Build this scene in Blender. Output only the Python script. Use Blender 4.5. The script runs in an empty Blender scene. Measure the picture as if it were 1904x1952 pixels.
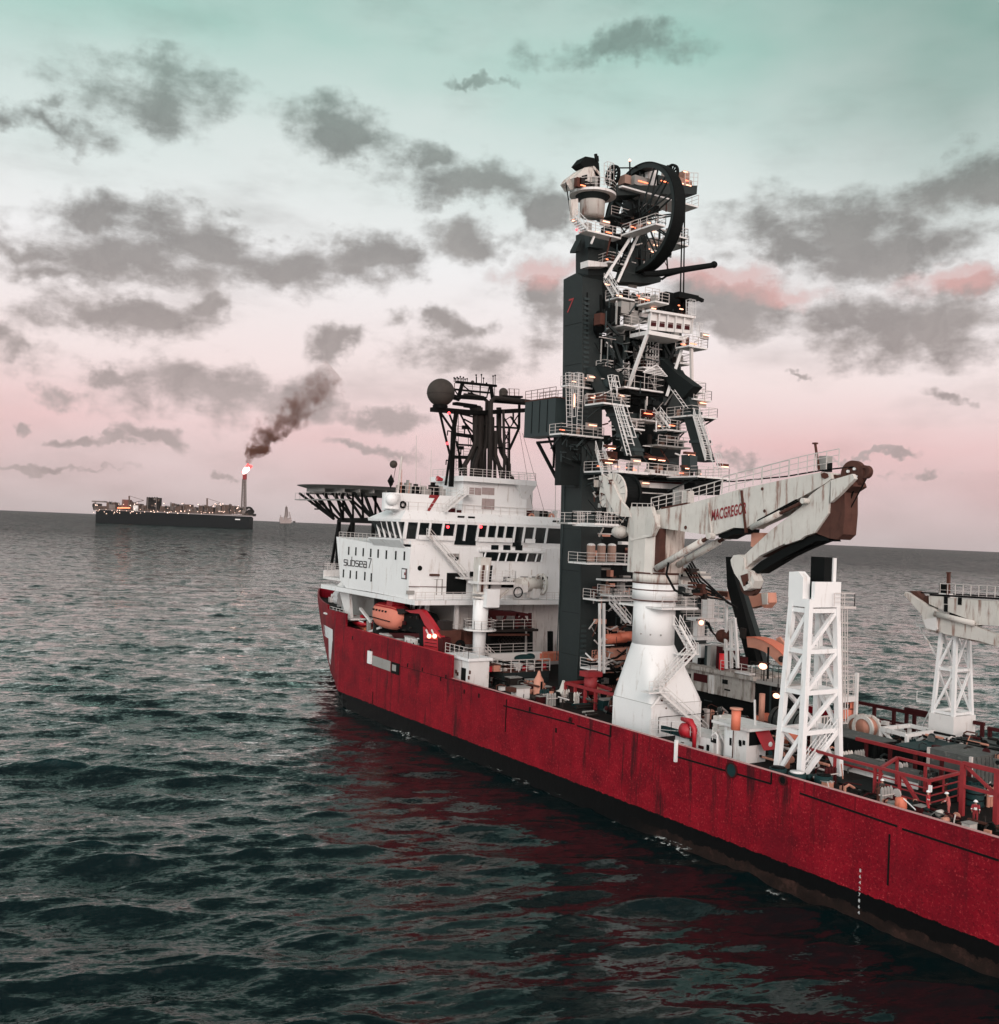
# pipelay vessel at dusk, floating production ship and flare on the horizon
EXPOSURE = 0.0
SKYMUL = 1.0
GLOW_A = 2.2
GLOW_P = 1.5
SUN = 1.0
HAZE = 9e-6
SEA_COLS = 950
SEA_STEP = 1.3
SEA_NEAR = .75
SEA_MID = 1.3
SEA_FAR = .5
SEA_COL = (.0015, .0075, .0085)
import bpy, bmesh, math, random
import numpy as np
from mathutils import Vector, Matrix
random.seed(7); rng = np.random.default_rng(7)
S = bpy.context.scene; COL = S.collection
# ---------------------------------------------------------------- camera
LENS = 1950.0; EYE = 28.4                       # focal length for a 1904 px wide picture, eye height (m)
YAW = math.radians(32.7); ROLL = math.radians(2.406); PITCH = 0.0154
Fh = Vector((math.cos(YAW), -math.sin(YAW), 0)); Rh = Vector((-math.sin(YAW), -math.cos(YAW), 0)); U = Vector((0, 0, 1))
FW = Fh*math.cos(PITCH) + U*math.sin(PITCH); U0 = U*math.cos(PITCH) - Fh*math.sin(PITCH)
RT = Rh*math.cos(ROLL) + U0*math.sin(ROLL); UP = U0*math.cos(ROLL) - Rh*math.sin(ROLL)
cd = bpy.data.cameras.new('camera'); cam = bpy.data.objects.new('camera', cd); COL.objects.link(cam)
cd.sensor_fit = 'HORIZONTAL'; cd.sensor_width = 36; cd.lens = 36*LENS/1904
cd.clip_start = 1; cd.clip_end = 40000
m = Matrix((RT, UP, -FW)).transposed().to_4x4(); m.translation = (0, 0, EYE); cam.matrix_world = m
S.camera = cam
S.view_settings.view_transform = 'Standard'; S.view_settings.look = 'None'
S.view_settings.exposure = EXPOSURE; S.view_settings.gamma = 1

def ray(px, py): return FW + RT*((px-952)/LENS) + UP*((976-py)/LENS)
def at(px, py, x=None, y=None, z=None):
    """world point seen at px,py of the survey photo lying on the plane x=, y= or z="""
    d = ray(px, py)
    t = x/d.x if x is not None else (y/d.y if y is not None else (z-EYE)/d.z)
    return Vector((0, 0, EYE)) + d*t
# ---------------------------------------------------------------- sky
W = bpy.data.worlds.new('World'); S.world = W; W.use_nodes = True
nt = W.node_tree; N = nt.nodes; L = nt.links; N.clear()
def nd(t, **k):
    n = N.new(t)
    for a, b in k.items(): setattr(n, a, b)
    return n
def lk(a, b): L.new(a, b)
def mth(op, a, b=None, c=None, clamp=False):
    n = nd('ShaderNodeMath', operation=op, use_clamp=clamp)
    for i, v in enumerate((a, b, c)):
        if v is None: continue
        if isinstance(v, (int, float)): n.inputs[i].default_value = v
        else: lk(v, n.inputs[i])
    return n.outputs[0]
def ramp(fac, stops):
    n = nd('ShaderNodeValToRGB'); e = n.color_ramp.elements
    while len(e) < len(stops): e.new(0.5)
    for i, (p, c) in enumerate(stops): e[i].position = p; e[i].color = (*c, 1)
    lk(fac, n.inputs[0]); return n.outputs[0]
def mix(f, a, b, mode='MIX'):
    n = nd('ShaderNodeMix', data_type='RGBA', blend_type=mode)
    for i, v in ((0, f), (6, a), (7, b)):
        if isinstance(v, (int, float)): n.inputs[i].default_value = v
        elif isinstance(v, tuple): n.inputs[i].default_value = (*v, 1)
        else: lk(v, n.inputs[i])
    return n.outputs[2]
def srgb(r, g, b):
    return tuple(((c/255)/12.92 if c <= 10 else ((c/255+.055)/1.055)**2.4) for c in (r, g, b))
tc = nd('ShaderNodeTexCoord'); sep = nd('ShaderNodeSeparateXYZ'); lk(tc.outputs['Generated'], sep.inputs[0])
az = mth('ARCTAN2', sep.outputs[1], sep.outputs[0]); el = mth('ARCSINE', sep.outputs[2])
comb = nd('ShaderNodeCombineXYZ'); lk(az, comb.inputs[0]); lk(el, comb.inputs[1])
def noise(vec, scale, detail=6, rough=.55, col=False, dist=0.0):
    n = nd('ShaderNodeTexNoise'); n.inputs['Scale'].default_value = scale; n.inputs['Detail'].default_value = detail
    n.inputs['Roughness'].default_value = rough; n.inputs['Distortion'].default_value = dist
    lk(vec, n.inputs['Vector']); return n.outputs[1 if col else 0]
def vm(op, a, b=None, c=None):
    n = nd('ShaderNodeVectorMath', operation=op)
    for i, v in enumerate((a, b, c)):
        if v is None: continue
        if isinstance(v, tuple): n.inputs[i].default_value = v
        else: lk(v, n.inputs[i])
    return n
w1 = vm('SUBTRACT', noise(comb.outputs[0], 9, 5, .6, True), (.5, .5, .5)).outputs[0]
w2 = vm('MULTIPLY', w1, (.20, .10, 0)).outputs[0]
w3 = vm('MULTIPLY', vm('SUBTRACT', noise(comb.outputs[0], 34, 5, .62, True), (.5, .5, .5)).outputs[0], (.034, .024, 0)).outputs[0]
w2 = vm('ADD', w2, w3).outputs[0]
pos = vm('ADD', comb.outputs[0], w2).outputs[0]
def azel(px, py):
    d = ray(px, py).normalized(); return math.atan2(d.y, d.x), math.asin(d.z)
def blobs(lst, posn, soft=1.0):
    cur = None
    for (px, py, rx, ry) in lst:
        a, e = azel(px, py); ix, iy = LENS/rx, LENS/ry
        q = vm('MULTIPLY_ADD', posn, (ix, iy, 0), (-a*ix, -e*iy, 0)).outputs[0]
        d = vm('LENGTH', q).outputs['Value']
        cur = d if cur is None else mth('SMOOTH_MIN', cur, d, .75)
    return cur
CL = [(70,225,130,26),(290,160,140,46),(640,270,85,52),(880,325,130,36),(790,285,70,30),
 (1170,92,120,24),(900,132,60,9),(50,470,120,30),(190,415,110,42),(240,490,170,50),(390,445,110,56),(560,490,130,46),(690,488,100,42),(110,520,80,26),
 (930,450,95,34),(1060,405,45,50),(240,612,115,40),(30,668,55,30),(350,590,65,40),(430,745,190,40),(570,735,70,32),(100,748,50,18),(205,722,55,16),
 (705,785,110,22),(900,690,105,42),(830,612,60,24),(1045,560,70,60),(1640,430,180,60),(1820,362,100,46),(1680,495,130,42),(1530,470,90,40),(1880,390,60,34),
 (1440,585,160,56),(1600,615,130,46),(1740,625,220,54),(1830,565,90,36),(300,828,50,14),(690,855,110,11),(1800,780,42,12),(1420,872,32,11),(660,640,60,26),(215,840,40,9),(120,838,40,9),(30,800,30,9),
 (1530,728,30,6),(1750,915,40,7),(60,890,120,8),(415,872,20,7),(1640,870,60,5)]
dd = blobs(CL, pos)
fin = noise(vm('MULTIPLY', comb.outputs[0], (1, 1.7, 1)).outputs[0], 22, 8, .62)
big = noise(vm('MULTIPLY', comb.outputs[0], (1, 2.6, 1)).outputs[0], 5, 7, .6)
mid = noise(vm('MULTIPLY', comb.outputs[0], (1, 2.0, 1)).outputs[0], 11, 6, .6)
dens = mth('SUBTRACT', mth('MULTIPLY_ADD', fin, 1.7, mth('MULTIPLY_ADD', mid, 2.4, -.85)), dd)           # >0 inside
mr = nd('ShaderNodeMapRange', interpolation_type='SMOOTHSTEP'); lk(dens, mr.inputs[0]); mr.inputs[1].default_value = -.32; mr.inputs[2].default_value = .85
veil = nd('ShaderNodeMapRange', interpolation_type='SMOOTHSTEP'); lk(big, veil.inputs[0]); veil.inputs[1].default_value = .47; veil.inputs[2].default_value = .78
cov = mth('MAXIMUM', mr.outputs[0], mth('MULTIPLY', veil.outputs[0], .45))
elp = mth('MULTIPLY_ADD', el, 1/1.24, .04/1.24)            # 0 at -0.04 rad, .5 at .58 rad, 1 at 1.2 rad
def ep(py): return (azel(952, py)[1]+.04)/1.24
sky = ramp(elp, [(0, srgb(170,152,152)), (ep(1000), srgb(188,170,170)), (ep(930), srgb(208,176,177)), (ep(840), srgb(234,192,192)), (ep(720), srgb(246,226,224)),
   (ep(520), srgb(242,241,241)), (ep(300), srgb(208,224,220)), (ep(100), srgb(160,202,191)), (.5, srgb(126,168,158)), (.72, srgb(66,92,92)), (1, srgb(40,56,58))])
gk = blobs([(1850,60,420,330)], comb.outputs[0]); gkm = nd('ShaderNodeMapRange', interpolation_type='SMOOTHSTEP'); lk(gk, gkm.inputs[0]); gkm.inputs[1].default_value = 1.3; gkm.inputs[2].default_value = .1; gkm.inputs[4].default_value = .6
sky = mix(gkm.outputs[0], sky, srgb(104,140,130))
tint = noise(vm('MULTIPLY', comb.outputs[0], (1, 2.2, 1)).outputs[0], 3.2, 4, .5)
sky = mix(mth('MULTIPLY', mth('SUBTRACT', tint, .35, clamp=True), 1.0), sky, srgb(246,241,241))
ccol = ramp(elp, [(0, srgb(170,152,151)), (ep(850), srgb(162,148,147)), (ep(650), srgb(142,132,129)), (ep(400), srgb(122,120,117)), (ep(100), srgb(122,142,135)), (.52, srgb(100,128,120)), (.74, srgb(50,64,62)), (1, srgb(38,50,50))])
shade = mth('MULTIPLY_ADD', noise(pos, 16, 7, .62), 1.3, .42)
cc = vm('SCALE', ccol); lk(shade, cc.inputs['Scale'])
pk = blobs([(1060,512,90,36),(1390,532,150,34),(1500,560,90,26),(1800,548,120,30)], pos)
pkm = nd('ShaderNodeMapRange', interpolation_type='SMOOTHSTEP'); lk(pk, pkm.inputs[0]); pkm.inputs[1].default_value = 1.25; pkm.inputs[2].default_value = .3
cc2 = mix(mth('MULTIPLY', pkm.outputs[0], .75), cc.outputs[0], srgb(222,162,156))
cov = mth('MAXIMUM', cov, mth('MULTIPLY', pkm.outputs[0], .72))
sky = mix(mth('MULTIPLY', cov, .86), sky, cc2)
# dusk glow of the open sky astern (behind the viewer) and a cooler, bright sky to port
dastern = vm('DOT_PRODUCT', tc.outputs['Generated'], (-.985, .05, .16)).outputs['Value']
g1 = mth('MULTIPLY', mth('POWER', mth('MAXIMUM', dastern, 0.0), 3.0), GLOW_A)
dport = vm('DOT_PRODUCT', tc.outputs['Generated'], (-.30, .94, .14)).outputs['Value']
g2 = mth('MULTIPLY', mth('POWER', mth('MAXIMUM', dport, 0.0), 3.0), GLOW_P)
ga = vm('SCALE', (1.0, .79, .76)); lk(g1, ga.inputs['Scale']); gb = vm('SCALE', (.86, .97, 1.0)); lk(g2, gb.inputs['Scale'])
tot = vm('ADD', vm('ADD', sky, ga.outputs[0]).outputs[0], gb.outputs[0]).outputs[0]
st = nd('ShaderNodeTexSky', sky_type='NISHITA'); st.sun_disc = False; st.sun_elevation = math.radians(9); st.sun_rotation = math.radians(-100)
b1 = nd('ShaderNodeBackground'); lk(tot, b1.inputs[0]); b1.inputs[1].default_value = SKYMUL
b2 = nd('ShaderNodeBackground'); lk(st.outputs[0], b2.inputs[0]); b2.inputs[1].default_value = .003
ad = nd('ShaderNodeAddShader'); lk(b1.outputs[0], ad.inputs[0]); lk(b2.outputs[0], ad.inputs[1])
ow = nd('ShaderNodeOutputWorld'); lk(ad.outputs[0], ow.inputs[0])
W.cycles.sampling_method = 'MANUAL'; W.cycles.sample_map_resolution = 512
# ---------------------------------------------------------------- low sun, veiled, from astern
sd = bpy.data.lights.new('sun', 'SUN'); sd.energy = SUN; sd.angle = math.radians(14); sd.color = (1, .84, .76)
sun = bpy.data.objects.new('sun', sd); COL.objects.link(sun)
sun.rotation_euler = Vector((-.80, .42, .34)).normalized().to_track_quat('Z', 'Y').to_euler()
# ---------------------------------------------------------------- materials
def material(name, col, rough=.5, metal=0.0, var=.25, rust=0.0, scale=.6, emit=0.0, rustcol=(.10,.035,.02), speck=0.0, bump=0.0, streak=True, spec=.5):
    mt = bpy.data.materials.new(name); mt.use_nodes = True
    global nt, N, L
    nt = mt.node_tree; N = nt.nodes; L = nt.links; b = N['Principled BSDF']
    b.inputs['Roughness'].default_value = rough; b.inputs['Metallic'].default_value = metal; b.inputs['Specular IOR Level'].default_value = spec
    if emit:
        b.inputs['Base Color'].default_value = (*col, 1); b.inputs['Emission Color'].default_value = (*col, 1); b.inputs['Emission Strength'].default_value = emit
        return mt
    g = nd('ShaderNodeNewGeometry'); p = g.outputs['Position']
    n1 = noise(p, scale, 6, .65)
    f = mth('MULTIPLY_ADD', n1, var*2, 1-var)
    v = vm('SCALE', tuple(col)); lk(f, v.inputs['Scale']); c = v.outputs[0]
    if speck:
        n3 = noise(p, 5.5, 3, .8)
        c = mix(mth('MULTIPLY', mth('SUBTRACT', n3, .52, clamp=True), speck*4, clamp=True), c, tuple(min(1, x*1.6+.03) for x in col))
    if rust:
        n2 = noise(vm('MULTIPLY', p, (1.6, 1.6, .22 if streak else 1)).outputs[0], 1.1, 7, .7)
        k = nd('ShaderNodeMapRange', interpolation_type='SMOOTHSTEP'); lk(n2, k.inputs[0]); k.inputs[1].default_value = .68-rust*.16; k.inputs[2].default_value = .80-rust*.12
        c = mix(mth('MULTIPLY', k.outputs[0], .8), c, rustcol)
    lk(c, b.inputs['Base Color'])
    if bump:
        bp = nd('ShaderNodeBump'); bp.inputs['Strength'].default_value = bump; bp.inputs['Distance'].default_value = .1
        lk(noise(p, scale*5, 4, .6), bp.inputs['Height']); lk(bp.outputs[0], b.inputs['Normal'])
    return mt
M = {}
M['white'] = material('white_paint', (.66,.64,.625), .6, spec=.2, var=.14, rust=.85, scale=.45, rustcol=(.33,.24,.20))
M['dgrey'] = material('scuffed_dark_grey_paint', (.085,.09,.086), .7, spec=.15, var=.5, rust=.8, scale=1.4, rustcol=(.24,.23,.21), streak=False)
M['soot'] = material('charcoal_for_shade_and_joints', (.0085,.0115,.0115), .65, spec=.15, var=.35, rust=.2, scale=1.2, rustcol=(.03,.02,.016))  # darker charcoal copy: shade of aft-facing parts put into the colour
M['crust'] = material('heavily_rusted_cream_paint', (.54,.47,.42), .65, spec=.2, var=.2, rust=1.35, scale=.5, rustcol=(.13,.05,.03))
M['tan'] = material('tan_brown_shell', (.30,.19,.15), .6, spec=.2, var=.3, rust=.7, scale=1)
M['crane'] = material('weathered_cream_paint', (.57,.54,.50), .6, spec=.2, var=.2, rust=1.1, scale=.5, rustcol=(.20,.085,.055))
M['clean'] = material('white_ship_paint', (.74,.735,.73), .6, spec=.2, var=.10, rust=.8, scale=.25, rustcol=(.47,.42,.385))
M['rail'] = material('galvanised_white_rail', (.54,.49,.465), .6, var=.15, scale=2)
M['grey'] = material('pale_grey_paint', (.28,.27,.255), .6, var=.25, spec=.25, rust=.6, scale=.5)
M['dark'] = material('charcoal_paint', (.016,.022,.022), .6, spec=.25, var=.22, scale=.9, rust=.2, rustcol=(.02,.014,.012), speck=.2)
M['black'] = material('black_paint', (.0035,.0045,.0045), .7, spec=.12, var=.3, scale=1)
M['slate'] = material('slate_panel_paint', (.024,.036,.037), .5, spec=.25, var=.14, scale=2.2)
M['rust'] = material('rusty_steel', (.075,.028,.020), .8, spec=.2, var=.35, scale=1.5, rust=.8, rustcol=(.03,.015,.012), streak=False)
M['exh'] = material('sooted_pipe', (.016,.012,.0105), .7, spec=.25, var=.35, scale=1.2, rust=.4, rustcol=(.09,.05,.035))
M['mast'] = material('sooty_black_steel', (.003,.003,.003), .7, spec=.1, var=.3, scale=1)
M['radome'] = material('sooted_radome_shell', (.05,.042,.037), .7, spec=.15, var=.35, scale=.7, rust=.3, rustcol=(.03,.025,.022))
M['red'] = material('red_paint', (.40,.012,.022), .5, var=.25, scale=1, rust=.3, rustcol=(.06,.01,.01))
M['redrail'] = material('worn_red_rail_paint', (.24,.013,.017), .6, var=.35, scale=1.5, rust=.5, rustcol=(.07,.015,.013))
M['maroon'] = material('dark_maroon_steel', (.045,.006,.007), .7, spec=.15, var=.35, scale=1.2)
M['orange'] = material('orange_shell', (.62,.165,.095), .6, var=.15, scale=1.4, rust=.35, rustcol=(.35,.06,.03))
M['salmon'] = material('faded_orange_steel', (.52,.235,.165), .7, var=.2, scale=1, rust=.5, rustcol=(.28,.09,.05))
M['deck'] = material('oily_dark_deck', (.012,.010,.0095), .85, spec=.1, var=.45, scale=.6, rust=.8, rustcol=(.06,.026,.02), streak=False)
M['teal'] = material('dark_teal_coating', (.006,.028,.029), .6, spec=.2, var=.3, scale=1)
M['glass'] = material('dark_window_glass', (.008,.011,.012), .08, var=.1)
M['lampw'] = material('lit_tube', (1, .47, .31), emit=2.8)
M['lampo'] = material('lit_orange_lamp', (1, .22, .10), emit=2.6)
M['lampr'] = material('lit_red_lamp', (1, .04, .05), emit=5)
M['text'] = material('black_lettering', (.012,.012,.016), .5, var=.05)
M['textr'] = material('dark_red_lettering', (.22,.010,.014), .5, var=.15, scale=3)
M['wtext'] = material('white_lettering', (.72,.72,.72), .5, var=.05)
M['skin'] = material('skin', (.35,.19,.13), .6, var=.05)
M['helmet'] = material('white_helmet_shell', (.75,.75,.75), .35, var=.02)
M['cover'] = material('red_coverall_cloth', (.42,.03,.035), .9, var=.2, scale=4)
M['boot'] = material('dark_boots', (.02,.015,.014), .7, var=.1)
M['refl'] = material('reflective_tape', (.7,.7,.66), .4, var=.05)
M['cable'] = material('black_cable', (.004,.004,.004), .7, var=.1, spec=.1)
# ---------------------------------------------------------------- mesh builder
class MB:
    def __init__(s): s.v = []; s.f = []; s.smooth = False
    def add(s, vs, fs):
        o = len(s.v); s.v += [tuple(v) for v in vs]; s.f += [tuple(i+o for i in f) for f in fs]; return s
    def box(s, a, b):
        x0, x1 = sorted((a[0], b[0])); y0, y1 = sorted((a[1], b[1])); z0, z1 = sorted((a[2], b[2]))
        vs = [(x, y, z) for z in (z0, z1) for y in (y0, y1) for x in (x0, x1)]
        return s.add(vs, [(0,2,3,1),(4,5,7,6),(0,1,5,4),(2,6,7,3),(0,4,6,2),(1,3,7,5)])
    def bar(s, a, b, w=.1, h=None, up=(0,0,1)):
        a = Vector(a); b = Vector(b); d = b-a
        if d.length < 1e-5: return s
        d.normalize(); u = Vector(up)
        if abs(d.dot(u)) > .98: u = Vector((1, 0, 0))
        r = d.cross(u).normalized(); u = r.cross(d)
        h = w if h is None else h; r *= w/2; u *= h/2
        return s.add([a-r-u, a+r-u, a+r+u, a-r+u, b-r-u, b+r-u, b+r+u, b-r+u], [(3,2,1,0),(4,5,6,7),(0,1,5,4),(1,2,6,5),(2,3,7,6),(3,0,4,7)])
    def tube(s, pts, r, n=8, cap=True):
        pts = [Vector(p) for p in pts]; rs = r if isinstance(r, (list, tuple)) else [r]*len(pts)
        o = len(s.v); prev = None
        for i, p in enumerate(pts):
            d = (pts[min(i+1, len(pts)-1)] - pts[max(i-1, 0)]).normalized()
            if prev is None:
                t = Vector((0, 0, 1)) if abs(d.z) < .9 else Vector((1, 0, 0)); e1 = d.cross(t).normalized()
            else: e1 = (prev - d*prev.dot(d)).normalized()
            prev = e1; e2 = d.cross(e1)
            for k in range(n):
                a = 2*math.pi*k/n; s.v.append(tuple(p + (e1*math.cos(a) + e2*math.sin(a))*rs[i]))
        for i in range(len(pts)-1):
            for k in range(n):
                k2 = (k+1) % n; s.f.append((o+i*n+k, o+i*n+k2, o+(i+1)*n+k2, o+(i+1)*n+k))
        if cap: s.f.append(tuple(o+k for k in range(n))[::-1]); s.f.append(tuple(o+(len(pts)-1)*n+k for k in range(n)))
        return s
    def prism(s, pts, off):
        """closed polygon (3D points) extruded by the vector off"""
        n = len(pts); off = Vector(off); pts = [Vector(p) for p in pts]
        return s.add(pts+[p+off for p in pts], [tuple(range(n))[::-1], tuple(range(n, 2*n))]+[(i, (i+1) % n, n+(i+1) % n, n+i) for i in range(n)])
    def ring(s, c, axis, r0, r1, w, n=48, e=None):
        c = Vector(c); ax = Vector(axis).normalized(); t = Vector((0, 0, 1)) if abs(ax.z) < .9 else Vector((1, 0, 0))
        a1 = ax.cross(t).normalized(); a2 = ax.cross(a1); o = len(s.v)
        for k in range(n):
            q = 2*math.pi*k/n; d = a1*math.cos(q)+a2*math.sin(q)
            for rr, ww in ((r0, -w/2), (r1, -w/2), (r1, w/2), (r0, w/2)): s.v.append(tuple(c+d*rr+ax*ww))
        for k in range(n):
            k2 = (k+1) % n
            for j in range(4): s.f.append((o+k*4+j, o+k*4+(j+1) % 4, o+k2*4+(j+1) % 4, o+k2*4+j))
        return s
    def ball(s, c, r, n=14, sc=(1,1,1), z0=-1.0):
        vs = []; fs = []; m_ = n
        for i in range(n+1):
            ph = math.pi*i/n; zz = max(math.cos(ph), z0)
            for k in range(m_*2):
                a = math.pi*k/m_; vs.append((c[0]+r*sc[0]*math.sin(ph)*math.cos(a), c[1]+r*sc[1]*math.sin(ph)*math.sin(a), c[2]+r*sc[2]*zz))
        for i in range(n):
            for k in range(2*m_):
                k2 = (k+1) % (2*m_); fs.append((i*2*m_+k, (i+1)*2*m_+k, (i+1)*2*m_+k2, i*2*m_+k2))
        return s.add(vs, fs)
    def rail(s, pts, h=1.1, closed=False, r=.054, step=1.5, rows=3):
        pts = [Vector(p) for p in pts]
        if closed: pts = pts+[pts[0]]
        for a, b in zip(pts, pts[1:]):
            n = max(1, round((b-a).length/step))
            for i in range(n+1):
                p = a.lerp(b, i/n); s.bar(p, p+Vector((0, 0, h)), r)
            for j in range(rows):
                dz = Vector((0, 0, h*(j+1)/rows)); s.bar(a+dz, b+dz, r*(1.15 if j == rows-1 else .75))
        return s
    def ladder(s, a, b, w=.55, side=(0,1,0), cage=False, r=.06, rung=.5, out=(-1,0,0)):
        a = Vector(a); b = Vector(b); sd_ = Vector(side).normalized()*w/2; o_ = Vector(out)
        s.bar(a+sd_, b+sd_, r); s.bar(a-sd_, b-sd_, r)
        n = max(2, int((b-a).length/rung))
        for i in range(n): p = a.lerp(b, (i+.5)/n); s.bar(p-sd_, p+sd_, r*.7)
        if cage:
            for q in (-1, 0, 1):
                s.bar(a+o_*.75+sd_*q*1.1+(b-a)*.2, b+o_*.75+sd_*q*1.1, r*.7)
            m2 = max(2, int((b-a).length*.8/1.2))
            for i in range(m2+1):
                p = a.lerp(b, .2+.8*i/m2)
                s.bar(p+sd_, p+o_*.75+sd_*1.1, r*.7); s.bar(p-sd_, p+o_*.75-sd_*1.1, r*.7); s.bar(p+o_*.75+sd_*1.1, p+o_*.75-sd_*1.1, r*.7)
        return s
    def stairs(s, a, b, w=.9, side=(0,1,0), r=.09, rails=True):
        """stair flight from a (low) to b (high): two stringers, treads and handrails"""
        a = Vector(a); b = Vector(b); sd_ = Vector(side).normalized()*w/2
        for q in (-1, 1):
            s.bar(a+sd_*q, b+sd_*q, r*.6, .26)
            if rails:
                for hh in (.55, 1.0): s.bar(a+sd_*q+Vector((0,0,hh)), b+sd_*q+Vector((0,0,hh)), .06)
                for i in range(4): p = a.lerp(b, i/3)+sd_*q; s.bar(p, p+Vector((0,0,1.0)), .06)
        n = max(3, int(abs(b.z-a.z)/.3))
        for i in range(n): p = a.lerp(b, (i+.5)/n); s.bar(p-sd_, p+sd_, .26, .05)
        return s
    def build(s, name, mat, parent=None, loc=None, smooth=False):
        if not s.v: return None
        me = bpy.data.meshes.new(name)
        o0 = Vector(loc) if loc is not None else Vector((0, 0, 0))
        if parent is not None and loc is None: o0 = Vector((0, 0, 0))
        v = np.array(s.v, dtype=np.float64)
        me.from_pydata([tuple(x) for x in (v - np.array(o0))], [], s.f); me.update()
        if isinstance(mat, str): mat = M[mat]
        me.materials.append(mat)
        if smooth or s.smooth: me.polygons.foreach_set('use_smooth', [True]*len(me.polygons))
        ob = bpy.data.objects.new(name, me); COL.objects.link(ob)
        ob.location = o0
        if parent is not None:
            ob.parent = parent
            # geometry is written in world metres: undo the parents' offset
            off = Vector((0, 0, 0)); q = parent
            while q is not None: off += q.location; q = q.parent
            ob.location = o0 - off
        return ob
def thing(name, label, cat, loc=(0,0,0), group=None):
    o = bpy.data.objects.new(name, None); COL.objects.link(o); o.location = loc; o.empty_display_size = .5
    o['label'] = label; o['category'] = cat
    if group: o['group'] = group
    return o
def tag(o, label, cat, group=None, kind=None):
    if label: o['label'] = label
    if cat: o['category'] = cat
    if group: o['group'] = group
    if kind: o['kind'] = kind
    return o
def kids(o): return [c for c in bpy.data.objects if c.parent == o]
def dup(o, parent=None, delta=None):
    c = o.copy(); COL.objects.link(c)
    if parent is not None: c.parent = parent
    if delta is not None: c.location = Vector(o.location)+Vector(delta)
    for k in kids(o):
        if k.name != c.name: dup(k, c)
    return c
def flat_text(txt, name, mat, parent, origin, ux, uz, h, thick=.03, stretch=1.0, bold=0.0, shear=0.0, fn=None):
    """lettering as a thin solid; origin = lower left corner, ux along the line, uz up"""
    cu = bpy.data.curves.new('t', 'FONT'); cu.body = txt; cu.size = 1; cu.extrude = 0; cu.offset = bold; cu.shear = shear; cu.resolution_u = 3
    ob = bpy.data.objects.new('t', cu); COL.objects.link(ob)
    dg = bpy.context.evaluated_depsgraph_get(); me = bpy.data.meshes.new_from_object(ob.evaluated_get(dg))
    bpy.data.objects.remove(ob)
    ux = Vector(ux).normalized(); uz = Vector(uz).normalized(); nrm = ux.cross(uz)
    v = [Vector(origin)+ux*(p.co.x*h*stretch)+uz*(p.co.y*h)+nrm*thick for p in me.vertices]
    if fn: v = [fn(p) for p in v]
    mb = MB(); mb.add(v, [tuple(p.vertices) for p in me.polygons])
    bpy.data.meshes.remove(me)
    return mb.build(name, mat, parent)
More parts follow.
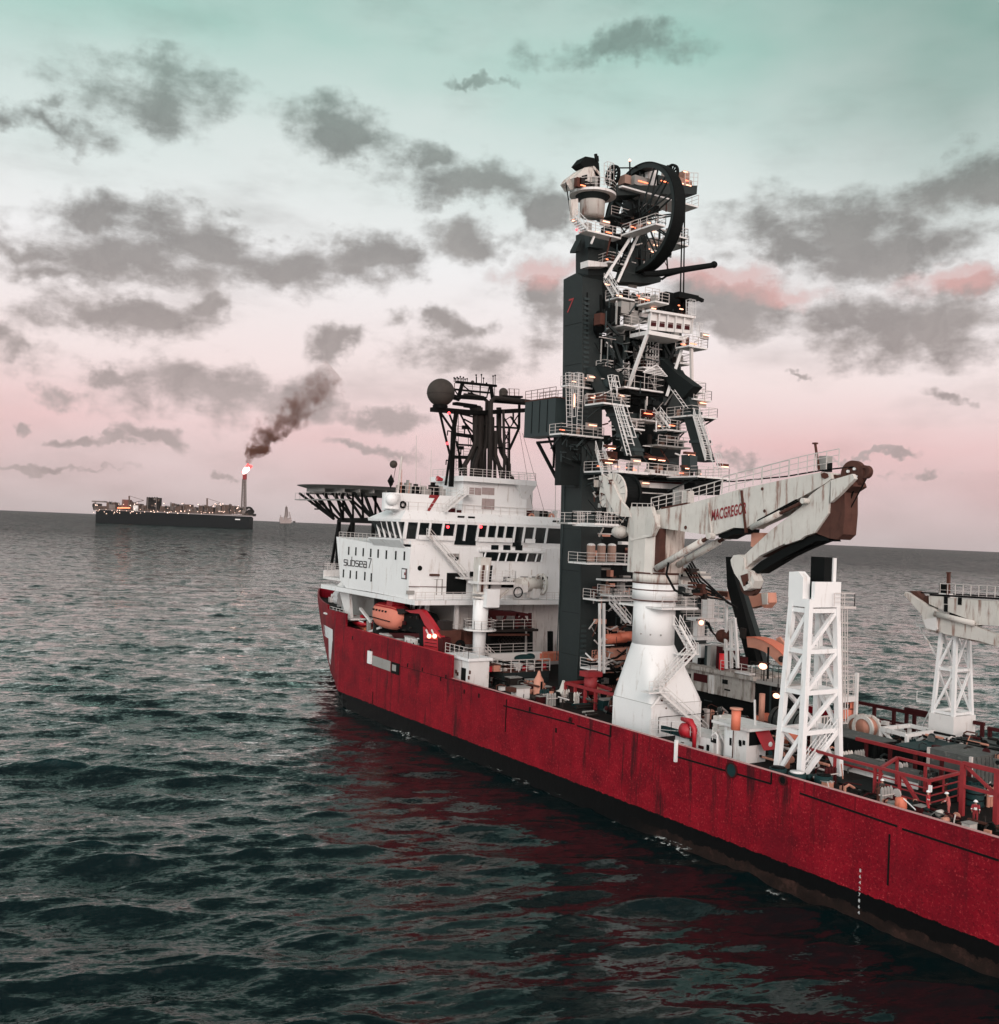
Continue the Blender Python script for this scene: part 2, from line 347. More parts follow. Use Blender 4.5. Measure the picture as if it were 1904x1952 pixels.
# ---------------------------------------------------------------- sea
def make_sea():
    a0 = -YAW
    fine = np.linspace(a0-math.radians(38), a0+math.radians(38), SEA_COLS)
    coarse = np.linspace(fine[-1], fine[0]+2*math.pi, 150)[1:-1]
    ang = np.concatenate([fine, coarse])
    ypix = np.arange(1023*EYE/46, 3.1, -SEA_STEP)
    rad = 1023*EYE/ypix
    rad = np.concatenate([[6, 12, 18, 24, 30, 36, 41], rad[rad < 9400], [9500]])
    A, Rr = np.meshgrid(ang, rad); X = (Rr*np.cos(A)).astype(np.float32); Y = (Rr*np.sin(A)).astype(np.float32)
    dr = np.gradient(rad)[:, None]*np.ones_like(A)
    Z = np.zeros_like(X); DX = np.zeros_like(X); DY = np.zeros_like(X)
    r = np.random.default_rng(11); wd = a0+math.pi+.22
    nw = 84; lam = np.exp(np.linspace(math.log(1.0), math.log(34), nw))*r.uniform(.94, 1.06, nw)
    for l in lam:
        th = wd + r.normal(0, .36 if l < 12 else .26); k = 2*math.pi/l
        am = (.0080*l if l < 7 else .0080*7*(l/7)**.1)*r.uniform(.6, 1.3)
        att = np.clip((l/(2.2*dr)) - .6, 0, 1).astype(np.float32)
        ph = k*(X*math.cos(th)+Y*math.sin(th)) + r.uniform(0, 6.28)
        s = np.sin(ph); c = np.cos(ph)
        Z += am*att*c; q = .9*am*att
        DX -= q*s*math.cos(th); DY -= q*s*math.sin(th)
    # the lee of the hull is calmer water
    fade = np.clip((9500-Rr)/3000, 0, 1)
    lee = np.clip(((-62+(150-X)*.36)+4-Y)/9, 0, 1)*(Y > -80)*(X < 160); lee = lee*lee*(3-2*lee)
    amp = (1-.50*lee)*fade; Z *= amp; DX *= amp; DY *= amp
    v = np.stack([X+DX, Y+DY, Z], -1).reshape(-1, 3).astype(np.float32)
    nr, nc = X.shape
    i = np.arange(nr-1)[:, None]*nc; j = np.arange(nc)[None, :]; j2 = (j+1) % nc
    q = np.stack([i+j, i+nc+j, i+nc+j2, i+j2], -1).reshape(-1, 4).astype(np.int32)
    me = bpy.data.meshes.new('sea'); me.vertices.add(len(v)); me.vertices.foreach_set('co', v.ravel())
    me.loops.add(q.size); me.loops.foreach_set('vertex_index', q.ravel())
    me.polygons.add(len(q)); me.polygons.foreach_set('loop_start', np.arange(0, q.size, 4, dtype=np.int32))
    me.polygons.foreach_set('use_smooth', np.ones(len(q), dtype=bool)); me.update(calc_edges=True)
    ob = bpy.data.objects.new('sea', me); COL.objects.link(ob); ob['kind'] = 'structure'
    mt = bpy.data.materials.new('sea_water'); mt.use_nodes = True
    global nt, N, L
    nt = mt.node_tree; N = nt.nodes; L = nt.links; N.clear()
    g = nd('ShaderNodeNewGeometry'); p = g.outputs['Position']
    rot = nd('ShaderNodeVectorRotate'); rot.rotation_type = 'Z_AXIS'; lk(p, rot.inputs['Vector']); rot.inputs['Angle'].default_value = -wd
    dist = vm('LENGTH', p).outputs['Value']
    def mrange(v, a, b, c=0.0, d=1.0):
        k = nd('ShaderNodeMapRange'); lk(v, k.inputs[0])
        for i, q in enumerate((a, b, c, d)): k.inputs[i+1].default_value = q
        return k.outputs[0]
    # wavelets too small for the mesh: slopes at several sizes, longer along the crests
    def slope(sx, sy, det, strg):
        v = vm('SUBTRACT', noise(vm('MULTIPLY', rot.outputs[0], (sx, sy, 0)).outputs[0], 1.0, det, .64, True, dist=.3), (.5, .5, .5)).outputs[0]
        v = vm('MULTIPLY', v, (1, .5, 0)).outputs[0]
        s_ = vm('SCALE', v)
        if isinstance(strg, float): s_.inputs['Scale'].default_value = strg
        else: lk(strg, s_.inputs['Scale'])
        return s_.outputs[0]
    sl = slope(5.5, 1.9, 3, .95)
    sl = vm('ADD', sl, slope(1.5, .5, 5, mrange(dist, 50, 200, 1.15, 1.35))).outputs[0]
    sl = vm('ADD', sl, slope(.5, .2, 4, mrange(dist, 60, 220, .2, 1.2))).outputs[0]
    sl = vm('ADD', sl, slope(.16, .13, 4, mrange(dist, 110, 350, 0, 2.0))).outputs[0]
    sl = vm('ADD', sl, slope(.040, .075, 4, mrange(dist, 280, 800, 0, 2.3))).outputs[0]
    sl = vm('ADD', sl, slope(.010, .036, 4, mrange(dist, 700, 2500, 0, 2.3))).outputs[0]
    sp_ = nd('ShaderNodeSeparateXYZ'); lk(p, sp_.inputs[0])
    wob = mth('MULTIPLY', mth('SUBTRACT', noise(p, .06, 4, .6), .5), 22.0)
    ly = mth('SUBTRACT', mth('ADD', mth('MULTIPLY_ADD', sp_.outputs[0], -.36, -4.0), wob), sp_.outputs[1])   # sheltered water beside the hull is smoother
    leem = mth('MULTIPLY', mrange(ly, 0, 9), mth('MULTIPLY', mth('LESS_THAN', sp_.outputs[0], 160.0), mth('GREATER_THAN', sp_.outputs[1], -80.0)))
    ls = vm('SCALE', sl); lk(mth('MULTIPLY_ADD', leem, -.55, 1.0), ls.inputs['Scale']); sl = ls.outputs[0]
    rb = nd('ShaderNodeVectorRotate'); rb.rotation_type = 'Z_AXIS'; lk(sl, rb.inputs['Vector']); rb.inputs['Angle'].default_value = wd
    nrm = vm('NORMALIZE', vm('ADD', g.outputs['Normal'], rb.outputs[0]).outputs[0]).outputs[0]
    fr = nd('ShaderNodeFresnel'); fr.inputs['IOR'].default_value = 1.34; lk(nrm, fr.inputs['Normal'])
    mul = mth('MULTIPLY', mrange(dist, 62, 190, SEA_NEAR, 1.0), mrange(dist, 250, 1400, SEA_MID, SEA_FAR))  # reflection weighted by distance, standing in for wave shadowing
    fac = mth('MINIMUM', mth('MULTIPLY', mth('POWER', fr.outputs[0], 1.0), mul), .9)
    gl = nd('ShaderNodeBsdfGlossy'); gl.inputs['Roughness'].default_value = .09; lk(nrm, gl.inputs['Normal']); gl.inputs['Color'].default_value = (.93,.98,.95,1)
    df = nd('ShaderNodeBsdfDiffuse'); w = noise(vm('MULTIPLY', rot.outputs[0], (.5, .16, 0)).outputs[0], .55, 8, .72)
    zz = nd('ShaderNodeSeparateXYZ'); lk(p, zz.inputs[0])
    capf = mth('MULTIPLY', mth('MULTIPLY_ADD', w, 24, -16.4, clamp=True), mth('MULTIPLY_ADD', zz.outputs[2], 1.2, .35, clamp=True))
    turq = mth('MULTIPLY_ADD', zz.outputs[2], .6, -.25, clamp=True)
    c = mix(turq, SEA_COL, (.004, .026, .028)); c = mix(capf, c, (.50, .54, .52)); lk(c, df.inputs['Color'])
    mx = nd('ShaderNodeMixShader'); lk(mth('MULTIPLY', fac, mth('SUBTRACT', 1.0, capf)), mx.inputs[0]); lk(df.outputs[0], mx.inputs[1]); lk(gl.outputs[0], mx.inputs[2])
    o = nd('ShaderNodeOutputMaterial'); lk(mx.outputs[0], o.inputs['Surface'])
    me.materials.append(mt); return ob
sea = make_sea()
# ---------------------------------------------------------------- pipelay vessel: hull and decks
YC = -80.6; HB = 15.1                        # centre line, half breadth
ship = thing('pipelay_vessel', 'long red hulled offshore ship with white bridge block and cluttered working deck, lying close by', 'ship', (100, YC, 8))
def xstem(z):
    t = max(0.0, min(1.0, (z-2.2)/12.0)); return 177.07 + 13.84*t**.36
def hb(x, z):
    """half breadth of the hull"""
    t = max(0.0, min(1.0, (z-2.2)/12.0)); tz = max(0.0, (2.2-z)/2.5)
    x0 = 145.7 + 3.31*t - 3*tz; x1 = xstem(z)
    if x <= x0: b = HB
    elif x >= x1: b = 0.0
    else:
        u = (x-x0)/(x1-x0); b = HB*(1-u**(1.19+.1*t))
    if z < 2.2: b -= .0*tz
    return b
def ztop(x):
    if x < 111.6: return 9.2
    if x < 144.2: return 12.0 + (x-111.6)*.012
    if x < 153.0: return 14.3
    return 14.9
XS = [20+i*3.0 for i in range(31)] + [111.55, 111.6] + [112+i*1.6 for i in range(20)] + [144.15, 144.2, 146, 148, 150, 152.95, 153] + [154+i*1.5 for i in range(24)] + [189.6, 190.6, 191.3, 191.6]
XS = sorted(set(XS))
def hull_side(sgn):
    mb = MB(); zs0 = [-1.6, -.6, .4, 1.3, 2.2]; nz = 10
    def col(x, inner):
        zt = ztop(x); z_ = zs0 + [2.2+(zt-2.2)*(i+1)/nz for i in range(nz)]
        out = []
        for z in z_:
            b = hb(x, z)
            if inner: b = max(0, b-.28)
            out.append((min(x, xstem(z)), YC+sgn*b, z))
        return out
    o = []
    for x in XS:
        o.append(len(mb.v)); mb.v += col(x, 0); mb.v += [p for p in col(x, 1)]
    K = len(zs0)+nz
    for a, b in zip(o, o[1:]):
        for k in range(K-1):
            q = (a+k, b+k, b+k+1, a+k+1); mb.f.append(q if sgn < 0 else q[::-1])
        for k in range(K+6, 2*K-1):
            q = (a+k, a+k+1, b+k+1, b+k); mb.f.append(q if sgn < 0 else q[::-1])
        q = (a+K-1, b+K-1, b+2*K-1, a+2*K-1); mb.f.append(q if sgn < 0 else q[::-1])
    return mb
def hull_material():
    mt = bpy.data.materials.new('worn_red_hull_paint'); mt.use_nodes = True
    global nt, N, L
    nt = mt.node_tree; N = nt.nodes; L = nt.links; b = N['Principled BSDF']
    p = nd('ShaderNodeNewGeometry').outputs['Position']; s = nd('ShaderNodeSeparateXYZ'); lk(p, s.inputs[0])
    n1 = noise(p, .35, 7, .62); red = ramp(n1, [(.25, (.085, .0022, .007)), (.5, (.20, .003, .011)), (.75, (.28, .006, .016))])
    n2 = noise(p, 4.2, 3, .85); red = mix(mth('MULTIPLY_ADD', n2, 8, -4.5, clamp=True), red, (.42, .04, .046))
    red = mix(mth('MULTIPLY_ADD', noise(p, 5.6, 3, .85), -9, 4.1, clamp=True), red, (.10, .002, .007))
    red = mix(mth('MULTIPLY_ADD', noise(p, .16, 5, .6), 4, -1.95, clamp=True), red, (.11, .003, .009))
    st_ = noise(vm('MULTIPLY', p, (1, 1, .10)).outputs[0], .75, 7, .72); n4 = noise(p, .07, 3, .5)
    k = mth('MULTIPLY', mth('MULTIPLY_ADD', st_, 11, -6.0, clamp=True), mth('MULTIPLY_ADD', n4, 6, -2.2, clamp=True))
    red = mix(mth('MULTIPLY', k, .85), red, (.028, .006, .008))
    # welded plate seams: thin darker verticals
    wv = mth('FRACT', mth('MULTIPLY', s.outputs[0], 1/12.6)); sm = mth('LESS_THAN', wv, .011)
    red = mix(mth('MULTIPLY', sm, mth('MULTIPLY_ADD', n1, 2.4, -.9, clamp=True)), red, (.05, .003, .007))
    br = ramp(noise(p, .8, 7, .7), [(.3, (.007, .0045, .004)), (.55, (.018, .010, .008)), (.72, (.06, .028, .022))])
    blk = mth('MULTIPLY_ADD', noise(p, 1.6, 5, .7), .5, 1.95)     # ragged upper edge
    brl = mth('MULTIPLY_ADD', noise(p, .7, 5, .7), 1.6, .15)
    e1 = mth('GREATER_THAN', s.outputs[2], blk); e2 = mth('MAXIMUM', mth('GREATER_THAN', s.outputs[2], brl), mth('MULTIPLY_ADD', s.outputs[0], .12, -8.2, clamp=True))
    c = mix(e2, br, (.0012, .0014, .0016)); c = mix(e1, c, red)
    lk(c, b.inputs['Base Color']); b.inputs['Roughness'].default_value = .55; b.inputs['Specular IOR Level'].default_value = .12
    bp = nd('ShaderNodeBump'); bp.inputs['Strength'].default_value = .35; bp.inputs['Distance'].default_value = .12
    lk(noise(p, .9, 4, .55), bp.inputs['Height']); lk(bp.outputs[0], b.inputs['Normal'])
    return mt
M['hull'] = hull_material()
h = hull_side(1)
h2 = hull_side(-1); h.add(h2.v, h2.f)
h.smooth = False
hull = h.build('hull', 'hull', ship)
# decks
def deck(name, xs, z, mat='deck', inset=.3):
    mb = MB(); n = len(xs)
    top = [(x, YC+max(.01, hb(x, z)-inset), z) for x in xs]+[(x, YC-max(.01, hb(x, z)-inset), z) for x in xs[::-1]]
    mb.prism(top, (0, 0, -.12)); return mb.build(name, mat, ship)
deck('working_deck', [20, 60, 100, 130, 136, 140, 144], 8.0)
deck('forecastle_deck', [144.3, 148, 152, 156, 160, 165, 170, 175, 180, 184, 187, 189.5], 13.2, 'deck')
# bulwark capping, pale worn edge
mb = MB()
for xa, xb, zz in ((20, 111.5, 9.2),):
    for sg in (1, -1):
        mb.box((xa, YC+sg*(HB-.30), zz+.003), (xb, YC+sg*(HB+.03), zz+.05))
mb.build('bulwark_cap', material('worn_pink_capping', (.48, .25, .24), .6, var=.4, scale=3), ship)
# cap rail of the raised bulwark and the forecastle
mb = MB()
mb.bar((111.7, YC+HB-.12, 12.03), (140, YC+HB-.12, 12.36), .34, .06)
mb.build('bulwark_cap', 'red', ship)
# long dark fender recesses in the side
mb = MB()
YS = YC+HB
def strake(x0, x1, z0, z1, w=.12):
    mb.bar((x0, YS+.02, z0), (x1, YS+.02, z1), .10, w)
for (a, b) in (((1292,1443),(1470,1494)), ((1525,1512),(1710,1575)), ((1720,1580),(1904,1640)), ((960,1345),(1095,1380)), ((1100,1383),(1165,1404)), ((735,1262),(958,1322))):
    p = at(*a, y=YS); q = at(*b, y=YS)
    thin = a[0] == 735; mb = MB()
    mb.bar((p.x, YS+.015, p.z), (q.x, YS+.015, q.z), .06, .05 if thin else .15); mb.build('fender_groove', 'black', ship)
for (a, b) in (((1165,1382),(1165,1404)), ((1471,1472),(1470,1494)), ((966,1333),(966,1396)), ((710,1342),(711,1318)), ((1696,1590),(1700,1690)), ((1288,1420),(1290,1443))):
    p = at(*a, y=YS); q = at(*b, y=YS); mb = MB(); mb.bar((p.x, YS+.02, p.z), (p.x, YS+.02, q.z), .11, .11); mb.build('fender_groove', 'black', ship)
# round fairleads
for (px, py, r) in ((1395,1468,.55), (1493,1487,.30), (772,1235,.0), (1088,1372,.16)):
    if r == 0: continue
    p = at(px, py, y=YS); mb = MB(); mb.ring((p.x, YS+.05, p.z), (0, 1, 0), r, r+.12, .16, 24); f = mb.build('fairlead', 'maroon', ship)
    mb = MB(); mb.tube([(p.x, YS+.01, p.z), (p.x, YS+.06, p.z)], r, 20); mb.build('opening', 'teal' if r > .5 else 'black', f)
# scuppers and small ports along the side
for (px, py) in ((777,1268),(805,1276),(850,1290),(840,1294),(706,1240),(885,1318),(913,1326),(1010,1352),(1060,1392),(672,1216)):
    p = at(px, py, y=YS); mb = MB(); mb.box((p.x-.14, YS, p.z-.25), (p.x+.14, YS+.04, p.z+.25)); mb.build('scupper', 'black', ship)
def hull_point(px, py, lift=.05):
    """march the sight line to the shell of the hull"""
    d = ray(px, py); o = Vector((0, 0, EYE)); t = 60.0
    while t < 260:
        p = o+d*t
        if p.y < YC+hb(p.x, p.z) : break
        t += .05
    return p - d.normalized()*lift
def hull_patch(name, poly, mat, lift=.06, sub=6):
    """a painted or plated patch following the shell"""
    mb = MB(); (a, b, c, d) = poly; g = []
    for i in range(sub+1):
        for j in range(sub+1):
            u = i/sub; v = j/sub
            px = (a[0]*(1-u)+b[0]*u)*(1-v)+(d[0]*(1-u)+c[0]*u)*v; py = (a[1]*(1-u)+b[1]*u)*(1-v)+(d[1]*(1-u)+c[1]*u)*v
            g.append(hull_point(px, py, lift))
    mb.add(g, [(i*(sub+1)+j, i*(sub+1)+j+1, (i+1)*(sub+1)+j+1, (i+1)*(sub+1)+j) for i in range(sub) for j in range(sub)])
    return mb
# white seven on the bow
m1 = hull_patch('t', ((616,1190),(634,1200),(634,1222),(618,1212)), None); m2 = hull_patch('t', ((626,1212),(634,1216),(629,1278),(627,1266)), None)
m1.add(m2.v, m2.f); m1.build('bow_numeral', 'wtext', ship)
# side shell door: pale recess with a white post
f = hull_patch('t', ((714,1262),(762,1275),(763,1281),(714,1266)), None, .1)
mb = MB()
def sbox(px0, py0, px1, py1, d0, d1, nm, mt_, par):
    p = at(px0, py0, y=YS); q = at(px1, py1, y=YS); mb = MB(); mb.box((p.x, YS+d0, p.z), (q.x, YS+d1, q.z)); return mb.build(nm, mt_, par)
p0 = at(703,1240,y=YS); p1 = at(762,1275,y=YS)
mb = MB(); za = p0.z; mb.box((p0.x, YS-.0, at(703,1240,y=YS).z), (p0.x-1.2, YS+.22, at(703,1264,y=YS).z)); door = mb.build('side_door_post', 'clean', ship)
pa = at(711,1249,y=YS); pb = at(745,1262,y=YS); pc = at(711,1268,y=YS)
mb = MB(); mb.prism([(pa.x, YS+.02, pa.z), (pb.x, YS+.02, pb.z+.1), (pb.x, YS+.02, at(745,1280,y=YS).z), (pa.x, YS+.02, pc.z)], (0, .07, 0)); mb.build('side_door', 'grey', ship)
pd = at(762,1266,y=YS)
mb = MB(); mb.box((pb.x-.3, YS+.02, pb.z+.1), (pd.x, YS+.10, at(745,1282,y=YS).z)); e = mb.build('side_hatch_frame', 'black', ship)
mb = MB(); mb.box((pb.x-.7, YS+.10, pb.z-.2), (pd.x+.9, YS+.14, at(745,1278,y=YS).z+.1)); mb.build('side_hatch', 'grey', ship)
# draught marks
zt = 3.6
pm = at(1640,1700,y=YS)
for i, c in enumerate(('8','6','4','2','7','8','6','4')):
    flat_text(c, 'draught_mark', 'wtext', ship, (pm.x+.15, YS+.02, 3.7-i*.45), (-1,0,0), (0,0,1), .36, .02)
# ---------------------------------------------------------------- vessel: superstructure
PY = -65.7
def A(px, py, **k): return at(px, py, **k)
# accommodation block with raked lower corner
pts = [A(641,1023,y=PY), A(703,1040,y=PY), A(782,1053,y=PY), A(779,1136,y=PY), A(700,1127,y=PY), A(660,1121,y=PY), A(648,1107,y=PY)]
xa = pts[2].x; pts[3].x = xa; pts[3].z = 18.1; pts[2].z = 25.2; pts[1].z = 25.4; pts[0].z = 25.9
mb = MB(); mb.prism(pts, (0, -29.6, 0)); acc = mb.build('accommodation_block', 'clean', ship)
# white parapet of the block
mb = MB(); mb.box((xa+.1, PY-.1, 25.25), (xa+8, PY-.25, 26.1)); mb.build('parapet', 'clean', acc)
def zz(px, py, k=(1200,1850,.2626)): return (k[0]+k[2]*px)/2.017, (k[1]+k[2]*py)/2.017
for (zx, zy) in ((538,1020),(642,1028),(750,1040),(860,1050),(968,1060),(1088,1075),(1226,1086),(1352,1095),(460,1350),(560,1365),(650,1375),(773,1390),(868,1408)):
    c = zz(zx, zy); p = A(*c, y=PY); mb = MB(); mb.box((p.x-.22, PY, p.z-.62), (p.x+.22, PY+.05, p.z+.62)); w = mb.build('porthole_window', 'glass', acc)
c = A(*zz(1350,1355), y=PY); mb = MB(); mb.box((c.x-.8, PY, c.z-.75), (c.x+.8, PY+.04, c.z+.75)); sg = mb.build('side_sign', 'text', acc)
mb = MB(); mb.box((c.x-.62, PY+.04, c.z-.6), (c.x+.62, PY+.07, c.z+.6)); mb.build('sign_face', 'wtext', sg)
mb = MB(); mb.box((c.x-.62, PY+.07, c.z-.18), (c.x-.1, PY+.09, c.z+.2)); mb.box((c.x-.62, PY+.07, c.z-.6), (c.x-.45, PY+.09, c.z+.6)); mb.build('sign_mark', 'textr', sg)
# company lettering drawn from strokes
def strokes(name, letters, mat, parent, origin, ux, uz, h, w, off=.05):
    ux = Vector(ux); uz = Vector(uz); n = ux.cross(uz).normalized(); mb = MB(); x = 0
    SH = {'s': ([(0.6,.62),(.05,.62),(0,.55),(0,.38),(.08,.33),(.52,.33),(.6,.27),(.6,.06),(.52,0),(0,0)],.78),
          'u': ([(0,.62),(0,.08),(.1,0),(.6,0),(.6,.62)],.80), 'b': ([(0,1),(0,0),(.5,0),(.6,.1),(.6,.52),(.5,.62),(0,.62)],.80),
          'e': ([(0,.32),(.6,.32),(.6,.54),(.5,.62),(.08,.62),(0,.54),(0,.08),(.1,0),(.6,0)],.80), 'a': ([(0.02,.62),(.5,.62),(.6,.54),(.6,0),(.1,0),(0,.08),(0,.28),(.08,.34),(.6,.34)],.80),
          '7': ([(0,1),(.55,1),(.18,0)],.8), ' ': (None,.10)}
    for ch in letters:
        pl, adv = SH[ch]
        if pl:
            q = [Vector(origin)+ux*((x+a)*h)+uz*(b*h)+n*off for a, b in pl]
            for a, b in zip(q, q[1:]):
                d = (b-a).normalized()*w*.4; mb.bar(a-d, b+d, w, .05, up=n)
        x += adv
    return mb.build(name, mat, parent), x
o = A(*zz(468,1228), y=PY); e2 = A(*zz(868,1262), y=PY)
hh = 1.35; ln = 5.46*hh; ux = Vector((e2.x-o.x, 0, (e2.z-o.z)*.5)).normalized()
strokes('company_lettering', 'subsea 7', 'text', acc, o, ux*((o-e2).length/(5.46*hh)), (0,0,1), hh, .135)
# bulge under the bridge wing on the port wall
p = A(*zz(900,940), y=PY); q = A(*zz(1360,960), y=PY)
mb = MB(); mb.prism([(p.x, PY, p.z), (q.x, PY, q.z-.2), (q.x, PY+.9, q.z+.9), (p.x, PY+.9, p.z+1.0)], (0, 0, .18)); mb.build('wing_foot', 'clean', acc)
# front: small platforms forward of the block
mb = MB(); p = A(616,1103,y=PY-2)
mb.box((150.0, PY-1, 18.9), (156.5, PY-26, 19.3)); mb.box((156.3, PY-1, 19.3), (156.5, PY-26, 20.3)); mb.build('forward_gallery', 'white', acc)
mb = MB(); mb.rail([(150.2,PY-1,20.3),(156.4,PY-1,20.3),(156.4,PY-20,20.3)]); mb.build('gallery_railing', 'rail', acc)
mb = MB(); mb.box((150, PY-3.2, 19.3), (151.6, PY-5, 25.9)); mb.build('forward_locker', 'clean', acc)
mb = MB(); mb.box((151.6, PY-2.7, 21), (152.5, PY-3.2, 23.4)); mb.build('navigation_light_box', 'rust', acc)
# main aft wall, seen between the slab and the bridge
X1 = xa
mb = MB(); mb.box((X1-.004, PY-.1, 25.2), (X1+9, PY-29.6, 25.6)); mb.build('upper_deck', 'clean', ship)
slab = MB(); slab.box((X1-2.2, PY+.15, 17.45), (X1+30, PY-29.7, 18.1)); slab = slab.build('gallery_slab', 'clean', ship)
mb = MB(); mb.rail([(X1-2.1,PY,18.1),(X1-2.1,PY-10.2,18.1)]); mb.rail([(X1-2.1,PY-13,18.1),(X1-2.1,PY-29,18.1)]); mb.build('gallery_railing', 'rail', slab)
def awall(px0, py0, px1, py1, name, mat, par, d=.05, X=None):
    X = X1 if X is None else X
    p = A(px0, py0, x=X-d); q = A(px1, py1, x=X-d); mb = MB(); mb.box((X-d, p.y, p.z), (X-.001, q.y, q.z)); return mb.build(name, mat, par)
awall(852,1092,888,1132,'doorway','black',acc)
awall(800,1104,826,1137,'wall_seam','clean',acc,.12)
# upper triple window with sloping frames
g = awall(921,1053,1031,1071,'lounge_window','glass',acc,.08)
mb = MB(); p = A(915,1049,x=X1-.5); q = A(1034,1052,x=X1-.5); mb.box((X1-.55, p.y, p.z-.18), (X1, q.y, p.z+.12)); mb.build('window_hood', 'clean', g)
for px in (921,948,963,983,1002,1020,1031):
    a = A(px, 1071, x=X1-.1); mb = MB(); mb.bar((X1-.12, a.y, a.z), (X1-.4, a.y-.25, p.z), .22, .2); mb.build('mullion', 'clean', g)
for k in range(3):
    mb = MB(); a = A(936+k*23,1044,x=X1); mb.box((X1-.04, a.y, a.z-.4), (X1-.001, a.y-1.25, a.z+.4)); mb.build('small_window', 'glass', acc)
# lower open windows behind winch, below the lounge
for px in (960,992,1014,1030):
    awall(px,1099,px+14,1108,'small_window','black',acc)
c = A(800,1083,x=X1); mb = MB(); mb.tube([(X1-.08,c.y,c.z),(X1,c.y,c.z)],.35,14); mb.build('wall_lamp','black',acc)
c = A(870,1064,x=X1); mb = MB(); mb.tube([(X1-.06,c.y,c.z),(X1,c.y,c.z)],.35,14); mb.build('wall_vent','black',acc)
awall(855,1055,875,1062,'wall_box','grey',acc,.3)
awall(776,1126,790,1133,'wall_box','grey',acc,.3)
# stair from bridge deck down to the slab
a = A(815,1021,x=X1-1.0); b = A(884,1102,x=X1-1.0)
mb = MB(); mb.stairs((X1-1.2,b.y,b.z),(X1-1.2,a.y,a.z),1.0,(1,0,0)); mb.build('outer_stair','white',acc)
b2 = A(912,1128,x=X1-2); mb = MB(); mb.stairs((X1-1.6,b2.y-1.5,18.1),(X1-1.6,b.y,b.z+.2),1.0,(1,0,0)); mb.build('outer_stair','white',acc)
mb = MB(); mb.box((X1-2.2,b.y+.8,b.z-.1),(X1,b.y-1.2,b.z+.1)); mb.rail([(X1-2.1,b.y+.8,b.z+.1),(X1-2.1,b.y-1.1,b.z+.1)]); mb.build('stair_landing','white',acc)
for d in (0,1.7):
    mb = MB(); mb.box((X1-2.4,b.y-.3-d,b.z+.3),(X1-2.0,b.y-1.0-d,b.z+1.0)); mb.build('floodlight','black',acc)
# --- lower superstructure under the slab
mb = MB(); mb.box((126.2, -74.2, 8), (150, -93, 17.4)); low = mb.build('lower_house', M.setdefault('stained', material('stained_white_wall', (.55,.52,.50), .7, spec=.1, var=.2, rust=1.1, scale=.7, rustcol=(.26,.19,.16))), ship)
mb = MB(); mb.box((140, -70.2, 8), (156, -74.3, 17.4)); mb.build('side_house', 'grey', ship)
mb = MB(); mb.box((137.5, -67.0, 8), (137.8, -74.2, 17.4)); mb.build('recess_wall', 'dark', ship)  # charcoal colour carries the shade of the recess
mb = MB(); mb.box((126.1, -74.25, 8), (137.5, -74.1, 17.4)); mb.build('recess_wall', 'grey', ship)
for (x, y) in ((124.5,-73.4),(128,-70.6)):
    mb = MB(); mb.box((x-.25,y-.25,8),(x+.25,y+.25,17.45)); mb.build('pillar','white',ship)
for (pa_, pb_) in ((748,757),(765,757),(765,765),(783,783),(790,790),(790,783),(803,797)):
    p = at(pa_,1136,y=-70.6); q_ = at(pb_,1168,y=-70.6); mb = MB(); mb.bar((p.x,-70.6,17.4),(q_.x,-70.6,13.7),.16); mb.build('hanger_brace','white',ship)
# side gallery with railing below, and stair
mb = MB(); mb.box((121.5,-70.0,13.5),(131,-74.2,13.75)); wk = mb.build('side_gallery','white',ship)
mb = MB(); mb.rail([(121.6,-70.2,13.75),(121.6,-72.4,13.75)]); mb.rail([(122,-70.2,13.75),(128,-70.2,13.75)]); mb.build('gallery_railing','rail',wk)
mb = MB(); mb.stairs((120.2,-77.6,9.6),(120.2,-72.6,13.75),1.0,(1,0,0)); mb.build('outer_stair','white',ship)
mb = MB(); mb.box((144.3,-66.4,13.25),(155,-70.2,13.5)); mb.rail([(144.6,-66.4,13.5),(155,-66.9,13.5)]); mb.build('side_walkway','white',ship)
# --- bridge
YB0 = A(767,1005,x=125).y; XB = 125.0
def ringpts(z, o): 
    x1 = 133.6
    return [(XB-o*.35, YB0+o*.5, z),(x1+o*.3, YB0+o*1.2, z),(x1+5+o, YB0-4, z),(x1+5+o, YB0-29, z),(x1+o*.3, YB0-32.5-o, z),(XB-o*.35, YB0-32.5-o, z)]
def frustum(z0, o0, z1, o1):
    mb = MB(); a = ringpts(z0, o0); b = ringpts(z1, o1); n = len(a)
    return mb.add(a+b, [tuple(range(n))[::-1], tuple(range(n,2*n))]+[(i,(i+1)%n,n+(i+1)%n,n+i) for i in range(n)])
br = frustum(25.6, -1.2, 26.35, -.45).build('bridge', 'clean', ship)
frustum(26.35, -.6, 28.65, .55).build('window_band', 'glass', br)
rf = frustum(28.65, .8, 29.05, .9).build('bridge_roof', 'clean', br)
frustum(29.05, .85, 30.3, -1.3).build('roof_bevel', 'clean', rf)
def pane_post(px, w, kind='mullion', mat='clean'):
    a = A(px, 1025, x=XB-.1); b = A(px, 993, x=XB-.2)
    mb = MB(); mb.bar((XB+.02,a.y,26.35),(XB-.24,a.y-.12,28.66),w,.2); return mb.build(kind,mat,br)
for px in (771,795,817,842,866,885,909,927,945,961,979,997,1017,1040): pane_post(px,.30 if px>771 else .5)
for i in range(5):
    t_ = i/5*8.2+.6; mb = MB(); mb.bar((XB+t_,YB0-.2,26.35),(XB+t_+.2,YB0+.42,28.66),.22,.26); mb.build('mullion','clean',br)
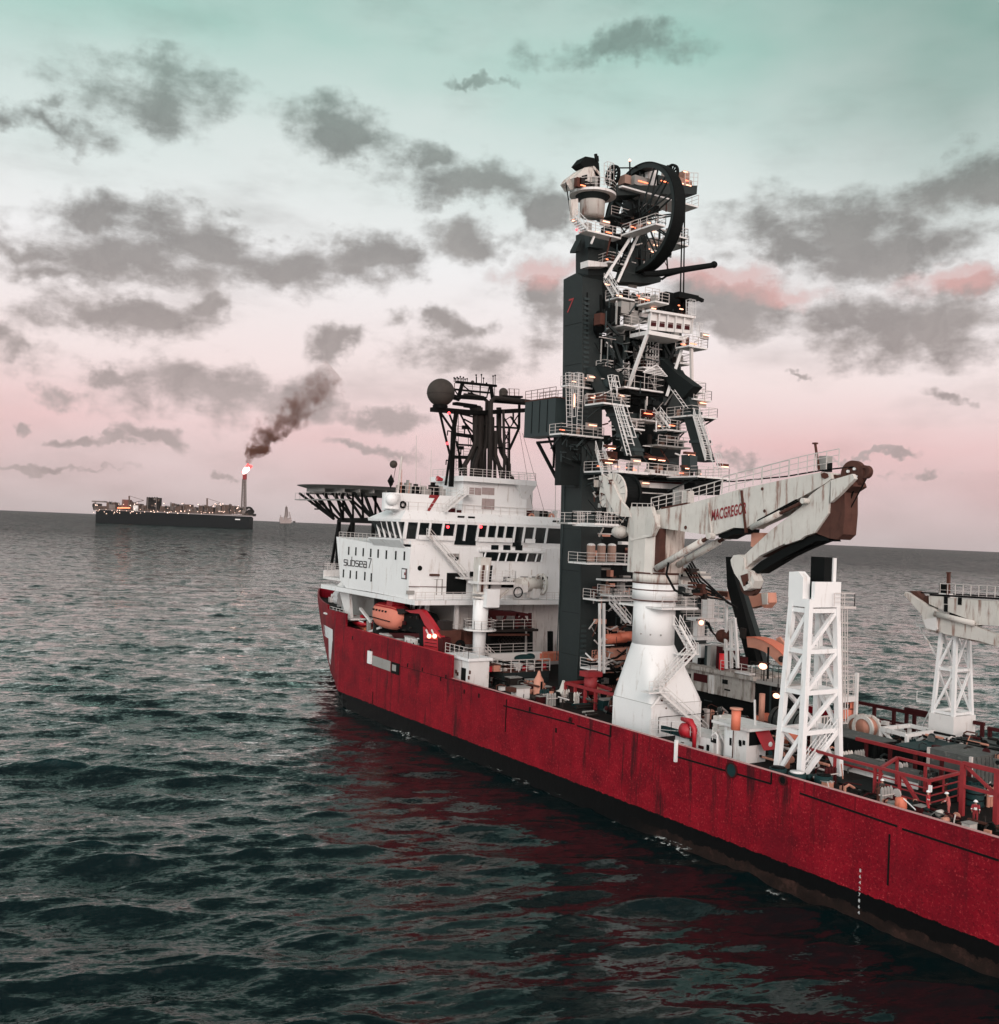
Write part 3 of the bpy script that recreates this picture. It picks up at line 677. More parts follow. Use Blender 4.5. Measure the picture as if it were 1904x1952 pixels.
# white lower window aprons between dark full-height panes
for (p0, p1) in ((797,866),(887,885),(911,937),(937,975),(1001,1019)):
    if p1 <= p0: continue
    a = A(p0,1030,x=XB); b = A(p1,1030,x=XB); mb = MB(); mb.box((XB-.18,a.y,26.3),(XB+.0,b.y,26.95)); mb.build('window_apron','clean',br)
for (p0, p1) in ((868,908),(979,995)):
    a = A(p0,1030,x=XB); b = A(p1,1030,x=XB); mb = MB(); mb.box((XB+.15,a.y,25.75),(XB+.36,b.y,26.4)); mb.build('door_window','glass',br)
for (px, k) in ((866,0),(886,0),(1047,0),(1062,0)):
    a = A(px,970,x=XB+1); mb = MB(); mb.bar((XB+.15,a.y,29.45),(XB+.15,a.y-1.1,29.45),.9,.10,up=(1,0,.6)); mb.build('roof_window','glass',rf)
for px in (818,845):
    pass
for (px, py) in ((722,1016),(847,1021)):
    a = A(px,py,x=XB-.3); mb = MB(); mb.ball((XB-.35,a.y,a.z),.16,8); 
mb = MB(); a = A(866,1013,x=XB-.3); mb.ball((XB-.2,A(720,1013,x=XB).y if 0 else A(722,1012,x=XB).y-.0,27.3),.01,4)
for px in (724,850):
    a = A(px,1013,x=XB-.25)
for (px, py) in ((905+0,0),):
    pass
for px in (869,0):
    if px: 
        a = A(722+0,1010,x=XB)
# red lamps glimmering inside the bridge
for px in (859,852+0):
    pass
for (px, py) in ((863,1027),):
    pass
for (px, py) in ((722+141-0,1028),):
    pass
for zx in (1090,1332):
    c = ((1150+.5252*zx)/2.017, (1400+.5252*1192)/2.017); a = A(*c, x=XB-.35); mb = MB(); mb.ball((XB-.3,a.y,a.z),.20,8); mb.build('red_lamp','lampr',br)
# bridge-wing deck rail and monkey island rails
mb = MB(); mb.rail([(XB+.4,PY+.1,25.6),(XB+24,PY-.2,25.6)]); mb.build('wing_railing','rail',br)
mb = MB(); mb.rail([(XB+1.4,YB0-1.5,30.3),(XB+1.4,YB0-32,30.3)],1.15,rows=2); mb.rail([(XB+1.4,YB0-1.5,30.3),(XB+9,YB0-1.5,30.3)],1.15,rows=2); mb.build('roof_railing','rail',rf)
# --- upper deck houses
def house(name, px0, px1, X, ztop_, zbot, depth, mat='clean', py=950):
    a = A(px0,py,x=X); b = A(px1,py,x=X); mb = MB(); mb.box((X,a.y,zbot),(X+depth,b.y,ztop_)); return mb.build(name,mat,ship)
X2 = 128.0
zt7 = A(800,942,x=X2).z
h7 = house('upper_house', 744, 905, X2, zt7, 30.2, 2.6)
a = A(744,950,x=X2); mb = MB(); mb.tube([(X2+.02,a.y-.2,30.4),(X2+.02,a.y-.2,zt7-.2)],1.2,16); mb.build('rounded_corner','clean',h7)
flat_text('7','house_numeral','textr',h7,(X2-.02,A(811,950,x=X2).y,A(818,975,x=X2).z),(0,-1,0),(0,0,1),3.4,.03,bold=.02,shear=.2)
mb = MB(); mb.rail([(X2+.3,a.y-1,zt7),(X2+.3,a.y-11.5,zt7)],1.1,rows=2); mb.build('roof_railing','rail',h7)
for i,(px,w,hh_) in enumerate(((760,1.0,1.2),(775,.8,1.6),(789,1.2,1.1),(803,1.6,.9),(822,1.2,1.5),(838,1.0,1.0))):
    p = A(px,940,x=X2+2); mb = MB(); mb.box((X2+2,p.y,zt7),(X2+3,p.y-w,zt7+hh_)); mb.box((X2+2.2,p.y-.2,zt7+hh_),(X2+2.7,p.y-w*.6,zt7+hh_+.4)); mb.build('roof_locker','grey' if i%2 else 'mast',h7)
X3 = 126.6
zb3 = 30.2; zt3 = A(950,922,x=X3).z; y0 = A(882,950,x=X3).y; y1 = A(1004,950,x=X3).y
mb = MB(); mb.box((X3,y0,zb3),(X3+8.5,y1,zt3)); fh = mb.build('funnel_house','clean',ship)
xl = A(864,930,y=y0).x
mb = MB(); mb.box((X3-1.0,y0+.6,zt3),(X3+9,y1-1.0,zt3+.75)); mb.build('funnel_deck','clean',fh)
mb = MB(); mb.prism([(X3-1,y1-1.0,zt3),(X3-1,y1+2.2,zt3),(X3+0,y1+.8,zt3-2.1),(X3+0,y1-.02,zt3-2.1)],(1.2,0,0)); mb.build('deck_bracket','clean',fh)
mb = MB(); mb.rail([(X3-.8,y0+.4,zt3+.75),(X3-.8,y1-.9,zt3+.75),(X3+8,y1-.9,zt3+.75)]); mb.rail([(X3-.8,y0+.4,zt3+.75),(X3+8.5,y0+.4,zt3+.75)]); mb.build('deck_railing','rail',fh)
for (p0,q0,p1,q1) in ((895,929,917,944),(919,929,942,944),(919,950,942,972)):
    a = A(p0,q0,x=X3-.05); b = A(p1,q1,x=X3-.05); mb = MB(); mb.box((X3-.05,a.y,a.z),(X3-.002,b.y,b.z)); mb.build('louvre_panel',M.setdefault('louvre',material('brown_grey_louvre',(.33,.26,.25),.7,var=.3,rust=.7,scale=2,rustcol=(.2,.12,.1))),fh)
# side stairs up to the funnel deck
a = A(845,975,x=X3-1.5); b = A(886,942,x=X3-1.5); mb = MB(); mb.stairs((X3-1.6,a.y,30.3),(X3-1.6,b.y,b.z),.9,(1,0,0)); mb.build('outer_stair','white',fh)
mb = MB(); mb.box((X3-2.2,b.y,b.z-.15),(X3,b.y-1.3,b.z)); mb.rail([(X3-2.1,b.y,b.z),(X3-2.1,b.y-1.2,b.z)]); mb.build('stair_landing','white',fh)
# rear right small house
y2 = A(1006,960,x=X3).y; mb = MB(); mb.box((X3+2,y2,30.2),(X3+5,y2-2.2,34)); mb.rail([(X3+2,y2-.1,34.1),(X3+2,y2-2.1,34.1)]); mb.build('winch_house','clean',ship)
# clutter along the bridge roof edge: fire boxes, buoys, lockers
r2 = random.Random(3)
for i in range(16):
    px = 860+i*13+r2.uniform(-4,4); p = A(px,985,x=XB+2); w = r2.uniform(.3,1.0)
    mb = MB(); mb.box((XB+1.8,p.y,30.3),(XB+2.6,p.y-w,30.3+r2.uniform(.4,1.2))); mb.build('roof_fitting', r2.choice(('grey','mast','white','maroon')), rf)
for (px, py) in ((720+6,0),(768,962),(1013,985),(1051,985)):
    if not py: continue
    p = A(px,py,x=X2-.3 if px<800 else XB+1.2); mb = MB(); mb.ring(p,(1,0,0),.28,.52,.2,20); mb.build('life_ring','mast' if px<800 else 'salmon',ship)
# whip aerials
for (px, y0_, y1_, X) in ((764,940,895,X2+2),(792,940,830,X2+3),(820,940,858,X2+3),(1058,985,850,XB+3),(800,940,912,X2+2),(779,940,920,X2+2)):
    p = A(px,y0_,x=X); q = A(px+2,y1_,x=X); mb = MB(); mb.tube([p,q],[.07,.035],5); mb.build('whip_aerial','rail' if px>790 else 'salmon',ship)
# signal mast with day shapes
p = A(755,965,x=X2+.6); q = A(766,870,x=X2+.6); mb = MB(); mb.tube([p,q],.17,8); sm_ = mb.build('signal_mast','rail',ship)
p = A(750,885,x=X2+.6); mb = MB(); mb.ball(p,.55,10); mb.build('radar_ball','radome',sm_)
p = A(745,917,x=X2+.6); mb = MB(); mb.add([(p.x,p.y+.55,p.z),(p.x,p.y-.55,p.z),(p.x-.55,p.y,p.z),(p.x+.55,p.y,p.z),(p.x,p.y,p.z+1.0),(p.x,p.y,p.z-1.0)],[(0,2,4),(2,1,4),(1,3,4),(3,0,4),(2,0,5),(1,2,5),(3,1,5),(0,3,5)]); mb.build('day_shape','mast',sm_)
p = A(747,952,x=X2-1); mb = MB(); mb.ball(p,.9,14); mb.build('satellite_dome','clean',ship)
# windsock
p = A(833,935,x=X2+3); q = A(833,912,x=X2+3); mb = MB(); mb.tube([p,q],.1,6); wsk = mb.build('windsock_pole','rail',ship)
mb = MB(); mb.tube([q,q+Vector((0,-.9,-.15))],[.42,.22],8); mb.build('windsock','red',wsk)
# --- foredeck fittings: white tanks, bitts, bow frames
for (zx, zy, r, mat) in ((395,1670,.75,'white'),(390,1740,.75,'white')):
    c = zz(zx,zy); p = A(*c,y=-70); mb = MB(); mb.tube([p+Vector((.9,0,0)),p-Vector((.9,0,0))],r,12); mb.build('foredeck_tank',mat,ship)
mb = MB(); p = A(*zz(420,1470),y=-67); q = A(*zz(540,1640),y=-67); mb.prism([p,q,q+Vector((-1.2,0,-4)),q+Vector((.6,0,-4)),p+Vector((1.2,0,-.6))],(0,-.4,0)); mb.build('wing_strut','white',ship)
r3 = random.Random(5)
for i in range(14):
    x = 150+r3.uniform(0,28); y = YC+r3.uniform(-.6,.75)*hb(x,13); s_ = r3.uniform(.5,1.3)
    mb = MB(); mb.box((x,y,13.2),(x+s_,y-s_*1.4,13.2+s_*1.3)); mb.tube([(x,y-.3,13.2+s_*1.3+.3),(x,y-1.4,13.2+s_*1.3+.3)],.35,8); mb.build('mooring_winch', r3.choice(('grey','white','rust')), ship)
mb = MB(); mb.tube([(168,YC,13.2),(168,YC,22)],.3,8); mb.build('foremast','white',ship)
# transom
mb = MB(); mb.box((19.7,YC-HB,-1.6),(20.1,YC+HB,9.2)); mb.build('transom','hull',ship)

# ---------------------------------------------------------------- helicopter deck
hc = Vector((169.5, YC, 34.2)); HR = 12.2
hd = thing('helideck', 'round dark helicopter deck cantilevered over the bow on a black truss', 'helideck', (hc.x, hc.y, 26))
n8 = 24
def circ(r, z, cx=hc.x): return [(cx+r*math.cos(2*math.pi*k/n8), hc.y+r*math.sin(2*math.pi*k/n8), z) for k in range(n8)]
mb = MB(); mb.prism(circ(HR-.9,34.0),(0,0,.45)); mb.build('landing_deck', M.setdefault('hdeck',material('dark_green_deck',(.22,.21,.20),.7)), hd)
mb = MB(); a = circ(HR-.9,34.05); b = circ(HR+.9,34.5)
mb.add(a+b,[(i,(i+1)%n8,n8+(i+1)%n8,n8+i) for i in range(n8)]); mb.add([(x,y,z+.06) for x,y,z in a]+[(x,y,z+.06) for x,y,z in b],[(n8+i,n8+(i+1)%n8,(i+1)%n8,i) for i in range(n8)]); mb.build('safety_net','grey',hd)
mb = MB()
for i in range(-5,6):
    y = hc.y+i*2.1; hw = math.sqrt(max(0,(HR-1)**2-(i*2.1)**2)); mb.box((hc.x-hw,y-.12,33.4),(hc.x+hw,y+.12,34.0))
for i in (-2,0,2):
    x = hc.x+i*3.2; hw = math.sqrt((HR-1)**2-(i*3.2)**2); mb.box((x-.18,hc.y-hw,33.1),(x+.18,hc.y+hw,33.42))
mb.build('deck_beams','grey',hd)
mb = MB(); mb.box((hc.x-13,hc.y+9.4,31.9),(hc.x+9.5,hc.y+10.6,32.1)); mb.rail([(hc.x-13,hc.y+10.5,32.1),(hc.x+9.5,hc.y+10.5,32.1)],1.1,rows=1,step=2.2)
mb.bar((hc.x+9.5,hc.y+10.5,32.0),(hc.x+11.4,hc.y+2,32.4),.35,.2); mb.build('catwalk','grey',hd)
base = [(158.5,-72.5),(158.5,-88.5),(166.5,-73.5),(166.5,-87.5)]
mb = MB()
for (x, y) in base:
    mb.bar((x,y,28.6),(x,y,20),.55)
mb.bar((158.5,-72.5,28.6),(166.5,-73.5,21),.45); mb.bar((158.5,-72.5,28.6),(166.5,-73.5,28.6),.5,.8); mb.bar((158.5,-88.5,28.6),(166.5,-87.5,28.6),.5,.8); mb.bar((158.5,-72.5,28.6),(158.5,-88.5,28.6),.5,.8); mb.bar((166.5,-73.5,28.6),(166.5,-87.5,28.6),.5,.8)
mb.bar((150.5,-72.5,28.8),(158.5,-72.5,28.6),.5,.8); mb.bar((150.5,-72.5,28.8),(150.5,-72.5,20),.5)
mb.bar((166.5,-73.5,28.6),(169,-73.5,20.5),.4)
mb.build('support_leg','mast',hd)
mb = MB()
for y in (-72.5,-80.5,-88.5):
    for (xa_, xb_) in ((166.5,179),(166.5,175.5),(166.5,171),(162.5,168),(158.5,164),(158.5,161),(162.5,159.5),(158.5,155.5),(154.5,158.5),(150.5,155),(162.5,162.5),(150.5,151.5),(166.5,166.8),(154.5,152)):
        dy = (1.6 if y > -75 else (-1.6 if y < -86 else 0))
        mb.bar((xa_,y,28.7),(xb_,y+dy,33.2),.34)
mb.bar((166.5,-73.5,28.7),(176,-73.5,31.9),.3); mb.bar((170,-72.2,30.4),(174.5,-72.2,30.4),.25); mb.bar((170,-72.2,31.3),(176,-72.2,31.3),.25)
mb.build('deck_truss','mast',hd)
# ---------------------------------------------------------------- radar and exhaust mast
XM = 130.5
def z3(zx, zy, x=XM): return at(793.3+.1302*zx, 704+.1302*zy, x=x)
mast = thing('exhaust_mast', 'sooty black lattice mast with exhaust pipes and large sphere above the funnel house', 'mast', (XM,-80,zt3+.75))
PIPES = [([(710,1600),(710,1400),(800,1250),(860,1100),(860,600)],.36),([(850,1600),(862,1380),(930,1180),(930,560)],.46),([(1000,1600),(1000,700),(930,560),(700,530)],.30),
 ([(1075,1600),(1080,1100),(1090,480),(1150,420),(1660,480)],.38),([(1150,1600),(1150,1350),(1120,1280),(1120,700)],.26),([(1350,1600),(1350,1400),(1250,1200),(1210,1000),(1210,560)],.40),
 ([(1250,1600),(1215,1420),(1160,1250),(1160,900)],.30),([(960,1600),(980,1250),(1030,1050),(1040,470),(980,420),(700,380)],.32),([(880,1600),(890,1100),(890,600),(800,560)],.36),([(1280,1600),(1290,1300),(1275,600)],.2),([(930,1600),(960,1000),(965,620)],.3),
 ([(810,1600),(830,1300),(870,1150)],.34),([(1120,1290),(1180,1360),(1300,1500)],.16),([(1400,1600),(1360,1520)],.2)]
for i,(pl,r_) in enumerate(PIPES):
    xx = XM+(i%3-1)*1.1; mb = MB(); mb.smooth = True; mb.tube([z3(a,b,xx) for a,b in pl],r_,12); mb.build('exhaust_pipe','exh',mast)
mb = MB()
def mbar(p, q, w, x=XM, h=None): mb.bar(z3(*p,x),z3(*q,x),w,h)
for (p, q, w, x) in (((510,1720),(545,900),.55,XM-2),((545,900),(590,610),.5,XM-2),((430,1700),(500,1200),.28,XM-2.5),((340,610),(450,1080),.26,XM-2),((450,1080),(500,1280),.26,XM-2),((360,640),(540,900),.26,XM-2),((640,640),(800,960),.2,XM),
   ((700,730),(830,800),.2,XM),((640,1560),(640,1280),.3,XM),((590,1050),(690,1540),.25,XM),((690,1540),(640,1300),.2,XM),((480,640),(560,850),.2,XM-2),((690,760),(840,930),.2,XM),((640,650),(840,700),.2,XM),
   ((580,950),(820,985),.5,XM-1),((820,985),(850,1060),.5,XM-1),((590,1100),(810,1115),.25,XM-1),((560,1285),(760,1290),.5,XM-1),
   ((1510,400),(1505,860),.3,XM+1),((1505,860),(1360,1180),.3,XM+1),((1360,860),(1360,1600),.26,XM+1),((1380,690),(1500,860),.22,XM+1),((1130,840),(1500,862),.28,XM+1),((1270,1150),(1370,1170),.25,XM+1),((1290,930),(1360,1060),.14,XM+1),((1360,900),(1290,1060),.14,XM+1),((1420,640),(1420,790),.2,XM+1),((1500,660),(1370,860),.14,XM+1),((1280,700),(1370,860),.2,XM+1),((1400,1560),(1420,1620),.3,XM+1),
   ((840,830),(1120,840),.3,XM),((840,1140),(1260,1150),.3,XM),((1280,1100),(1370,1050),.12,XM+1),((1280,760),(1370,700),.12,XM+1)):
    mbar(p, q, w, x)
mb.build('lattice','mast',mast)
mb = MB()
mbar((240,585),(860,640),1.6,XM-1,.62); mbar((860,640),(1600,600),1.4,XM,.6); mbar((400,365),(620,425),1.4,XM-1,.5); mbar((560,500),(860,540),1.2,XM-1,.4); mbar((600,400),(1000,430),1,XM-1,.5); mbar((1100,460),(1650,500),1,XM,.5); mbar((1240,400),(1520,410),1.6,XM,.3); mbar((1250,480),(1520,490),.6,XM,.3)
mb.build('mast_platform','mast',mast)
mb = MB()
mbar((580,185),(1170,245),.5,XM,.34); mbar((680,190),(605,460),.42,XM); mbar((1090,240),(1120,430),.42,XM); mbar((550,293),(1070,345),.4,XM,.25); mbar((690,240),(860,380),.14,XM); mbar((1070,250),(1030,420),.14,XM); mbar((560,300),(640,420),.14,XM); mbar((760,350),(930,400),.3,XM); mbar((935,200),(935,420),.12,XM); mbar((880,200),(880,110),.14,XM)
mb.build('top_frame','mast',mast)
for (zx, z0_, z1_) in ((555,185,125),(575,185,140),(600,180,120),(622,180,135),(645,180,110),(668,185,140),(690,190,120),(715,192,145),(745,195,140),(877,205,85),(955,215,80),(985,220,130),(1030,225,205),(1125,240,100),(1155,240,90)):
    p = z3(zx,z0_); q = z3(zx,z1_); mb = MB(); mb.tube([p,q],.06,5); mb.ball(q,.14,5); mb.build('aerial','mast',mast)
mb = MB(); 
for a, b in (((560,290),(560,200)),((1365,400),(1365,280)),((1440,400),(1435,285))): mb.bar(z3(*a),z3(*b),.08)
mb.rail([z3(700,285),z3(1060,320)],.9,rows=2); mb.rail([z3(1340,400),z3(1500,405)],1.2,rows=2); mb.rail([z3(690,1280),z3(780,1285)],1.2); mb.rail([z3(600,940),z3(700,955)],1.1); mb.build('mast_railing','rust',mast)
for (a, b) in (((600,1480),(600,640)),((1320,1540),(1320,900)),((780,1000),(780,1140)),((1130,430),(1130,260))):
    mb = MB(); mb.ladder(z3(*a),z3(*b),.4); mb.build('mast_ladder','mast',mast)
mb = MB(); mb.smooth = True; c = z3(360,340,XM-1); mb.ball(c,2.02,24); rd = mb.build('radar_sphere','radome',mast)
mb = MB(); mb.ring(c-Vector((0,0,.25)),(0,0,1),2.0,2.045,.05,48); mb.build('seam_band','exh',rd); mb = MB(); mb.tube([c-Vector((0,0,2.4)),c-Vector((0,0,1.85))],1.1,16); mb.build('pedestal','mast',rd)
mb = MB(); mb.smooth = True; c = z3(1275,335); mb.ball(c,.66,16); mb.tube([c-Vector((0,0,.8)),c],.64,16); mb.build('radar_dome','radome',mast)
mb = MB(); mb.smooth = True; c = z3(825,190); mb.ball(c,.28,10); mb.build('radar_dome','radome',mast)
for (zx, zy) in ((480,640),(455,1085)):
    mb = MB(); mb.ball(z3(zx,zy,XM-2.4),.2,8); mb.build('red_lamp','lampr',mast)
for (zx, zy) in ((710,850),(655,1150)):
    mb = MB(); c = z3(zx,zy,XM-.5); mb.box(c-Vector((.3,.35,.25)),c+Vector((.3,.35,.25))); mb.bar(c,c-Vector((0,0,1.0)),.14); mb.build('radar_scanner','mast',mast)
for (zx, zy) in ((460,900),(440,1330)):
    mb = MB(); mb.bar(z3(zx,zy,XM-2),z3(zx+50,zy+10,XM-2),.16); mb.bar(z3(zx,zy,XM-2),z3(zx-5,zy+70,XM-2),.12); mb.build('signal_bracket','mast',mast)

for (a, b, c_, d_) in ((990,822,1018,985),(996,826,1040,985),(748,925,756,880)):
    mb = MB(); mb.tube([at(a,b,x=XM),at(c_,d_,x=XM-4)],.035,4); mb.build('wire_stay','rust',ship)
awall(822,1104,843,1104.8,'door_outline','grey',acc); awall(822,1104,822.8,1134,'door_outline','grey',acc); awall(832,1104,832.6,1134,'door_outline','grey',acc); awall(842.4,1104,843,1134,'door_outline','grey',acc); awall(820,1094,838,1098,'door_lamp','rust',acc,.25)
mb = MB(); a = at(779,1118,x=X1-.15); b = at(850,1119,x=X1-.15); mb.bar(a,b,.09); mb.build('hand_rail','rust',acc)
for k in range(4): awall(905+k*36,1086,906+k*36,1096,'pipe_drop','rail',acc,.15)
# ---------------------------------------------------------------- pipelay tower
def t1(zx, zy, **k): return at(991.6+.2344*zx, 277.6+.2344*zy, **k)
def t2(zx, zy, **k): return at(991.6+.2344*zx, 674.3+.2344*zy, **k)
tw = thing('pipelay_tower', 'tall charcoal pipelay tower amidships with white railed platforms and big dark wheel near its top', 'tower', (104, -82, 8))
rt = random.Random(21)
TX = [100]
def lamp(parent, p, w=1.2, mat='lampw', vertical=False):
    mb = MB(); p = Vector(p)
    d = Vector((0, 0, w/2)) if vertical else Vector((0, w/2, 0))
    mb.bar(p-d*.8, p+d*.8, .13, .11); return mb.build('lamp', mat, parent)
def plat(c, dx, dy, rails='apsf', lamps=1, mat='white', thick=.2, h=1.15, clutter=3, stay=False, parent=None, wall=False):
    """railed platform; c = its port aft corner, dx forward, dy to starboard"""
    c = Vector(c); x0, y0, z = c; x1 = x0+dx; y1 = y0-dy; par = parent or tw
    mb = MB(); mb.box((x0, y0, z-thick), (x1, y1, z)); pf = mb.build('platform', mat, par)
    r = MB(); P_ = {'a': ((x0, y0), (x0, y1)), 'p': ((x0, y0), (x1, y0)), 's': ((x0, y1), (x1, y1)), 'f': ((x1, y0), (x1, y1))}
    for s in rails: (a, b) = P_[s]; r.rail([(a[0], a[1], z), (b[0], b[1], z)], h)
    r.build('railing', 'rail', pf)
    for i in range(lamps):
        yy = y0-dy*(i+.5)/lamps + rt.uniform(-.2, .2); lamp(pf, (x1-.25*abs(dx), yy, z+rt.uniform(.35, .8)), rt.uniform(.7, 1.6) if dy > 2 else .6, 'lampw' if rt.random() < .6 else 'lampo')
    cb = MB(); n = 0
    for i in range(clutter):
        w = rt.uniform(.3, .9); yy = y0-rt.uniform(.2, max(.3, dy-w)); xx = x0+dx*rt.uniform(.45, .9); hh = rt.uniform(.5, 1.5)
        cb = MB(); cb.box((xx, yy, z), (xx+min(w, dx*.3), yy-w, z+hh)); cb.build('equipment_box', rt.choice(('grey','rust','exh','black','tan','dark')), pf)
    if stay:
        s = MB(); s.bar((x0+.2, y0-.3, z-thick), (x1, y0-.3, z-thick-1.6), .14); s.bar((x0+.2, y1+.3, z-thick), (x1, y1+.3, z-thick-1.6), .14)
        for i in range(int(dy/1.2)+1): s.bar((x0+.05, y0-i*1.2-.1, z-thick-.1), (x1, y0-i*1.2-.1, z-thick-.1), .12, .3)
        s.build('bracket', 'dark', pf)
    return pf
def tbar(name, a, b, w, mat='dark', h=None, par=None): mb = MB(); mb.bar(a, b, w, h); return mb.build(name, mat, par or tw)
def tpoly(name, pts, off, mat='dark', par=None): mb = MB(); mb.prism(pts, off); return mb.build(name, mat, par or tw)
# main port column: light side to port, toothed rack aft
YP = -77.0
lo = [at(1064,1308,y=YP), at(1098,1318,y=YP), at(1106,1180,y=YP), at(1109,850,y=YP), at(1110,528,y=YP), at(1099,520,y=YP), at(1074,533,y=YP), at(1071,850,y=YP), at(1066,1120,y=YP)]
col = tpoly('main_column', lo, (0, -3.2, 0))
# black aft plates put shade into the colour; upper strip backs the rack
xc = lo[3].x
mb = MB(); mb.prism([(lo[1].x-.06,YP-.12,9.5),(lo[1].x-.06,YP-3.1,9.5),(lo[3].x-.06,YP-3.1,37),(lo[3].x-.06,YP-.12,37)],(.09,0,0)); mb.prism([(lo[3].x-.06,YP-.12,37),(lo[3].x-.06,YP-1.15,37),(lo[4].x-.06,YP-1.15,59),(lo[4].x-.06,YP-.12,59)],(.09,0,0)); mb.build('rack_shade_plate','black',col)
rk = MB()
za, zb = 11.0, 58.5
teeth = []; nT = int((zb-za)/.62)
for i in range(nT):
    z = za+i*.62; f = (z-za)/(zb-za); x = lo[2].x*(1-f)+lo[4].x*f
    teeth += [(x-.28,YP-.2,z),(x-.28,YP-.2,z+.3),(x,YP-.2,z+.3),(x,YP-.2,z+.62)]
rk.prism([(lo[4].x+.06,YP-.2,zb),(lo[2].x+.06,YP-.2,za)]+teeth,(0,-.8,0))
rk.build('toothed_rack', 'slate', col)
sp = MB(); sp.bar((lo[1].x-.1, YP-2.9, 9), (lo[4].x-.1, YP-2.9, 58.5), .3); sp.bar((lo[1].x-.1, YP-.75, 14), (lo[4].x-.1, YP-.75, 58.5), .18); sp.build('guide_rail', 'black', col)
# broken-out red numeral painted on the column
flat_text('7','column_numeral',M.setdefault('redtxt',material('red_numeral_paint',(.28,.012,.014),.5,var=.2,scale=4)),col,(at(1079,597,y=YP).x,YP+.02,at(1079,597,y=YP).z),(-1,0,0),(0,0,1),2.5,.02,stretch=1.0,shear=.25)
# deep web between column and body, upper head frame (port)
web = lambda a, X=None: None
Xw = lo[4].x+.2
def q(px, py, X=None): return at(px, py, x=Xw if X is None else X)
tpoly('upper_column', [q(1121,524),q(1121,440),q(1160,446),q(1160,524)], (2.6,0,0))
tpoly('column_flange', [q(1098,475,Xw+.6),q(1108,455,Xw+.6),q(1108,479,Xw+.6),q(1098,479,Xw+.6)], (1.3,0,0))
tpoly('column_web', [q(1113,524),q(1160,524),q(1168,540),q(1188,560),q(1188,584),q(1150,570),q(1139,574),q(1137,600),q(1137,680),q(1146,690),q(1172,706),q(1172,740),q(1113,740)], (2.4,0,0),'soot')
tpoly('protruding_box', [q(1122,441,Xw-.8),q(1154,446,Xw-.8),q(1152,475,Xw-.8),q(1124,470,Xw-.8)], (.9,0,0),'slate')  # box standing proud of the upper column
tpoly('taper_bracket', [q(1121,496,Xw-1.6),q(1158,501,Xw-1.6),q(1158,508,Xw-1.6),q(1121,508,Xw-1.6)], (1.6,0,0),'white')
# body between the two columns, with the port opening left clear
XB2 = 103.0
def b(px, py): return at(px, py, x=XB2)
tpoly('cross_beam', [b(1113,556),b(1200,556),b(1296,575),b(1296,612),b(1180,604),b(1113,600)][:0] or [b(1150,556),b(1296,572),b(1296,606),b(1156,588)], (3.4,0,0))
tpoly('tower_body', [b(1196,640),b(1294,655),b(1292,716),b(1280,760),b(1262,800),b(1206,796),b(1180,740),b(1160,706),b(1146,692),b(1152,640)], (2.8,0,0),'black')  # tower body coloured black, shade of the inner frame put into the paint
tpoly('starboard_column', [b(1272,600),b(1300,604),b(1294,900),b(1262,900)], (3.2,0,0))
tpoly('gripper_housing', [b(1172,618),b(1212,622),b(1206,700),b(1184,690),b(1178,660),b(1165,650)], (1.4,0,0),'black')
tpoly('tower_body', [b(1196,790),b(1262,800),b(1258,880),b(1200,872)], (3.4,0,0),'black')
tpoly('tower_body', [b(1262,846),b(1290,850),b(1290,872),b(1262,872)], (3.4,0,0),'black')
# column head arch above the lower opening
tpoly('gusset', [at(1070,828,x=101.8),at(1164,830,x=101.8),at(1164,846,x=101.8),at(1146,848,x=101.8),at(1135,858,x=101.8),at(1131,880,x=101.8),at(1130,925,x=101.8),at(1068,925,x=101.8)], (1.2,0,0),'soot')
tpoly('gusset', [at(1239,862,x=102.5),at(1250,845,x=102.5),at(1300,845,x=102.5),at(1296,870,x=102.5),at(1262,872,x=102.5),at(1256,885,x=102.5)], (1.2,0,0),'soot')
# inclined legs, each with flange collars
def leg(pts, Y, w, t_):
    P0 = [at(px, py, y=Y) for px, py in pts]; mb = MB()
    L_ = [p+Vector((w/2, 0, 0)) for p in P0]; R_ = [p-Vector((w/2, 0, 0)) for p in P0]
    mb.prism(L_+R_[::-1], (0, -t_, 0)); lg = mb.build('inclined_leg', 'dark', tw)
    for f in (.35, .62, .85):
        i = int(f*(len(P0)-1)); p = P0[i].lerp(P0[min(i+1, len(P0)-1)], f*(len(P0)-1)-i)
        mb = MB(); mb.box((p.x-w/2-.15, Y+.15, p.z-.18), (p.x+w/2+.15, Y-t_-.15, p.z+.18)); mb.build('flange_collar', 'slate', lg)
    return lg
leg([(1122,700),(1160,776),(1180,812),(1196,850),(1200,868)], -77.6, 2.0, 1.3)
leg([(1277,705),(1296,740),(1313,795),(1338,880)], -87.6, 1.9, 1.3)
tpoly('leg_head', [at(1140,696,y=-78),at(1172,712,y=-78),at(1170,730,y=-78),at(1146,752,y=-78),at(1118,728,y=-78),at(1116,702,y=-78)], (0,-1.4,0),'soot')
tpoly('lifting_lug', [at(1150,722,y=-77.9),at(1160,724,y=-77.9),at(1158,738,y=-77.9),at(1150,735,y=-77.9)], (0,-.4,0),'slate')
tpoly('leg_head', [at(1256,680,y=-87),at(1290,712,y=-87),at(1322,736,y=-87),at(1300,760,y=-87),at(1280,740,y=-87),at(1264,720,y=-87)], (0,-1.5,0),'soot')
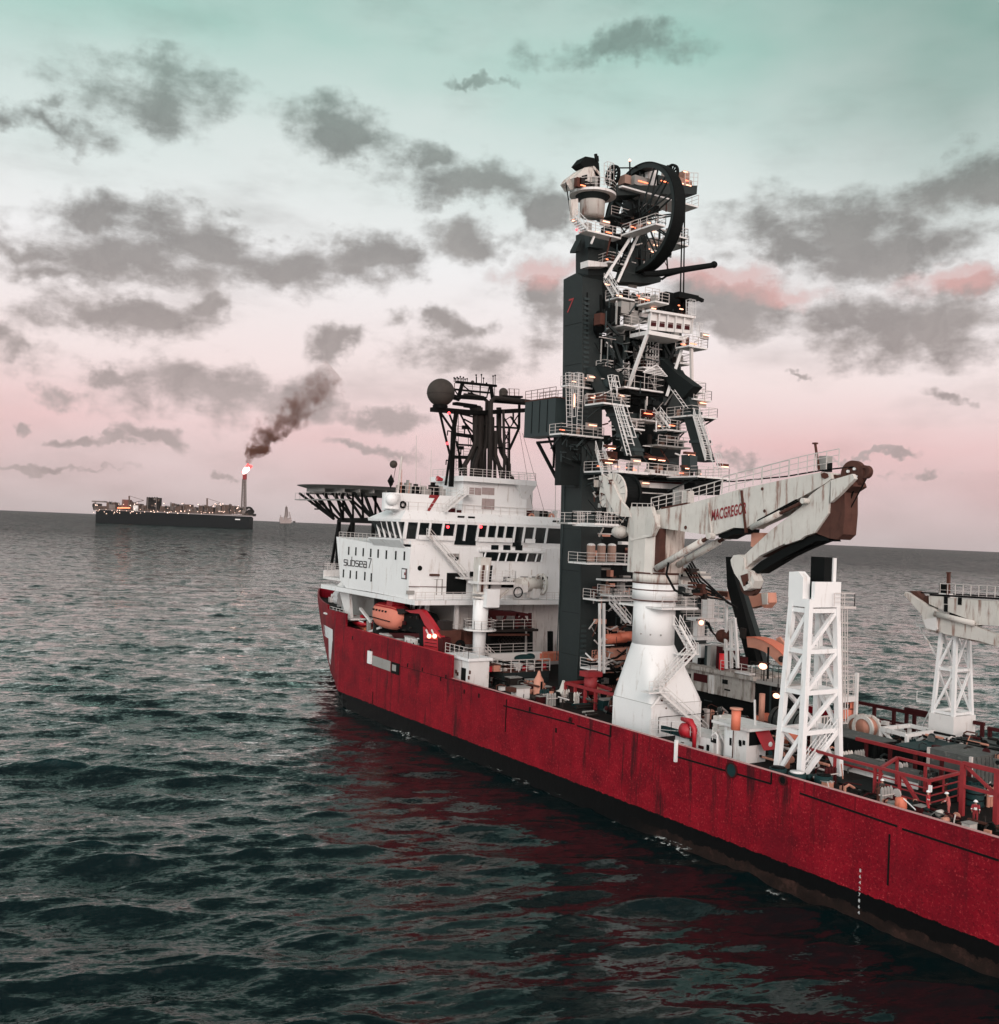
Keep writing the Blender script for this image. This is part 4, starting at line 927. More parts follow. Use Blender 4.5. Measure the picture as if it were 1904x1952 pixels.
# lower body under the main platform
tpoly('lower_body', [at(1131,925,x=104.5),at(1290,940,x=104.5),at(1290,1120,x=104.5),at(1286,1345,x=104.5),at(1190,1345,x=104.5),at(1136,1290,x=104.5)], (3.0,0,0),'black')
tpoly('pipe_rack_front', [at(1109,1150,x=102.6),at(1132,1150,x=102.6),at(1139,1230,x=102.6),at(1155,1318,x=102.6),at(1112,1318,x=102.6)], (1.6,0,0),'black')
for i in range(14):
    a = at(1112+i*1.4,1165+i*11.3,x=102.5); mb = MB(); mb.box((102.3,a.y,a.z),(102.6,a.y-1.5-.02*i,a.z+.28)); mb.build('rack_step','slate',tw)
# horizontal chord bridging the legs
tbar('cross_chord', at(1137,905,x=100), at(1330,915,x=96.5), 1.1, 'dark', .9)
# white bulkheads under the main platform
for i in range(6):
    a = t2(1050+i*54,1000+i*3,x=97.5); mb = MB(); mb.prism([(a.x,a.y,a.z-.9),(a.x,a.y,a.z+.9),(a.x+1,a.y,a.z+1.0),(a.x+1,a.y,a.z-1.3)],(0,-1.35,0)); mb.build('drum_cradle','white',tw)
for (z0_, z1_) in ((1030,1370),):
    for k, (dz, mt_, w) in enumerate(((0,'black',.3),(20,'maroon',.35),(45,'white',1.0),(85,'black',.9),(105,'white',.5))):
        tbar('cross_girder', t2(975,1015+dz,x=96.8+.1*k), t2(1400,1040+dz*1.0,x=96.8+.1*k), .5, mt_, w*.8)
# --- platforms (upper part)
plat(t1(800,1225,x=99.5), 2.6, 3.2, 'aps', 1)
a = t1(700,1095,x=101.2); c = t1(780,1222,x=99.5)
mb = MB(); mb.stairs(c, a, 1.0, (1,0,0)); mb.build('platform_stair','white',tw); lamp(tw, (a+c)/2+Vector((.8,0,.6)), .9)
plat(t1(1095,1258,x=96), 4.2, 2.3, 'apf', 2)
plat(t1(1015,1222,x=99.5), 2.6, 2.4, 'a', 2)
plat(t1(845,1450,x=98.5), 5.5, 2.3, 'ap', 1)
mb_ = plat(t1(1045,1500,x=96.2), 3.6, 6.0, 'p', 0, clutter=0, thick=.5)
# enclosed white gallery with maroon panels
c = t1(1045,1495,x=96.2); d = t1(1385,1530,x=96.2)
g = tpoly('gallery_wall', [c, d, d+Vector((0,0,1.9)), c+Vector((0,0,2.1))], (.25,0,0), 'white')
for i in range(5):
    f0 = (i+.18)/5; f1 = (i+.82)/5; a = c.lerp(d, f0); e = c.lerp(d, f1); tpoly('panel', [a+Vector((-.04,0,.45)), e+Vector((-.04,0,.45)), e+Vector((-.04,0,.95)), a+Vector((-.04,0,.95))], (.05,0,0), 'maroon', g)
    tpoly('panel_trim', [a+Vector((-.05,0,1.0)), e+Vector((-.05,0,1.0)), e+Vector((-.05,0,1.12)), a+Vector((-.05,0,1.12))], (.05,0,0), 'rust', g)
for i in range(6):
    a = c.lerp(d, i/5); tbar('rib', a+Vector((-.12,0,0)), a+Vector((-.3,0,2.2)), .16, 'white', par=g)
tpoly('cornice', [c+Vector((-.5,.4,2.1)), d+Vector((-.5,-.3,1.9)), d+Vector((-.5,-.3,2.2)), c+Vector((-.5,.4,2.4))], (1.4,0,0), 'white', g)
for (zx, zy, w, hh, mt_) in ((890,1440,1.3,2.6,'grey'),(985,1430,1.3,2.8,'white'),(740,1440,1.4,2.2,'black'),(820,1360,1.3,1.5,'grey'),(930,1340,1.2,1.5,'grey'),(1010,1350,1.1,1.5,'white'),(1180,1330,3.8,2.3,'black'),(1290,1370,1.5,2.2,'rust'),(650,1450,.8,1.4,'rust')):
    a = t1(zx,zy,x=99.5); mb = MB(); mb.box((99.5,a.y,a.z),(100.8,a.y-w,a.z+hh)); mb.build('equipment_cabinet',mt_,tw)
lamp(tw, t1(1085,1325,x=98), .9); lamp(tw, t1(1310,1330,x=98), .7); lamp(tw, t1(1290,1300,x=98), .3,'lampo')
plat(t1(1370,1620,x=94.5), 2.4, 3.2, 'aps', 2)
plat(t1(1300,1760,x=97), 2, 1.8, 'as', 1)
mb = MB(); mb.ladder(t1(1425,1590,x=95),t1(1425,1450,x=95),.9,cage=True); mb.build('ladder','white',tw)
mb = MB(); mb.ladder(t1(1370,1410,x=97),t1(1370,1260,x=97),.9,cage=True); mb.build('ladder','white',tw)
mb = MB(); a = t1(1290,1230,x=97); mb.box(a,a+Vector((1,-3.4,.7))); mb.bar(a+Vector((.5,-3,.6)),a+Vector((.5,-4.6,.3)),.4); mb.build('davit_head','black',tw)
# behind the wheel
plat(t1(1090,740,x=101), 5, 6.0, 'as', 2, 'white')
plat(t1(1240,720,x=99), 2, 2.6, 'as', 0)
plat(t1(1060,840,x=101), 3, 3.6, 'a', 1, clutter=1)
plat(t1(720,935,x=101), 2.5, 3.4, 'ap', 1)
plat(t1(740,560,x=102), 3, 5.0, 'a', 0, mat='dark')
tpoly('machinery_housing', [t1(870,530,x=101),t1(1010,480,x=101),t1(1130,490,x=101),t1(1125,560,x=101),t1(870,575,x=101)], (3,0,0),'black')
a = t1(1070,480,x=102.5); mb = MB(); mb.box(a,a+Vector((1.5,-2.6,2.7))); mb.build('machinery_cabin','rust',tw)
# L-shaped catwalk around the head
a = t1(540,680,x=99.6); plat(a, 1.6, 5.4, 'a', 3)
plat(t1(820,722,x=99.6), -3.6, 1.4, 'sp', 1, clutter=1)
pA = at(1184,447,x=99.6); pB = at(1249,433,y=pA.y)
pf = plat((pB.x,pA.y,pA.z), pA.x-pB.x, 1.6, 'psa', 2, clutter=2)
a = t1(425,590,x=101.6); c = t1(525,690,x=99.6); mb = MB(); mb.stairs(c, a, 1.2, (1,0,0)); mb.build('platform_stair','white',tw); lamp(tw, (a+c)/2+Vector((.9,0,.6)), .8)
# crossed white struts
tbar('white_strut', t1(925,705,x=98.8), t1(685,1080,x=99.6), .3, 'white'); tbar('white_strut', t1(960,725,x=98.8), t1(790,1110,x=99.6), .3, 'white')
tbar('white_strut', t1(1045,1500,x=96.4), t2(870,295,x=99.4), .36, 'white'); tbar('white_strut', t1(1350,1540,x=96.4), t2(1190,345,x=97.6), .36, 'white'); tbar('white_strut', t1(1390,1640,x=95), t2(1395,260,x=95), .34, 'rail'); tbar('white_strut', t1(600,740,x=100), t1(575,800,x=100), .2, 'white')
tbar('white_strut', t1(740,720,x=100), t1(700,900,x=100), .14, 'rust')
# A-frame and base below the wheel
F = lambda zx, zy, x=100.5: t1(zx, zy, x=x)
tpoly('wheel_frame', [F(820,1105),F(830,1060),F(1000,1040),F(1090,1050),F(1150,1075),F(1140,1110),F(1080,1120)], (2.6,0,0))
tpoly('wheel_frame', [F(955,700),F(1010,700),F(1065,920),F(1060,1050),F(1000,1050),F(960,830)], (1.0,0,0))
tpoly('wheel_frame', [F(900,860),F(960,830),F(960,1050),F(830,1080)], (1.6,0,0))
tpoly('wheel_frame', [F(905,320,102.5),F(1010,320,102.5),F(1030,470,102.5),F(1000,500,102.5),F(905,520,102.5)], (1.8,0,0))
tpoly('pipe_chute', [F(1000,1040,99.8),F(1000,1000,99.8),F(1140,885,99.8),F(1185,880,99.8),F(1150,930,99.8),F(1060,1050,99.8)], (1.2,0,0))
mb = MB(); mb.tube([F(1010,1045,99),F(1130,1040,98),F(1580,970,96)],[.35,.42,.34],10); mb.ball(F(1575,968,96),.45,8); bm_ = mb.build('outrigger_boom','black',tw)
mb = MB(); mb.tube([F(1150,1088,98.4),F(1190,1060,98.2),F(1340,1020,97.4)],.16,6); mb.build('outrigger_stay','black',tw)
mb = MB(); mb.bar(F(1170,890,100),F(1225,885,99),.3); mb.bar(F(1190,890,100),F(1198,1010,100),.14); mb.build('chute_pin','black',tw)
tpoly('upper_truss', [F(770,720,102.4),F(900,700,102.4),F(900,860,102.4),F(830,820,102.4),F(760,780,102.4)], (1.5,0,0),'black')
# the big wheel: fore-and-aft plane
WC = at(1225,418,y=-84.3)
whl = thing('t','t','t',WC); bpy.data.objects.remove(whl)
mb = MB(); mb.ring(WC,(0,1,0),6.25,6.85,1.5,72); mb.smooth = False; wheel = mb.build('guide_wheel','dark',tw,loc=WC)
mb = MB(); mb.ring(WC,(0,1,0),6.85,6.97,1.7,72); mb.build('rim_flange','black',wheel)
mb = MB(); mb.tube([WC+Vector((0,.9,0)),WC-Vector((0,.9,0))],.75,16); mb.build('hub','black',wheel)
for k in range(14):
    a = 2*math.pi*(k+.3)/14; d = Vector((math.cos(a),0,math.sin(a))); 
    for s in (.6,-.6): mb = MB(); mb.bar(WC+Vector((0,s*1.1,0))+d*.6,WC+Vector((0,s*.5,0))+d*6.3,.16); mb.build('spoke','dark',wheel)
# top beam, platform and small sheaves
c = t1(760,400,x=100.3)
tpoly('head_beam', [t1(780,322,x=100.3),t1(1440,325,x=100.3),t1(1435,395,x=100.3),t1(1300,390,x=100.3),t1(790,405,x=100.3)], (2.8,0,0))
pt_ = plat(t1(830,322,x=99.6), 3.8, 12.9, 's', 0, clutter=0, h=1.5)
mb = MB(); a = t1(1340,325,x=99.6); e = t1(1442,328,x=99.6); mb.rail([a,e],1.7,step=.8); mb.rail([a+Vector((3.6,0,0)),e+Vector((3.6,0,0))],1.7); mb.build('railing','rail',pt_)
for (zx, zy, w, hh, mt_, l_) in ((850,290,1.0,1.1,'tan',0),(930,300,2.6,1.2,'grey',1),(1030,300,1.6,2.2,'white',0),(1210,300,4.0,1.3,'tan',3),(1330,300,.9,1.8,'tan',1),(1120,300,2.0,1.2,'dark',1)):
    a = t1(zx,zy+12,x=100.4); mb = MB(); mb.box(a,(a.x+1.4,a.y-w,a.z+hh)); o_ = mb.build('equipment_box',mt_,pt_)
    for i in range(l_): lamp(pt_, (a.x-.1, a.y-w*(i+.5)/l_, a.z+.5), w/l_*.75, 'lampw' if i else 'lampo')
lamp(pt_, t1(1345,215,x=100), .9)
for (zx, zy, r_) in ((1228,235,1.35),(752,245,1.35)):
    c_ = t1(zx,zy,x=101.5); mb = MB(); mb.ring(c_,(0,1,0),r_-.25,r_,.35,28)
    for k in range(6): a = math.pi*k/6; d = Vector((math.cos(a),0,math.sin(a))); mb.bar(c_-d*r_*.85,c_+d*r_*.85,.16)
    mb.build('sheave','black',tw)
tbar('top_cable', t1(735,182,x=101), t1(1195,180,x=101), .14, 'cable')
tbar('light_pole', t1(892,300,x=101), t1(890,125,x=101), .14, 'mast'); mb = MB(); mb.ball(t1(890,120,x=101),.16,6); mb.build('lamp','lampw',tw)
tbar('light_pole', t1(1198,220,x=101), t1(1200,160,x=101), .2, 'mast')
for (zx0, zx1) in ((1322,1297),(1338,1325)):
    mb = MB(); mb.tube([t1(zx0,395,x=99.9),t1(zx1,1390,x=98)],.10,6); mb.build('hoist_cable','cable',tw)
# --- platforms (lower part)
c0 = t2(535,428,x=102.4)
plat(t2(675,392,x=95.2), 3.6, 4.1, 'aps', 3, stay=True)
plat(t2(330,642,x=100.4), 2.4, 6.6, 'aps', 2, stay=True, clutter=2)
plat(t2(390,250,x=101.6), 1.6, 3.8, 'aps', 1, clutter=0)
mb = MB(); mb.ladder(t2(455,450,x=101.5),t2(455,160,x=101.5),.8,cage=True); mb.ladder(t2(400,600,x=101.5),t2(390,160,x=101.5),.8,cage=True); mb.build('ladder','white',tw)
mb = MB(); mb.ladder(t2(480,620,x=101.5),t2(495,160,x=101.5),.8); mb.build('ladder','white',tw)
lamp(tw, t2(440,380,x=101.2), 2.0, vertical=True); lamp(tw, t2(570,205,x=101.2), 1.6)
plat(t2(1390,494,x=93.4), 4.5, 4.4, 'aps', 2, stay=True)
plat(t2(1410,360,x=93.8), 2.5, 3.0, 'as', 1)
plat(t2(1420,300,x=94.5), 2.5, 1.8, 'as', 1)
mb = MB(); mb.ladder(t2(1350,440,x=93.6),t2(1240,290,x=95),.6); mb.build('ladder','white',tw)
mb = MB(); a = t2(1430,510,x=93); e = t2(1530,870,x=90.5); mb.stairs(e, a, .9, (0,1,0)); mb.build('leg_stair','white',tw)
mb = MB(); mb.ladder(t2(1530,800,x=90.6),t2(1420,500,x=92.6),.8,cage=True); mb.build('ladder','white',tw)
mb = MB(); mb.ladder(t2(900,745,x=92.4),t2(800,420,x=94.6),1.0,cage=True,r=.09); mb.ladder(t2(760,300,x=95.4),t2(735,180,x=96.5),.9,cage=True,r=.08); mb.ladder(t2(885,830,x=92.0),t2(775,420,x=94.6),.6,r=.08); mb.build('ladder','white',tw)
plat(t2(845,262,x=97.4), 3, 6.4, 'aps', 0, h=2.2)
mb = MB(); a = t2(1040,150,x=97.5); e = t2(1150,190,x=97.5)
for k in range(5): mb.bar(t2(1000+k*8,150-k*9,x=97.4),t2(1190-k*10,185-k*16,x=97.4),.09)
mb.bar(t2(1000,150,x=97.4),t2(1110,90,x=97.4),.12); mb.bar(t2(1110,90,x=97.4),t2(1195,185,x=97.4),.12); mb.build('canopy_frame','white',tw)
tpoly('platform_skirt', [t2(850,280,x=98),t2(1190,300,x=98),t2(1170,345,x=98),t2(960,345,x=98),t2(900,320,x=98)], (2,0,0),'black')
plat(t2(870,598,x=96.6), 3, 2.8, 'as', 1); plat(t2(975,527,x=97.4), 3, 3.9, 'a', 0)
mb = MB(); mb.bar(t2(1005,485,x=96.8),t2(1075,490,x=96.8),.9,.8); mb.build('lamp_housing','maroon',tw); lamp(tw, t2(1040,488,x=96.3), 1.6, 'lampo')
mb = MB(); a = t2(1110,500,x=97); e = t2(1190,605,x=95.6); mb.stairs(e, a, 1.2, (1,0,0)); mb.build('platform_stair','white',tw)
plat(t2(1190,610,x=95.6), 2.4, 3.4, 'as', 2, stay=True)
plat(t2(1120,735,x=96.5), 2.5, 5.6, 'a', 1, 'grey', clutter=5)
plat(t2(1190,690,x=96.5), 2.5, 3.6, '', 0, 'grey', clutter=3)
# cages in the middle of the tower
for (za_, zb_, w) in ((1800,1660,1.8),(1720,1560,1.2)):
    mb = MB(); a = t1(1030,za_,x=99.6); e = t1(1120,za_,x=99.6); hgt = (za_-zb_)*.0158
    for k in range(6): mb.bar(a+Vector((0,0,hgt*k/5)),e+Vector((0,0,hgt*k/5)),.09)
    for k in range(5): p_ = a.lerp(e,k/4); mb.bar(p_,p_+Vector((0,0,hgt)),.09)
    mb.build('ladder_cage','white',tw)
plat(t1(1000,1795,x=99.4), 1.8, 2.0, 'aps', 0, clutter=1); plat(t1(680,1815,x=100), 1.6, 1.5, 'aps', 0, clutter=0); plat(t1(1140,1850,x=99.4), 1.6, 1.4, 'aps', 0)
mb = MB(); mb.ladder(t1(860,1900,x=99.6),t1(860,1750,x=99.6),.9); mb.build('ladder','white',tw)
tpoly('gripper_housing', [t1(620,1400,x=102),t1(650,1340,x=102),t1(660,1400,x=102),t1(690,1500,x=102),t1(640,1560,x=102),t1(615,1500,x=102)], (1,0,0),'black')
for (p_, q_, w) in (((760,1600),(860,1904),.4),((880,1560),(800,1880),.45),((1290,1560),(1240,1800),.9),((1160,1560),(1200,1880),.5),((700,1560),(760,1740),.5)):
    tbar('inner_frame', t1(*p_,x=100.8), t1(*q_,x=100.8), w, 'slate' if w > .5 else 'dark')
for i in range(26):
    zx = rt.uniform(660,1280); zy = rt.uniform(1560,1900); a = t1(zx,zy,x=rt.uniform(100.6,102.6)); s_ = rt.uniform(.4,1.5)
    mb = MB(); mb.box(a,a+Vector((.8,-s_,rt.uniform(.3,2.2)))); mb.build('tower_equipment',rt.choice(('dark','black','slate','black','dark','grey')),tw)
for i in range(12):
    zx = rt.uniform(900,1240); zy = rt.uniform(400,760); a = t2(zx,zy,x=rt.uniform(99,101.5)); s_ = rt.uniform(.5,1.8)
    mb = MB(); mb.box(a,a+Vector((.8,-s_,rt.uniform(.4,1.6)))); mb.build('tower_equipment',rt.choice(('dark','black','slate','dark')),tw)
# main working platforms
pm_ = plat(t2(790,944,x=94.4), 6.5, 12.6, 'aps', 5, clutter=6, stay=True)
plat(t2(800,952,x=94.0), 1.2, 4.6, 'a', 1, clutter=1)
plat(t2(1440,990,x=89.6), 5.4, 5.2, 'aps', 2, clutter=4, stay=True)
for (zx, zy) in ((745,770),(1075,858),(1150,868),(1395,825),(720,888),(1370,935),(1665,920)):
    a = t2(zx,zy,x=95 if zx<1300 else 91); lamp(tw, a, 1.3, 'lampw'); mb = MB(); mb.box(a+Vector((.15,.8,.12)),a+Vector((.7,-.8,.4))); mb.build('lamp_housing','rust',tw)
mb = MB(); a = t2(700,990,x=95); e = t2(640,780,x=97); mb.stairs(a, e, 1.1, (0,1,0)); mb.build('platform_stair','white',tw)
tpoly('control_cabin', [t2(730,900,x=96.5),t2(730,790,x=96.5),t2(790,800,x=96.5),t2(790,900,x=96.5)], (1.5,0,0),'rust')
tpoly('control_cabin', [t2(1380,950,x=90.8),t2(1380,820,x=90.8),t2(1440,830,x=90.8),t2(1440,960,x=90.8)], (1.5,0,0),'slate')
mb = MB(); mb.ladder(t2(1600,960,x=89.8),t2(1570,815,x=89.8),.8,cage=True); mb.build('ladder','white',tw)
# crane foot turret on the starboard side below the platform
tpoly('leg_shoe', [t2(1420,1000,x=91),t2(1640,1005,x=91),t2(1620,1150,x=91),t2(1430,1150,x=91)], (2,0,0),'black')
# port container-like winch house with its rail
YW = -75.4
p0 = at(1001,768,y=YW); p1 = at(1059,768,y=YW)
mb = MB(); mb.box((p0.x,YW,at(1001,834,y=YW).z),(p1.x,YW-2.4,p0.z+.1)); wh = mb.build('winch_house','slate',tw)
for k in range(1,4): 
    x = p0.x+(p1.x-p0.x)*k/4; mb = MB(); mb.box((x-.05,YW,40.9),(x+.05,YW+.05,p0.z)); mb.build('seam','black',wh)
mb = MB(); mb.box((p0.x+.05,YW+.05,p0.z+.1),(p1.x-.05,YW-2.45,p0.z+.25)); mb.rail([(p0.x,YW,p0.z+.2),(p1.x,YW,p0.z+.2)],1.3); mb.rail([(p0.x,YW-2.3,p0.z+.2),(p1.x,YW-2.3,p0.z+.2)],1.3); mb.build('railing','rust',wh)
mb = MB(); zb_ = at(1001,836,y=YW).z; mb.bar((p0.x-2.4,YW-.5,zb_-.6),(p1.x,YW-.5,zb_-.6),.3); mb.bar((p0.x-2.6,YW-.5,zb_-.6),(p1.x+.5,YW-1.2,zb_-5.6),.34); mb.bar((p1.x+1,YW-.8,zb_),(p1.x+1,YW-.8,zb_-4),.22); mb.bar((p1.x+2,YW-.5,zb_),(p1.x+.6,YW-.5,zb_-2),.2); mb.build('bracket','mast',wh)
mb = MB(); mb.tube([t2(455,760,x=101),t2(510,700,x=101)],.12,6); mb.build('strut','slate',tw)
# --- lower platforms beside the column, above the winches
plat(t2(420,1372,x=96), 3, 5.2, 'aps', 0, clutter=0, mat='grey')
plat(t2(420,1372,x=94.5), .8, 3.8, '', 0, clutter=0, mat='white')
pz = plat(t2(540,1700,x=94.5), 3.6, 7.2, 'aps', 0, clutter=0)
for i in range(3):
    a = t2(560+i*85,1695,x=95.6); mb = MB(); mb.tube([a+Vector((0,-.2,.1)),a+Vector((0,-.2,2.0))],.5,10); mb.build('pressure_vessel','tan',pz); mb = MB(); mb.ball(a+Vector((0,-.2,2.0)),.5,8,(1,1,.5)); mb.build('vessel_cap','white',pz)
plat(t2(700,1835,x=97), 2, 5.2, '', 0, clutter=0)
plat(at(1140,1143,x=97), 3, 6.2, 'aps', 0, clutter=1); plat(at(1168,1135,x=96), 3, 3.6, 'ap', 0, clutter=2)
for (px, py0, py1) in ((1143,1150,1283),(1151,1150,1283)):
    tbar('post', at(px,py1,x=96.6), at(px,py0,x=96.6), .26, 'white')
plat(at(1125,1275,x=97), 2, 3.0, 'aps', 0, clutter=0)
mb = MB(); mb.stairs(at(1198,1188,x=95.5), at(1166,1150,x=95.5), .9, (1,0,0)); mb.build('platform_stair','white',tw)
for (px, py, w) in ((1156,1218,3.0),(1180,1214,2.9)):
    a = at(px,py,x=98.5); mb = MB(); mb.smooth = True; mb.tube([a+Vector((0,0,0)),a+Vector((0,-w,.1))],.62,10); mb.build('orange_drum','orange',tw)
a = at(1128,1260,x=99.5); mb = MB(); mb.box(a,a+Vector((1,-8.0,.25))); mb.rail([a+Vector((0,0,.3)),a+Vector((0,-8,.3))],1,step=.4); mb.build('platform','salmon',tw)
a = at(1160,1259,x=99.2); mb = MB(); mb.box(a,a+Vector((1,-5.4,1.5))); mb.build('orange_basket','salmon',tw)
for i in range(40):
    px = rt.uniform(1128,1200); py = rt.uniform(1040,1330) if i < 24 else rt.uniform(1000,1110); a = at(px,py,x=rt.uniform(98.5,103.8)); s_ = rt.uniform(.3,1.6)
    mb = MB(); mb.box(a,a+Vector((.8,-s_,rt.uniform(.2,1.0)))); mb.build('deck_machinery',rt.choice(('dark','black','rust','grey','slate','maroon','salmon','white')),tw)
for i in range(16):
    px = rt.uniform(1128,1195); py = rt.uniform(1180,1300); a = at(px,py,x=98.8); e = a+Vector((0,rt.uniform(-3.5,-1),rt.uniform(-1.6,1.6))); mb = MB(); mb.tube([a,(a+e)/2+Vector((0,0,-.4)),e],rt.uniform(.06,.2),6); mb.build('hose',rt.choice(('black','exh','grey','rail')),tw)
# structure seen to the right of the crane pedestal
plat(at(1287,1160,x=92), 3, 2.0, 'aps', 0, clutter=0)
tpoly('stinger_housing', [at(1292,1128,x=93),at(1304,1118,x=93),at(1330,1150,x=93),at(1345,1168,x=93),at(1334,1190,x=93),at(1334,1290,x=93),at(1286,1290,x=93),at(1286,1160,x=93)], (4,0,0),'dark')
tpoly('stinger_housing', [at(1303,1128,x=92.6),at(1340,1168,x=92.6),at(1300,1168,x=92.6)], (.3,0,0),'grey')
# --- mast crane on the head of the tower
tc_ = thing('tower_top_crane', 'small cream crane folded on the round platform at the top of the tower', 'crane', t1(590,560,x=103.5))
CC = t1(590,400,x=102.5); 
mb = MB(); mb.smooth = True; mb.tube([CC+Vector((0,0,-2.8)),CC+Vector((0,0,-.4)),CC+Vector((0,0,.2))],[1.55,1.6,2.0],24); mb.build('pedestal','crane',tc_)
mb = MB(); mb.tube([CC+Vector((0,0,-.25)),CC+Vector((0,0,.05))],2.95,32); rp = mb.build('round_platform','white',tc_)
ring_ = [CC+Vector((2.9*math.cos(2*math.pi*k/16),2.9*math.sin(2*math.pi*k/16),.05)) for k in range(16)]
mb = MB(); mb.rail(ring_,1.25,closed=True,step=1.2); mb.build('railing','rail',rp)
mb = MB(); mb.tube([CC+Vector((0,0,-.9)),CC+Vector((0,0,-.25))],[1.6,2.2],24); mb.build('platform_cone','dark',rp)
G = lambda zx, zy, x=101.6: t1(zx, zy, x=x)
tpoly('jib', [G(480,330),G(440,260),G(520,180),G(600,165),G(650,220),G(640,330)], (1.6,0,0),'crane',tc_)
tpoly('jib', [G(370,300,102.5),G(400,260,102.5),G(480,200,102.5),G(520,230,102.5),G(480,340,102.5),G(410,360,102.5)], (1.2,0,0),'crane',tc_)
tpoly('engine_cover', [G(485,145),G(530,88),G(600,100),G(640,140),G(648,250),G(620,270),G(590,180),G(520,175)], (1.8,0,0),'black',tc_)
tpoly('cabin_window', [G(503,280,101.5),G(503,245,101.5),G(545,235,101.5),G(545,270,101.5)], (.1,0,0),'black',tc_)
tbar('aerial', G(622,130), G(612,68), .3, 'black', par=tc_); tbar('aerial', G(632,130), G(628,85), .2, 'black', par=tc_)
mb = MB(); mb.ladder(G(705,330,101.2),G(705,150,101.2),.9,cage=True); mb.build('ladder','rail',tc_)
mb = MB(); mb.tube([G(370,300,102.5),G(395,460,102.5),G(415,590,102.5)],.08,6); mb.build('hanging_cable','cable',tc_)
lamp(tc_, G(510,325,100.4), .9,'lampo'); lamp(tc_, G(760,345,101.5), .5,'lampo')
for i in range(8):
    a = G(460+i*24,330,101); s_ = rt.uniform(.3,.8); mb = MB(); mb.box(a,a+Vector((.6,-s_,rt.uniform(.5,1.4)))); mb.build('equipment_box',rt.choice(('rust','grey','crane','exh')),tc_)
mb = MB(); mb.ball(t1(458,685,x=101),.15,8); mb.build('red_lamp','lampr',tw)
tpoly('side_frame', [t1(410,440,x=101.6),t1(470,430,x=101.6),t1(470,560,x=101.6),t1(425,590,x=101.6)], (.4,0,0),'crane',tw)
# floodlights throughout
for (zx, zy, k) in ((1090,700,1),(1080,865,1),(1100,810,1),(1205,0,0)):
    if k: lamp(tw, t1(zx,zy,x=99.5), .8, 'lampw')

# runs of pipe, cable trays and bracing that break up the tower
rp_ = random.Random(55)
def run(zf, x0_, x1_, y0_, y1_, xa_, xb_, n, mats, wmin=.05, wmax=.16, long=3.0):
    for i in range(n):
        a = zf(rp_.uniform(x0_,x1_), rp_.uniform(y0_,y1_), x=rp_.uniform(xa_,xb_)); k = rp_.randrange(4)
        d = (Vector((0,0,rp_.uniform(.6,long))), Vector((0,-rp_.uniform(.6,long),0)), Vector((0,-rp_.uniform(.5,2),rp_.uniform(-1.8,1.8))), Vector((rp_.uniform(.5,2),0,rp_.uniform(-1.5,1.5))))[k]
        w = rp_.uniform(wmin,wmax); mb = MB()
        if k == 1 and rp_.random() < .5: mb.bar(a,a+d,w*2,w); mb.build('cable_tray',rp_.choice(mats),tw)
        else: mb.bar(a,a+d,w); mb.build('pipe_run',rp_.choice(mats),tw)
run(t1,640,1290,1300,1900,98.5,99.6,90,('black','slate','dark','grey','rail','slate','black'))
run(t1,720,1190,420,1060,99.0,100.6,46,('black','slate','dark','black','rust','rail'))
run(t2,640,1300,300,900,96.0,98.6,60,('black','slate','rail','grey','white','rust'),long=2.2)
run(t2,320,700,720,900,101.2,101.6,46,('slate','black','slate'),long=1.4)
run(t2,590,1000,1000,1500,97,99,50,('black','slate','rail','grey','exh','crane'),long=2.2)
run(lambda a,b,x: at(a,b,x=x),1128,1200,1100,1320,97.5,100,70,('black','slate','rail','grey','rust','salmon','white'),long=2.0)
for (a, b, c_, d_) in ((1296,640,1268,700),(1262,650,1290,700),(1205,650,1240,700),(1240,650,1206,700),(1150,610,1180,640),(1205,560,1240,590),(1270,560,1295,600)):
    tbar('cross_brace', at(a,b,x=99.8), at(c_,d_,x=99.8), .3, 'dark')
# glowing wall panels behind the rails
for (zx, zy, w, z2) in ((575,350,1.4,1),(825,350,1.7,1),(1475,410,1.6,1),(580,590,1.8,1),(940,880,1.6,1),(730,870,1.4,1),(1010,1060,1.6,1),(575,198,1.2,1),(690,630,1.6,0),(935,610,1.3,0),(915,1130,1.4,0),(1500,1550,1.4,0),(1220,250,3.0,0)):
    f_ = t2 if z2 else t1; X_ = 96.5 if (z2 and zy > 800) else (102.0 if not z2 else 100.6)
    if zx > 1400: X_ = 94.6
    p = f_(zx,zy,x=X_); mb = MB(); mb.box((X_,p.y+w/2,p.z-.4),(X_+.1,p.y-w/2,p.z+.4)); pn = mb.build('lamp_back_panel','grey',tw); lamp(pn,(X_-.25,p.y,p.z+.1),w*.8)

for k in range(9):
    z = 13+k*5.2; f = (z-za)/(zb-za); xq = lo[2].x*(1-f)+lo[4].x*f; mb = MB(); mb.box((xq+.02,YP,z),(xq+3.5,YP+.03,z+.06)); mb.build('plate_joint','soot',col)
mb = MB(); mb.tube([(xc+3.3,YP+.12,12),(xc+3.1,YP+.12,38)],.07,6); mb.build('drain_pipe','slate',col)
# ---------------------------------------------------------------- port deck crane
KY = -69.1
def zc(zx, zy, y=None, x=None): 
    return at(1140.3+.2864*zx, 818+.2864*zy, y=y, x=x)
cr = thing('deck_crane', 'big rust streaked cream crane with folded jib on a flared white pedestal, port side', 'crane', (80.9,-71.9,8))
PC = Vector((80.75+.5, -71.9, 0))
def cyl(r0, r1, z0, z1, n=40, c=None):
    c = PC if c is None else c; mb = MB(); mb.smooth = True; mb.tube([(c.x,c.y,z0),(c.x,c.y,z1)],[r0,r1],n); return mb
